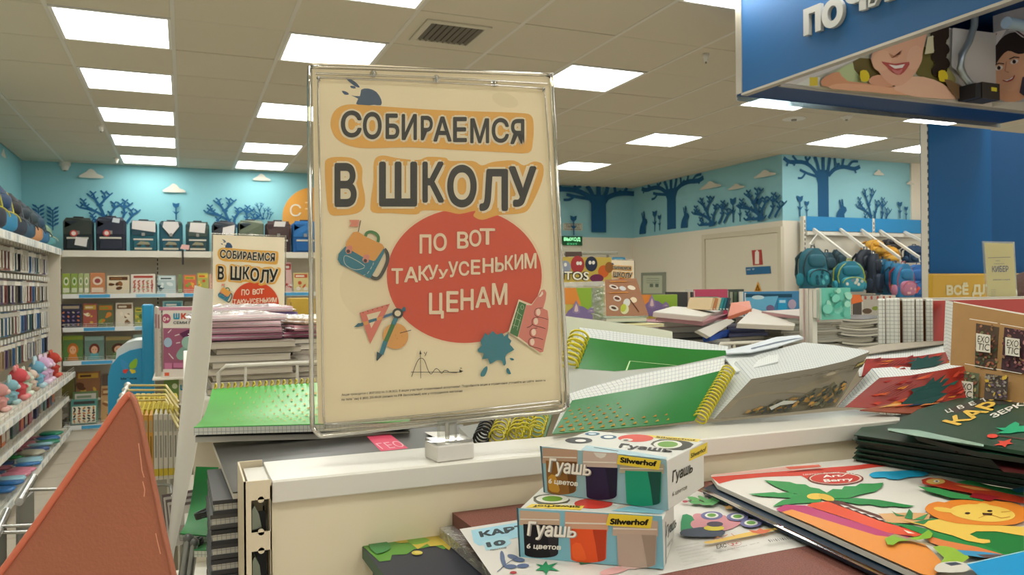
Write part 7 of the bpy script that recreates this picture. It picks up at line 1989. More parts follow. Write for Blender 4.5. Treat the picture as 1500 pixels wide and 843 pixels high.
for x, y in ((547, 108), (639, 115), (724, 122)):
    g = G(); c = pp_(x, y, .004); g.lathe(c - PN * .001, PN, [(0, .0035), (.0012, .0035), (.0016, .002)], m_rim, 12); g.tube([c + Vector((0, 0, -.004)), c + Vector((0, 0, .003))], .0012, m_rim, 6); g.build('rivet', poster)
for k, (ya, yb) in enumerate(((622, 588), (630, 596))):
    g = G(); g.tube([pp_(x, y, .004 - .004 * k) for x, y in ((474, ya), (640, (ya + yb) / 2 + 2), (818, yb))], .0010, m_rim, 6); g.build('lower_ridge', poster)
# foot: white magnet base, clear sleeve
bx = thing  # (keep the name free)
A, B = atZ(641, 679, RZ + .0002), atZ(695, 672, RZ + .0002)
yaw_ = atan2((B - A).y, (B - A).x); wv = (B - A).length
dpt = .030
frb = frame(A, yaw_)
m_mag = mat('#d6d2cb', .35)
g = G(); g.box((0, 0, 0), (wv, dpt, .0155), m_mag, frb); g.build('magnet_base', poster, bevel=.0015)
g = G(); g.box((.0005, .0005, .0157), (wv - .0005, dpt - .0005, .0185), clear('#f4f4f0', .12, .05, .25), frb); g.build('clear_lid', poster, bevel=.0008)
g = G(); g.box((.008, .012, .0187), (wv - .012, .018, .036), clear('#f4f4f0', .10, .05, .10), frb); g.build('clear_sleeve', poster)
g = G(); g.tube([FP(frb, wv * .45, .015, .018), FP(frb, wv * .45, .015, .034)], .0022, clear('#e8e8e0', .3, .05, .2), 8); g.build('clear_pin', poster)

# smaller copies of the sign
def small_sign(q, d, label, n_extra=0, zfoot=None):
    """q = TL, TR, BL pixels of the sheet at distance d; same print as the big poster"""
    tl, tr, bl = atD(*q[0], d), atD(*q[1], d), atD(*q[2], d)
    X = tr - tl; Y = bl - tl; n = X.cross(Y).normalized()
    if (EYE - tl).dot(n) < 0: n = -n
    # the big sheet's own coordinates
    o, ex, ey = pp_(458, 93), pp_(805, 106.5) - pp_(458, 93), pp_(463, 622) - pp_(458, 93)
    a11, a12, a22 = ex.dot(ex), ex.dot(ey), ey.dot(ey); det = a11 * a22 - a12 * a12
    def mp(x, y):
        w = pp_(x, y) - o; b1, b2 = w.dot(ex), w.dot(ey)
        return tl + X * ((b1 * a22 - b2 * a12) / det) + Y * ((b2 * a11 - b1 * a12) / det)
    base = (tl + X / 2 + Y); t = thing('sale_sign', Vector((base.x, base.y, zfoot if zfoot else base.z)), label, 'sign')
    g = G(); g.prism([tl, tr, tr + Y, bl], -n * .001, m_paper); sh = g.build('sign_sheet', t)
    P = Print(mp, n, .0003, .6); draw_poster(P, False); P.build('sign_print', sh)
    g = G(); e = X * .015; f = Y * .012
    g.tube([tl - e - f, tr + e - f, tr + Y + e + f, bl - e + f], .0022, m_rim, 6, closed=True); g.build('rim', t)
    if zfoot:
        g = G(); c = base; g.box((c.x - .02, c.y - .012, zfoot), (c.x + .02, c.y + .012, zfoot + .014), m_mag); g.build('magnet_base', t)
        g = G(); g.box((c.x - .006, c.y - .002, zfoot + .014), (c.x + .006, c.y + .002, c.z), clear('#f4f4f0', .1, .05, .1)); g.build('clear_sleeve', t)
small_sign([(312, 344), (417, 348), (311, 503)], 2.36, 'small school sale sign standing behind the violet bag packs', zfoot=TZ)
small_sign([(888, 381), (929, 382), (888, 442)], 2.5, 'smallest school sale sign behind the brown sticker pad', zfoot=TZ)

# ================================================================== GOUACHE BOXES ON THE CARD PACK
SZ = 1.3945
def gbox(bl, br, back_r, tl, z, label):
    A, B = atZ(*bl, z), atZ(*br, z); yaw = atan2((B - A).y, (B - A).x); w = (B - A).length
    C_ = atZ(*back_r, z); fr = frame(A, yaw); d = max(.06, min(.09, (C_ - B).dot(fr[2])))
    # height from the top left corner on the vertical through A
    h = atP(tl[0], tl[1], A, fr[2]).z - z
    t = thing('gouache_box', FP(fr, w / 2, d / 2, 0), label, 'paint box')
    g = G(); g.box((0, 0, 0), (w, d, h), mat('#cfd0c8', .38), fr); cb = g.build('carton', t, bevel=.0006)
    return t, cb, fr, w, d, h
def fprint(fr, w, d, h, face):
    if face == 'f': p0, n = fr[0], -fr[2]
    if face == 'r': p0, n = FP(fr, w, 0, 0), fr[1]
    if face == 't': p0, n = FP(fr, 0, 0, h), fr[3]
    return Print(lambda x, y: atP(x, y, p0, n), n, .00012, .4)
ZG = lambda x, y: (740 + x / 3.619, 610 + y / 3.619)
def jar(P, lid, body, c_l, c_b, c_b2, c_b3=None):
    x0, y0, x1, y1 = lid; a0, b0, a1, b1 = body
    P.poly([ZG(x0 + 4, y0), ZG(x1 - 4, y0 + (x1 - x0) * .06), ZG(x1, y0 + (x1 - x0) * .06 + 12), ZG(x1 - 2, y1 + 4), ZG(x0 + 2, y1)], c_l)
    w_ = a1 - a0
    P.poly([ZG(a0, b0), ZG(a1, b0 + 6)] + [ZG(a1 - 5 - w_ * .03 * (1 - cos(q * pi / 16)), b1 - 14 + 18 * sin(q * pi / 16)) for q in range(0, 1)] + [ZG((a0 + a1) / 2 + (w_ / 2 - 8) * cos(q * pi / 10), b1 - 12 + 20 * sin(q * pi / 10)) for q in range(11)], c_b); P.up()
    P.poly([ZG(a0 + w_ * .62, b0 + 6), ZG(a1 - 3, b0 + 8)] + [ZG((a0 + a1) / 2 + (w_ / 2 - 10) * cos(q * pi / 10), b1 - 12 + 18 * sin(q * pi / 10)) for q in range(4)] + [ZG(a0 + w_ * .70, b0 + (b1 - b0) * .5)], c_b2)
    if c_b3: P.poly([ZG(a0 + 14, b0 + (b1 - b0) * .5), ZG(a0 + w_ * .3, b0 + (b1 - b0) * .45), ZG(a0 + w_ * .45, b1 - 14), ZG(a0 + w_ * .3, b1 - 4), ZG(a0 + 18, b1 - 18)], c_b3, 2)
    P.up()
    P.poly([ZG(x0 + 6, y0 + (y1 - y0) * .55), ZG(x1 - 6, y0 + (y1 - y0) * .6), ZG(x1 - 6, y0 + (y1 - y0) * .68), ZG(x0 + 6, y0 + (y1 - y0) * .63)], mat('#dcd2c4', .4, spec=.2)); P.up()
def gtext(P, s, a, b, h, c, bold=.03, sh=.15, up=None):
    p0, p1 = ZG(*a), ZG(*b); hh = h / 3.619
    if s == 'Гуашь':
        u_ = up or (hh * .12, -hh); f = lambda k: (p0[0] + (p1[0] - p0[0]) * k, p0[1] + (p1[1] - p0[1]) * k)
        P.text('Гуаш', f(0), f(.80), hh, c, bold, up=u_); P.text('Ь', f(.83), f(1.02), hh, c, bold, up=(u_[0] * .76, u_[1] * .76)); return
    P.text(s, p0, p1, hh, c, bold, up=up or (hh * .12, -hh), shear=0)
# lower box
t1, c1, fr, w, d, h = gbox((762, 815), (972, 835), (1001, 788), (757, 745), SZ, 'lower gouache box with black, orange and taupe paint jars printed on its front')
P = fprint(fr, w, d, h, 'f')
P.poly([ZG(62, 488), ZG(832, 530), ZG(842, 812), ZG(74, 748)], '#7fb4c4'); P.poly([ZG(60, 486), ZG(70, 487), ZG(82, 748), ZG(74, 748)], '#37525c'); P.up()
jar(P, (74, 500, 292, 578), (96, 572, 286, 744), '#c2a48c', '#1e1b20', '#2e2a30')
jar(P, (314, 506, 548, 606), (342, 596, 540, 768), '#c99a80', '#dd5326', '#b03a1c', '#e8602c')
jar(P, (568, 540, 812, 632), (592, 622, 804, 796), '#bda592', '#b5a193', '#9c887a')
P.poly([ZG(552, 515), ZG(784, 530), ZG(772, 594), ZG(535, 576)], '#e2c63c'); P.up()
gtext(P, 'Silwerhof', (556, 572), (760, 577), 34, '#1c1a16', .05)
gtext(P, 'Гуашь', (124, 634), (376, 646), 76, '#9a9088', .036); P.up(); gtext(P, 'Гуашь', (118, 630), (372, 642), 76, '#ebe4da', .024)
gtext(P, '6 цветов', (116, 698), (298, 706), 27, '#e4ddd2', .03)
P.build('front_print', c1)
P = fprint(fr, w, d, h, 't')
P.poly([ZG(150, 430), ZG(230, 415), ZG(330, 430), ZG(330, 462), ZG(180, 470)], '#5a5a4a', 2); P.ell(*ZG(250, 440), 24, 6, '#dcdcd0'); P.up(); P.ell(*ZG(250, 440), 15, 4, '#6a9a3c'); P.ell(*ZG(468, 466), 28, 7.5, '#c43c30'); P.ell(*ZG(680, 490), 24, 5, '#c8b8a8')
P.poly([ZG(140, 468), ZG(420, 478), ZG(400, 500), ZG(110, 486)], '#dfc64a'); P.up(); gtext(P, 'Silwerhof', (400, 478), (150, 474), 14, '#2c2a20', .03, up=(-1, 3.2))
P.poly([ZG(560, 505), ZG(826, 522), ZG(850, 505), ZG(700, 470)], '#88bccc'); P.build('top_print', c1)
P = fprint(fr, w, d, h, 'r')
gtext(P, 'Гуашь', (852, 640), (904, 590), 66, '#2a2a2a', .03, up=(1.5, -17)); gtext(P, '6 цветов', (856, 700), (886, 660), 20, '#55524c', .0, up=(.5, -6)); P.stroke([ZG(850, 560), ZG(852, 800)], .8, '#3a4a50'); P.build('side_print', c1)
# upper box
Z2 = SZ + h + .0004
t2, c2, fr, w, d, h2 = gbox((798, 722), (978, 749), (1037, 714), (792, 654), Z2, 'upper gouache box with ochre, violet and green paint jars printed on its front')
P = fprint(fr, w, d, h2, 'f')
P.poly([ZG(186, 160), ZG(856, 232), ZG(866, 500), ZG(204, 404)], '#8fb0b8'); P.poly([ZG(184, 158), ZG(194, 160), ZG(212, 405), ZG(204, 404)], '#4a646c'); P.up()
jar(P, (196, 168, 386, 250), (216, 236, 382, 408), '#b5927a', '#8e6030', '#6c4422', '#c48e34')
jar(P, (410, 184, 598, 282), (426, 268, 598, 436), '#c2aca0', '#2b2140', '#1d1830')
jar(P, (606, 240, 846, 300), (638, 288, 832, 468), '#a89c86', '#1d8f6c', '#174a40')
P.poly([ZG(604, 204), ZG(830, 234), ZG(818, 284), ZG(596, 254)], '#e2c63c'); P.up()
gtext(P, 'Silwerhof', (612, 244), (806, 266), 30, '#1c1a16', .05)
gtext(P, 'Гуашь', (238, 298), (456, 318), 74, '#8f857c', .036); P.up(); gtext(P, 'Гуашь', (232, 294), (452, 314), 74, '#ebe4da', .024)
gtext(P, '6 цветов', (234, 354), (390, 370), 27, '#e4ddd2', .03)
P.build('front_print', c2)
P = fprint(fr, w, d, h2, 't')
P.ell(*ZG(390, 130), 20, 4.6, '#3c3e44'); P.ell(*ZG(462, 95), 11, 2.4, '#3a6a88'); P.ell(*ZG(548, 112), 12, 3, '#2f5a7a'); P.ell(*ZG(692, 118), 26, 5.5, '#cc4434'); P.poly([ZG(820, 125), ZG(930, 130), ZG(1000, 150), ZG(940, 182), ZG(830, 172), ZG(770, 150)], '#3c3c30', 2)
P.poly([ZG(750, 100), ZG(1040, 124), ZG(1020, 138), ZG(800, 118)], '#dfc64a'); P.up()
P.ell(*ZG(400, 132), 8, 2, '#e0e0dc'); P.ell(*ZG(462, 96), 6, 1.4, '#c8d8dc'); P.ell(*ZG(548, 112), 7, 1.8, '#e0e4e0'); P.ell(*ZG(645, 128), 9, 2, '#d8d4cc'); P.ell(*ZG(862, 152), 21, 6, '#dcdcd0'); P.up(); P.ell(*ZG(862, 152), 15, 4.4, '#6a9a3c'); P.ell(*ZG(640, 130), 4, 1, '#3a3a3c')
gtext(P, 'Гуашь', (600, 168), (876, 196), 24, '#26262a', .04, up=(4, -6)); gtext(P, 'Silwerhof', (800, 116), (1010, 134), 8, '#2c2a20', .02, up=(.5, -2))
P.poly([ZG(430, 158), ZG(600, 178), ZG(860, 222), ZG(850, 232), ZG(400, 184)], '#a8c4cc'); P.up(); P.stroke([ZG(470, 170), ZG(600, 190)], .8, '#33383a'); P.build('top_print', c2)
g = G(); P = fprint(fr, w, d, h2, 'f'); P.l = 6; P.poly([ZG(470, 192), ZG(540, 198), ZG(532, 215), ZG(510, 224), ZG(485, 214)], '#d8d4cc', 1); P.build('tuck_notch', c2)
P = fprint(fr, w, d, h2, 'r')
P.poly([ZG(980, 182), ZG(1072, 138), ZG(1070, 196), ZG(974, 240)], '#dcc648'); P.up(); gtext(P, 'Silwerhof', (982, 224), (1062, 186), 26, '#2a2820', .02, up=(.6, -7.4))
gtext(P, 'Гуашь', (884, 352), (990, 298), 62, '#2a2826', .03, up=(1, -17)); gtext(P, '6 цветов', (884, 426), (962, 386), 24, '#4a3c34', .01, up=(.4, -6.6)); P.build('side_print', c2)

# ================================================================== PACKS ON THE NEAR SHELF
def zpts(pts, z):
    q = [atZ(x, y, z) for x, y in pts]
    for p in q:
        if z < RZ and p.x < rx1 + .004 and p.y > RY0 + .007: p.y = RY0 + .007
    return q
def zslab(name, label, pts, z, th, m, cat='card pack', side=None, partname='pack_body', group=None):
    q = zpts(pts, z); tt = thing(name, sum(q, Vector()) / len(q) - Vector((0, 0, th)), label, cat, group)
    g = G(); g.prism([p - Vector((0, 0, th)) for p in q], (0, 0, th), m, side); o = g.build(partname, tt)
    return tt, o, q
# brown card packs: a pile, the topmost with its printed label
m_brown = mat('#7c4a3e', .6, vary=.5, vscale=900)
BR = [(655, 751), (1062, 696), (1500, 900), (980, 1060), (800, 862)]
for k in range(9):
    z0 = 1.1905 + k * .0223
    q0 = zpts(BR, SZ - .001)
    dx = Vector((.004 * ((k * 7) % 3 - 1), -.003 * ((k * 5) % 3), 0))
    tt = thing('card_pack', sum(q0, Vector()) / 5 * 1.0 + Vector((0, 0, z0 - SZ)), 'brown felt card pack in the pile under the paint boxes, %s' % ('lowest' if k == 0 else 'topmost with the printed label' if k == 8 else ORD[k] + ' from below'), 'card pack', 'pile of brown card packs')
    g = G(); top = (z0 + .022) if k < 8 else SZ - .001
    g.prism([Vector((p.x, p.y, z0)) + dx for p in q0], (0, 0, top - z0), m_brown, mat('#6a3c32', .6)); g.build('felt_sheets', tt)
    g = G(); s0, s1 = Vector((q0[0].x, q0[0].y, z0 + .004)) + dx, Vector((q0[4].x, q0[4].y, z0 + .004)) + dx
    off = Vector((-.013, -.002, 0))
    g.prism([s0 + off, s1 + off, s1 + off * -.2, s0 + off * -.2], (0, 0, .009), clear('#e6e4dc', .14, .14, .35, wr=.8)); g.build('sleeve_seam', tt)
    if k == 8: toppack = tt
P = Print(lambda x, y: atZ(x, y, SZ - .001), (0, 0, 1), .00022, .45)
P.poly([(673, 776), (756, 763), (880, 741), (1010, 716), (1045, 728), (1120, 762), (1200, 797), (1100, 816), (950, 846), (800, 880), (745, 880)], '#d2cfc8'); P.up()
P.poly([(690, 778), (756, 767), (830, 755), (834, 776), (757, 789), (702, 801), (694, 796)], '#9cc8d8'); P.poly([(706, 794), (744, 787), (749, 797), (740, 803), (712, 808)], '#a4ccd8'); P.up()
P.text('КАРТОН', (704, 789), (812, 772), 9.5, '#3c4a50', .05, up=(-3.4, -8.5)); P.text('10', (714, 804), (742, 799), 9, '#3c4a50', .05, up=(-3, -7.5)); P.text('листов', (718, 809), (742, 805), 2.6, '#3c4a50', .0)
for x, y, a in ((737, 824, 1.2), (752, 818, .3), (760, 822, .1), (748, 832, 0), (766, 831, -.05), (736, 818, 1.4)): P.ell(x, y, 9, 3.2, '#5a6a8c', a)
P.stroke([(728, 840), (745, 826), (758, 818)], 1, '#4a5a7c'); P.poly([(785, 828), (795, 830), (800, 824), (803, 830), (818, 826), (808, 833), (820, 839), (804, 837), (800, 845), (796, 838), (784, 838), (792, 833)], '#2f8a5c'); P.poly([(846, 822), (860, 822), (868, 827), (850, 829)], '#2c7a58'); P.ell(752, 841, 5, 2, '#a83c44')
P.ell(900, 838, 22, 5, '#dca8a4', -.2); P.ell(925, 833, 14, 3, '#d8b8b0')
# bird with flower-like tail
PX = lambda x, y: (960 + x / 3.78, 620 + y / 3.78)
P.poly([PX(*p) for p in ((150, 515), (200, 520), (228, 560), (225, 600), (160, 625), (140, 600))], '#2c8a5a', 2); P.up()
for c, rx, ry, a in (((275, 548), 26, 8, .4), ((345, 560), 22, 9, -.5), ((410, 565), 30, 8, -.35), ((250, 575), 20, 8, .2)): P.ell(*PX(*c), rx / 1.35, ry, '#c88a90', a)
P.up()
for c in ((312, 522), (455, 532), (530, 570)):
    P.ell(*PX(*c), 16, 6.2, '#6a6a94'); P.up(); P.ell(*PX(*c), 10, 4, '#dcdcd4'); P.up(); P.ell(*PX(*c), 6.5, 2.6, '#6a9a4a')
P.poly([PX(*p) for p in ((150, 610), (220, 600), (270, 595), (370, 610), (385, 630), (340, 648), (220, 650), (140, 640))], '#3c4658', 2); P.up(); P.ell(*PX(325, 602), 15, 4, '#d0c040'); P.ell(*PX(330, 580), 12, 4, '#4a4050')
P.poly([PX(*p) for p in ((270, 680), (350, 665), (430, 645), (540, 620), (670, 600), (680, 610), (560, 640), (430, 665), (300, 690))], '#d8b45a', 2); P.up()
for a, b in (((345, 650), (330, 668)), ((420, 635), (440, 650)), ((345, 655), (375, 662)), ((400, 640), (380, 652))): P.stroke([PX(*a), PX(*b)], 1, '#c87a4a')
P.poly([PX(*p) for p in ((515, 615), (560, 618), (580, 605), (600, 615), (640, 612), (615, 632), (580, 636), (540, 630))], '#c86a4a', 1); P.stroke([PX(585, 632), PX(605, 648)], .8, '#c86a4a')
for x, y, a in ((210, 438, .2), (265, 440, .5), (318, 440, -.4), (225, 458, 0), (285, 465, 0), (335, 455, -.6)): P.ell(*PX(x, y), 9, 2.6, '#5a9a5c', a)
P.stroke([PX(200, 455), PX(290, 460), PX(350, 445)], .8, '#4a8a4c')
P.poly([PX(*p) for p in ((375, 478), (400, 482), (408, 472), (418, 482), (442, 485), (425, 490), (425, 500), (405, 494), (385, 498), (392, 488))], '#c89a54'); P.ell(*PX(405, 462), 6, 1.2, '#a8b0bc'); P.ell(*PX(295, 415), 5, 1.6, '#a88a90'); P.ell(*PX(165, 455), 4, 1.8, '#a84a54')
P.text('ЕАС', PX(340, 722), PX(396, 712), 6, '#4a4844', .03); P.stroke([(1076 + 10 * cos(a), 803 + 3.6 * sin(a)) for a in [k * pi / 8 for k in range(16)]], .6, '#b06a64', closed=True); P.text('3+', PX(420, 706), PX(462, 696), 4, '#b04a48', .03)
for k in range(14): 
    x = 625 + k * 12.5; P.stroke([PX(x, 672 - k * 1.6), PX(x + 14, 684 - k * 1.6)], .9 if k % 3 else 1.5, '#6c6c68')
P.text('Картон цветной бархатный, формат А4', PX(352, 742), PX(575, 692), 2, '#8a8880', .0)
for k in range(7): P.stroke([PX(110 + 8 * k, 715 + 17 * k), PX(240 + 16 * k, 690 + 15 * k)], .9, '#b4b2ac')
P.build('label_print', toppack.children[0])
# navy and leaf card pack lower left
zn = 1.372
tt, o, q = zslab('card_pack', 'navy card pack with green and yellow leafy border sticking out left of the brown packs', [(530, 801), (655, 774), (760, 860), (720, 930), (610, 905)], zn, .010, mat('#2b3040', .4), side=mat('#2f5a48', .5))
P = Print(lambda x, y: atZ(x, y, zn), (0, 0, 1), .0003, .4)
P.poly([(531, 801), (600, 786), (654, 775), (662, 800), (650, 806), (636, 800), (620, 804), (606, 806), (596, 813), (574, 814), (572, 822), (556, 824)], '#5f9440'); P.up()
P.poly([(568, 793), (600, 786), (652, 775), (664, 796), (658, 808), (648, 800), (630, 802), (626, 798), (612, 806), (600, 796), (586, 797)], '#c8b048', 1); P.poly([(596, 792), (616, 788), (630, 793), (618, 798), (604, 799)], '#7fae44', 2); P.up(); P.ell(611, 812, 8, 3.2, '#c8b850'); P.up(); P.ell(613, 812, 6, 2.1, '#d8c868'); P.poly([(540, 800), (566, 796), (572, 806), (552, 814)], '#4a8a50', 2)
P.build('leaf_print', o)
tt, o2, q2 = zslab('card_pack', 'plain card pack right under the navy leafy one', [(536, 803), (657, 776), (760, 870), (720, 935), (616, 908)], zn - .0105, .17, mat('#3a5a50', .5)); 
g = G(); g.box((q2[0].x, q2[4].y, 1.1905), (q2[0].x + .002, q2[4].y + .002, 1.2), mat('#3a5a50', .5)); g.build('pack_corner', tt)
# dark blue pack and the jungle coloured paper pack
zb_ = SZ + .0065
tt, o, q = zslab('card_pack', 'shiny dark blue card pack under the lion paper pack', [(1030, 716), (1060, 702), (1250, 676), (1560, 760), (1500, 1000), (1340, 862), (1160, 778)], zb_, .0055, mat('#12283a', .34, spec=.4))
g = G(); qq = zpts([(1030, 716), (1160, 778), (1340, 862), (1336, 866), (1156, 781), (1027, 719)], zb_ + .0004); g.prism(qq, (0, 0, .0003), clear('#e8ecf0', .25, .08, .2)); g.build('sleeve_fold', tt)
zl = zb_ + .0052
LP = [(1041, 697), (1157, 682), (1266, 671), (1320, 679), (1600, 750), (1560, 960), (1349, 845), (1163, 761), (1051, 711)]
tt, o, q = zslab('paper_pack', 'white coloured-paper pack with palm, lion and parrot picture on the near shelf', LP, zl, .004, mat('#d4d0c6', .4), 'paper pack')
P = Print(lambda x, y: atZ(x, y, zl), (0, 0, 1), .00018, .4)
ZL = lambda x, y: (1000 + x / 3, 640 + y / 3)
def lp(pts, c, sm=0): P.poly([ZL(*p) for p in pts], c, sm)
lp([(125, 178), (420, 155), (600, 140), (760, 128), (880, 112), (970, 128), (860, 134), (720, 152), (720, 162), (560, 172), (360, 178), (230, 190), (160, 208)], '#c94436')
lp([(130, 168), (300, 150), (470, 132), (600, 122), (600, 136), (420, 152), (130, 174)], '#dcb0a4'); P.up()
lp([(455, 160), (530, 147), (600, 142), (622, 148), (560, 152)], '#7a1c14'); lp([(450, 135), (600, 126), (610, 134), (470, 146)], '#d86a58')
lp([(520, 172), (680, 158), (720, 162), (620, 188), (550, 190)], '#c94436', 0)
P.up(); P.ell(*ZL(672, 187), 41, 9.6, '#7a3024'); P.up(); P.ell(*ZL(672, 187), 38.5, 8.6, '#d8c8b8'); P.up(); P.ell(*ZL(670, 188), 36, 7.6, '#c0392c'); P.up()
P.text('Art', ZL(618, 186), ZL(700, 181), 4.6, '#ece4da', .03, up=(-2, -4)); P.text('Berry', ZL(624, 206), ZL(752, 198), 5, '#ece4da', .03, up=(-2.4, -4.4)); P.stroke([ZL(700, 180), ZL(735, 162), ZL(745, 172), ZL(770, 165)], .9, '#ece4da', sm=2); P.text('Цветная бумага', ZL(530, 176), ZL(688, 166), 2.4, '#ecd0c8', .0)
lp([(820, 172), (850, 160), (920, 158), (960, 155), (1040, 155), (1082, 168), (1050, 180), (990, 184), (950, 194), (900, 190), (890, 184), (840, 186)], '#1f9cc4', 2)
gl = '#2c8a44'
lp([(358, 197), (470, 205), (500, 214), (540, 216), (560, 228), (600, 235), (650, 262), (640, 276), (560, 268), (480, 254), (440, 240), (400, 222)], gl)
lp([(288, 258), (400, 250), (420, 254), (470, 250), (490, 258), (550, 264), (560, 276), (470, 276), (340, 268)], gl); lp([(440, 285), (520, 268), (620, 272), (600, 296), (500, 300), (395, 314), (420, 296)], gl)
lp([(610, 268), (660, 236), (700, 238), (710, 224), (760, 224), (780, 212), (840, 212), (882, 208), (876, 226), (850, 246), (780, 262), (730, 276), (650, 280)], gl)
lp([(650, 282), (760, 276), (860, 284), (940, 298), (1022, 312), (980, 318), (920, 312), (880, 316), (820, 304), (780, 306), (700, 292)], '#258040'); P.up()
P.ell(*ZL(585, 270), 13, 4.6, '#dcb84c'); P.ell(*ZL(632, 275), 12, 4.4, '#d0a840', .3)
lp([(640, 290), (700, 292), (760, 318), (860, 352), (1000, 404), (1010, 420), (900, 385), (800, 352), (700, 318)], '#5a3026'); P.up()
for k in range(7): lp([(690 + 38 * k, 306 + 14 * k), (735 + 38 * k, 318 + 14 * k), (712 + 38 * k, 320 + 14 * k)], '#d4d0c6')
lp([(410, 328), (450, 308), (540, 312), (640, 345), (900, 430), (1010, 455), (960, 460), (850, 445), (600, 368), (480, 330), (430, 340)], '#b0356a')
lp([(545, 312), (570, 300), (640, 294), (700, 318), (860, 378), (1020, 425), (1060, 440), (1020, 450), (900, 432), (700, 362)], '#d8502c')
P.up(); lp([(436, 342), (480, 330), (600, 368), (850, 445), (960, 458), (1060, 480), (1120, 540), (1150, 575), (1140, 600), (1100, 625), (1052, 618), (740, 478), (560, 395)], '#dc8c3c')
P.up(); lp([(900, 390), (880, 370), (860, 350), (1000, 345), (1090, 348), (1080, 380), (990, 392)], '#cfa06c', 1)
lp([(880, 385), (1000, 400), (1120, 430), (1260, 470), (1500, 500), (1500, 560), (1320, 545), (1180, 500), (1080, 452), (960, 405)], '#24803c'); P.up()
lp([(1050, 440), (1150, 470), (1300, 500), (1460, 548), (1380, 560), (1200, 520), (1090, 480)], '#d07840'); lp([(1250, 430), (1350, 425), (1500, 440), (1500, 540), (1400, 520), (1280, 470)], '#1f7434', 1); P.up()
lp([(975, 372), (995, 330), (1012, 350), (1010, 378)], '#2c7a44', 0); lp([(1010, 380), (1080, 350), (1060, 378)], '#3a8a50'); lp([(916, 338), (940, 352), (980, 362), (940, 362)], '#3a8a50'); lp([(1010, 390), (1100, 372), (1140, 380), (1060, 398)], '#2c7a44')
# lion
P.up(); lp([(955, 378), (1060, 402), (1080, 385), (1160, 372), (1300, 400), (1500, 412), (1500, 452), (1380, 432), (1290, 432), (1262, 445), (1300, 464), (1350, 470), (1352, 482), (1320, 486), (1250, 474), (1180, 448), (1110, 430), (1060, 408), (1000, 392)], '#dfba52', 1); P.up()
lp([(1065, 335), (1080, 312), (1120, 300), (1150, 304), (1180, 295), (1230, 292), (1290, 296), (1340, 292), (1400, 300), (1450, 305), (1500, 325), (1520, 350), (1510, 380), (1460, 402), (1380, 406), (1300, 404), (1200, 396), (1130, 378), (1090, 358)], '#d8802c', 2); P.up()
P.ell(*ZL(1318, 352), 48, 12.6, '#e2bf58', .08); P.ell(*ZL(1150, 338), 16, 3.4, '#dfba52', .15); P.ell(*ZL(1318, 320), 10, 4, '#e2bf58'); P.up()
lp([(1316, 352), (1362, 354), (1358, 364), (1320, 362)], '#4a2c1c'); P.ell(*ZL(1252, 354), 4, 1.6, '#3a2418'); P.ell(*ZL(1350, 344), 4, 1.4, '#3a2418')
P.stroke([ZL(1360, 362), ZL(1400, 376), ZL(1440, 370)], .8, '#c0802c'); P.stroke([ZL(1330, 364), ZL(1300, 376)], .8, '#c0802c'); P.stroke([ZL(1400, 350), ZL(1440, 345)], .7, '#c0802c')
# parrot
lp([(1200, 214), (1260, 206), (1350, 230), (1500, 255), (1500, 275), (1400, 262), (1290, 240)], '#2c8a4c'); lp([(1034, 234), (1120, 242), (1200, 262), (1330, 290), (1320, 300), (1270, 294), (1180, 286), (1120, 268), (1080, 258)], '#3a8a4c'); P.up()
lp([(1050, 205), (1080, 196), (1140, 200), (1200, 218), (1300, 236), (1500, 285), (1500, 312), (1380, 292), (1250, 262), (1160, 246), (1080, 228), (1055, 224)], '#b23a24', 1); P.up(); P.ell(*ZL(1112, 214), 14, 4.2, '#d8b05c'); lp([(1190, 228), (1280, 238), (1360, 256), (1280, 252)], '#d88a48', 1); P.up(); P.ell(*ZL(1116, 214), 4.5, 2, '#e8e0d0'); P.ell(*ZL(1117, 214), 2, 1, '#2c1c14')
lp([(1440, 250), (1500, 240), (1500, 262), (1470, 266)], '#2a8ab0', 1); lp([(1280, 265), (1400, 285), (1350, 302), (1260, 284)], '#8a1c24')
# tools
P.up(); lp([(888, 472), (930, 452), (990, 470), (1040, 462), (1080, 432), (1100, 450), (1090, 470), (1020, 480), (950, 484), (925, 502), (900, 498)], '#7fae2c', 1); lp([(895, 450), (960, 462), (1100, 500), (1120, 512), (1000, 482)], '#9a8a6c'); lp([(970, 432), (1020, 450), (990, 448)], '#e4e0d4'); P.up()
lp([(1100, 512), (1160, 508), (1220, 528), (1260, 560), (1200, 590), (1130, 585), (1150, 560)], '#8aae34', 2); lp([(1205, 524), (1330, 534), (1420, 548), (1330, 560), (1240, 548)], '#3a8ab4', 1); lp([(1290, 545), (1420, 545), (1440, 556), (1330, 560)], '#5a4a48', 1); P.up()
lp([(1110, 600), (1140, 582), (1210, 578), (1260, 596), (1240, 625), (1120, 625)], '#c8c4b8', 2); lp([(1150, 585), (1200, 580), (1230, 590), (1180, 598)], '#3c4450', 1)
lp([(1250, 592), (1500, 535), (1700, 500), (1700, 700), (1300, 640)], '#1a8ec4'); P.up(); P.stroke([ZL(1250, 590), ZL(1500, 533), ZL(1700, 496)], 1.2, '#a8d8e4')
P.build('picture_print', o)
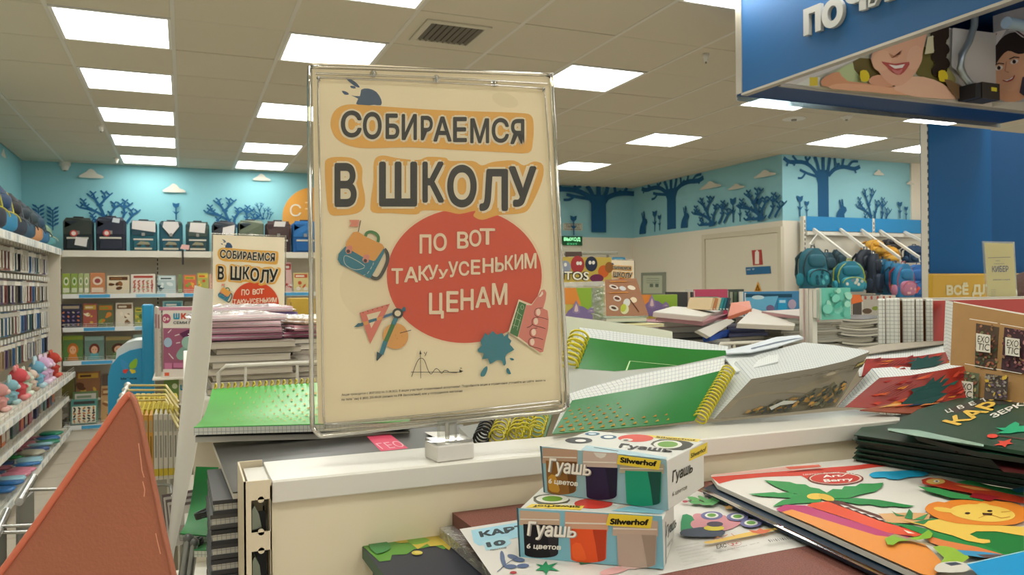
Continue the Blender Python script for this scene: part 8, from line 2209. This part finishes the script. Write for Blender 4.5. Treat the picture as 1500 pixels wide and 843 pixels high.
# green mirror-card packs
mg = mat('#0f3c2a', .4, vary=.1, vscale=20); mgk = mat('#10201c', .4)
for k in range(6):
    z = SZ + .0115 + .0050 * k
    base = [(1250, 676), (1264, 661), (1300, 645), (1600, 585), (1760, 700), (1500, 718)]
    q = zpts(base, SZ + .0115)
    dx = Vector((.0022 * ((k * 5) % 4 - 1.5), .002 * ((k * 3) % 3 - 1), 0))
    tt = thing('card_pack', sum(q, Vector()) / 6 + Vector((0, 0, z - q[0].z)), 'dark green card pack right of the rail, %s in its pile' % ('lowest' if k == 0 else 'topmost level one' if k == 5 else ORD[k] + ' from below'), 'card pack', 'pile of dark green card packs')
    g = G(); g.prism([Vector((p.x, p.y, z + .0036)) + dx for p in q], (0, 0, .0009), mg); o = g.build('top_card', tt)
    g = G(); g.prism([Vector((p.x, p.y, z)) + dx + (Vector((.006, .001, 0)) if i < 3 else Vector()) for i, p in enumerate(q)], (0, 0, .0034), mgk); g.build('inner_cards', tt)
    if k == 5:
        P = Print(lambda x, y: atZ(x, y, z + .0045), (0, 0, 1), .0002, .4)
        P.poly([(1395, 650), (1400, 664), (1412, 660), (1418, 668), (1430, 664), (1426, 658), (1416, 656), (1410, 650)], '#c03a30'); P.poly([(1440, 662), (1600, 676), (1600, 705), (1470, 692)], '#4a1c1c'); P.build('berry_print', o)
UPK = [(1302, 628), (1345, 600), (1413, 581), (1500, 553), (1620, 525), (1700, 690), (1500, 662), (1441, 652)]
zu = SZ + .058
# the raised pack slopes gently: left tip low, right side higher
def upm(x, y): return atZ(x, y, zu)
tt, o, q = zslab('card_pack', 'big dark green card pack with yellow lettering lying askew on the green pile', UPK, zu, .0035, mg)
P = Print(lambda x, y: atZ(x, y, zu), (0, 0, 1), .00022, .4)
P.poly([(1392, 600), (1420, 590), (1500, 566), (1620, 530), (1660, 600), (1500, 590), (1440, 596), (1400, 606)], mat('#2c2c28', .4)); P.up()
for i, ch in enumerate('ЦВЕТНОЙ'):
    x, y = 1388 + i * 17.2, 606 - i * 5.2; P.text(ch, (x, y), (x + 8.5, y - 2.6), 6, '#d8d4c8', .02, up=(-4.6, -4.6))
P.text('КАРТОН', (1404, 625), (1546, 561), 14, '#d9b24c', .032, up=(-25, -6.5)); P.text('ЗЕРКАЛЬНЫЙ', (1456, 614), (1580, 562), 8, '#d8d4c8', .03, up=(-8, -4.6))
ZK = lambda x, y: (1230 + x / 3.833, 480 + y / 3.833)
P.poly([ZK(*p) for p in ((875, 568), (930, 570), (955, 550), (985, 535), (1010, 545), (1005, 560), (1060, 555), (1040, 580), (1080, 590), (1000, 592), (960, 600), (880, 600), (920, 585))], '#1aa070', 1); P.ell(*ZK(858, 615), 8, 3, '#cf4434'); P.stroke([ZK(885, 612), ZK(980, 625), ZK(1080, 640)], 1, '#6a3a34')
P.poly([ZK(*p) for p in ((865, 668), (900, 655), (890, 642), (925, 645), (965, 630), (955, 650), (975, 658), (940, 662), (930, 680), (910, 668))], '#cf4434', 1); P.poly([ZK(*p) for p in ((1000, 315), (1060, 300), (1060, 312), (1015, 322))], '#c8544c')
P.build('title_print', o)
g = G(); q3 = zpts([(1302, 628), (1345, 631), (1441, 652), (1441, 655), (1340, 639), (1300, 631)], zu - .0002); g.prism(q3, (0, 0, .0004), mat('#8fb0a0', .25)); g.build('folded_edge', tt)
for k in range(2):
    zz = zu - .006 - .006 * k
    tt, o, q = zslab('card_pack', 'dark green card pack under the askew one, %s' % ['upper', 'lower'][k], [(1318 + 4 * k, 612), (1360, 599), (1500, 562), (1640, 545), (1700, 690), (1500, 672), (1430, 662), (1345, 640)], zz, .0045, mg, side=mgk)
    g = G(); g.prism([p - Vector((0, 0, .0048)) for p in q[:3]], (0, 0, .0003), mgk); g.build('inner_card', tt)

# ================================================================== PERSON far right, mostly hidden
def person(x, y, h):
    t = thing('person', (x, y, 0), 'person with brown hair in a dark top, just showing at the right picture edge', 'person')
    k = h / 1.7
    J = {'pel': (0, 0, .95), 'che': (0, .01, 1.3), 'nek': (0, .01, 1.45), 'hea': (0, 0, 1.56), 'shL': (-.17, .01, 1.38), 'shR': (.17, .01, 1.38), 'elL': (-.23, .02, 1.12), 'elR': (.23, .02, 1.12), 'wrL': (-.22, -.06, .88), 'wrR': (.22, -.06, .88),
         'hiL': (-.09, 0, .9), 'hiR': (.09, 0, .9), 'knL': (-.1, -.02, .5), 'knR': (.1, -.02, .5), 'anL': (-.1, .02, .08), 'anR': (.1, .02, .08), 'toL': (-.11, -.12, .035), 'toR': (.11, -.12, .035)}
    R_ = dict(pel=.13, che=.14, nek=.055, hea=.06, shL=.065, shR=.065, elL=.045, elR=.045, wrL=.03, wrR=.03, hiL=.09, hiR=.09, knL=.06, knR=.06, anL=.04, anR=.04, toL=.03, toR=.03)
    E_ = [('pel', 'che'), ('che', 'nek'), ('nek', 'hea'), ('che', 'shL'), ('che', 'shR'), ('shL', 'elL'), ('shR', 'elR'), ('elL', 'wrL'), ('elR', 'wrR'), ('pel', 'hiL'), ('pel', 'hiR'), ('hiL', 'knL'), ('hiR', 'knR'), ('knL', 'anL'), ('knR', 'anR'), ('anL', 'toL'), ('anR', 'toR')]
    for s_, e in (('L', -1), ('R', 1)):
        for f in range(5):
            n = 'f%d%s' % (f, s_)
            J[n + 'a'] = (e * (.215 + (.012 if f == 4 else 0)), -.085 + .018 * f - (.03 if f == 4 else 0), .83); J[n + 'b'] = (e * .21, -.10 + .018 * f - (.05 if f == 4 else 0), .765 + (.03 if f == 4 else 0) + .006 * abs(f - 1))
            R_[n + 'a'] = .0095; R_[n + 'b'] = .008; E_ += [('wr' + s_, n + 'a'), (n + 'a', n + 'b')]
    names = list(J); bm = bmesh.new(); sl_ = bm.verts.layers.skin.verify(); vs = []
    for i, n in enumerate(names):
        v = bm.verts.new(Vector(J[n]) * k); v[sl_].radius = (R_[n] * k, R_[n] * k); v[sl_].use_root = (i == 0); vs.append(v)
    for a, b in E_: bm.edges.new((vs[names.index(a)], vs[names.index(b)]))
    me = bpy.data.meshes.new('body'); bm.to_mesh(me); bm.free()
    o = bpy.data.objects.new('body', me); COL.objects.link(o); o.parent = t
    o.modifiers.new('skin', 'SKIN'); m = o.modifiers.new('sub', 'SUBSURF'); m.levels = 1; m.render_levels = 2
    me.materials.append(mat('#2c3440', .8))
    c = Vector((x, y, 1.585 * k))
    X, Y, Z = Vector((1, 0, 0)) * k, Vector((0, 1, 0)) * k, Vector((0, 0, 1)) * k
    g = G(); g.blob(c, X * .075, Y * .095, Z * .115, mat('#c99a7c', .5), 2.2, 18, 12); hd = g.build('head', t)
    g = G(); g.blob(c + Y * -.098 + Z * -.012, X * .013, Y * .02, Z * .022, mat('#c99a7c', .5), 2, 8, 6); g.build('nose', hd)
    g = G(); g.blob(c + Y * -.088 + Z * -.055, X * .026, Y * .008, Z * .007, mat('#9a5048', .5), 2, 8, 6); g.build('mouth', hd)
    for e in (-1, 1):
        g = G(); g.blob(c + X * e * .032 + Y * -.083 + Z * .012, X * .013, Y * .008, Z * .008, mat('#e0d8d0', .3), 2, 8, 6); g.blob(c + X * e * .032 + Y * -.0905 + Z * .012, X * .006, Y * .003, Z * .006, mat('#3a2418', .3), 2, 8, 6); g.build('eye', hd)
        g = G(); g.blob(c + X * e * .078 + Z * -.01, X * .01, Y * .018, Z * .03, mat('#c99a7c', .5), 2, 8, 6); g.build('ear', hd)
    g = G(); g.blob(c + Y * .018 + Z * .028, X * .088, Y * .1, Z * .112, mat('#4e3024', .6, bump=.6, bscale=90), 2.2, 20, 12); g.build('hair', t)
hp = atD(1522, 450, 2.5); person(hp.x, hp.y, (hp.z + .115) / (1.585 + .14) * 1.7)
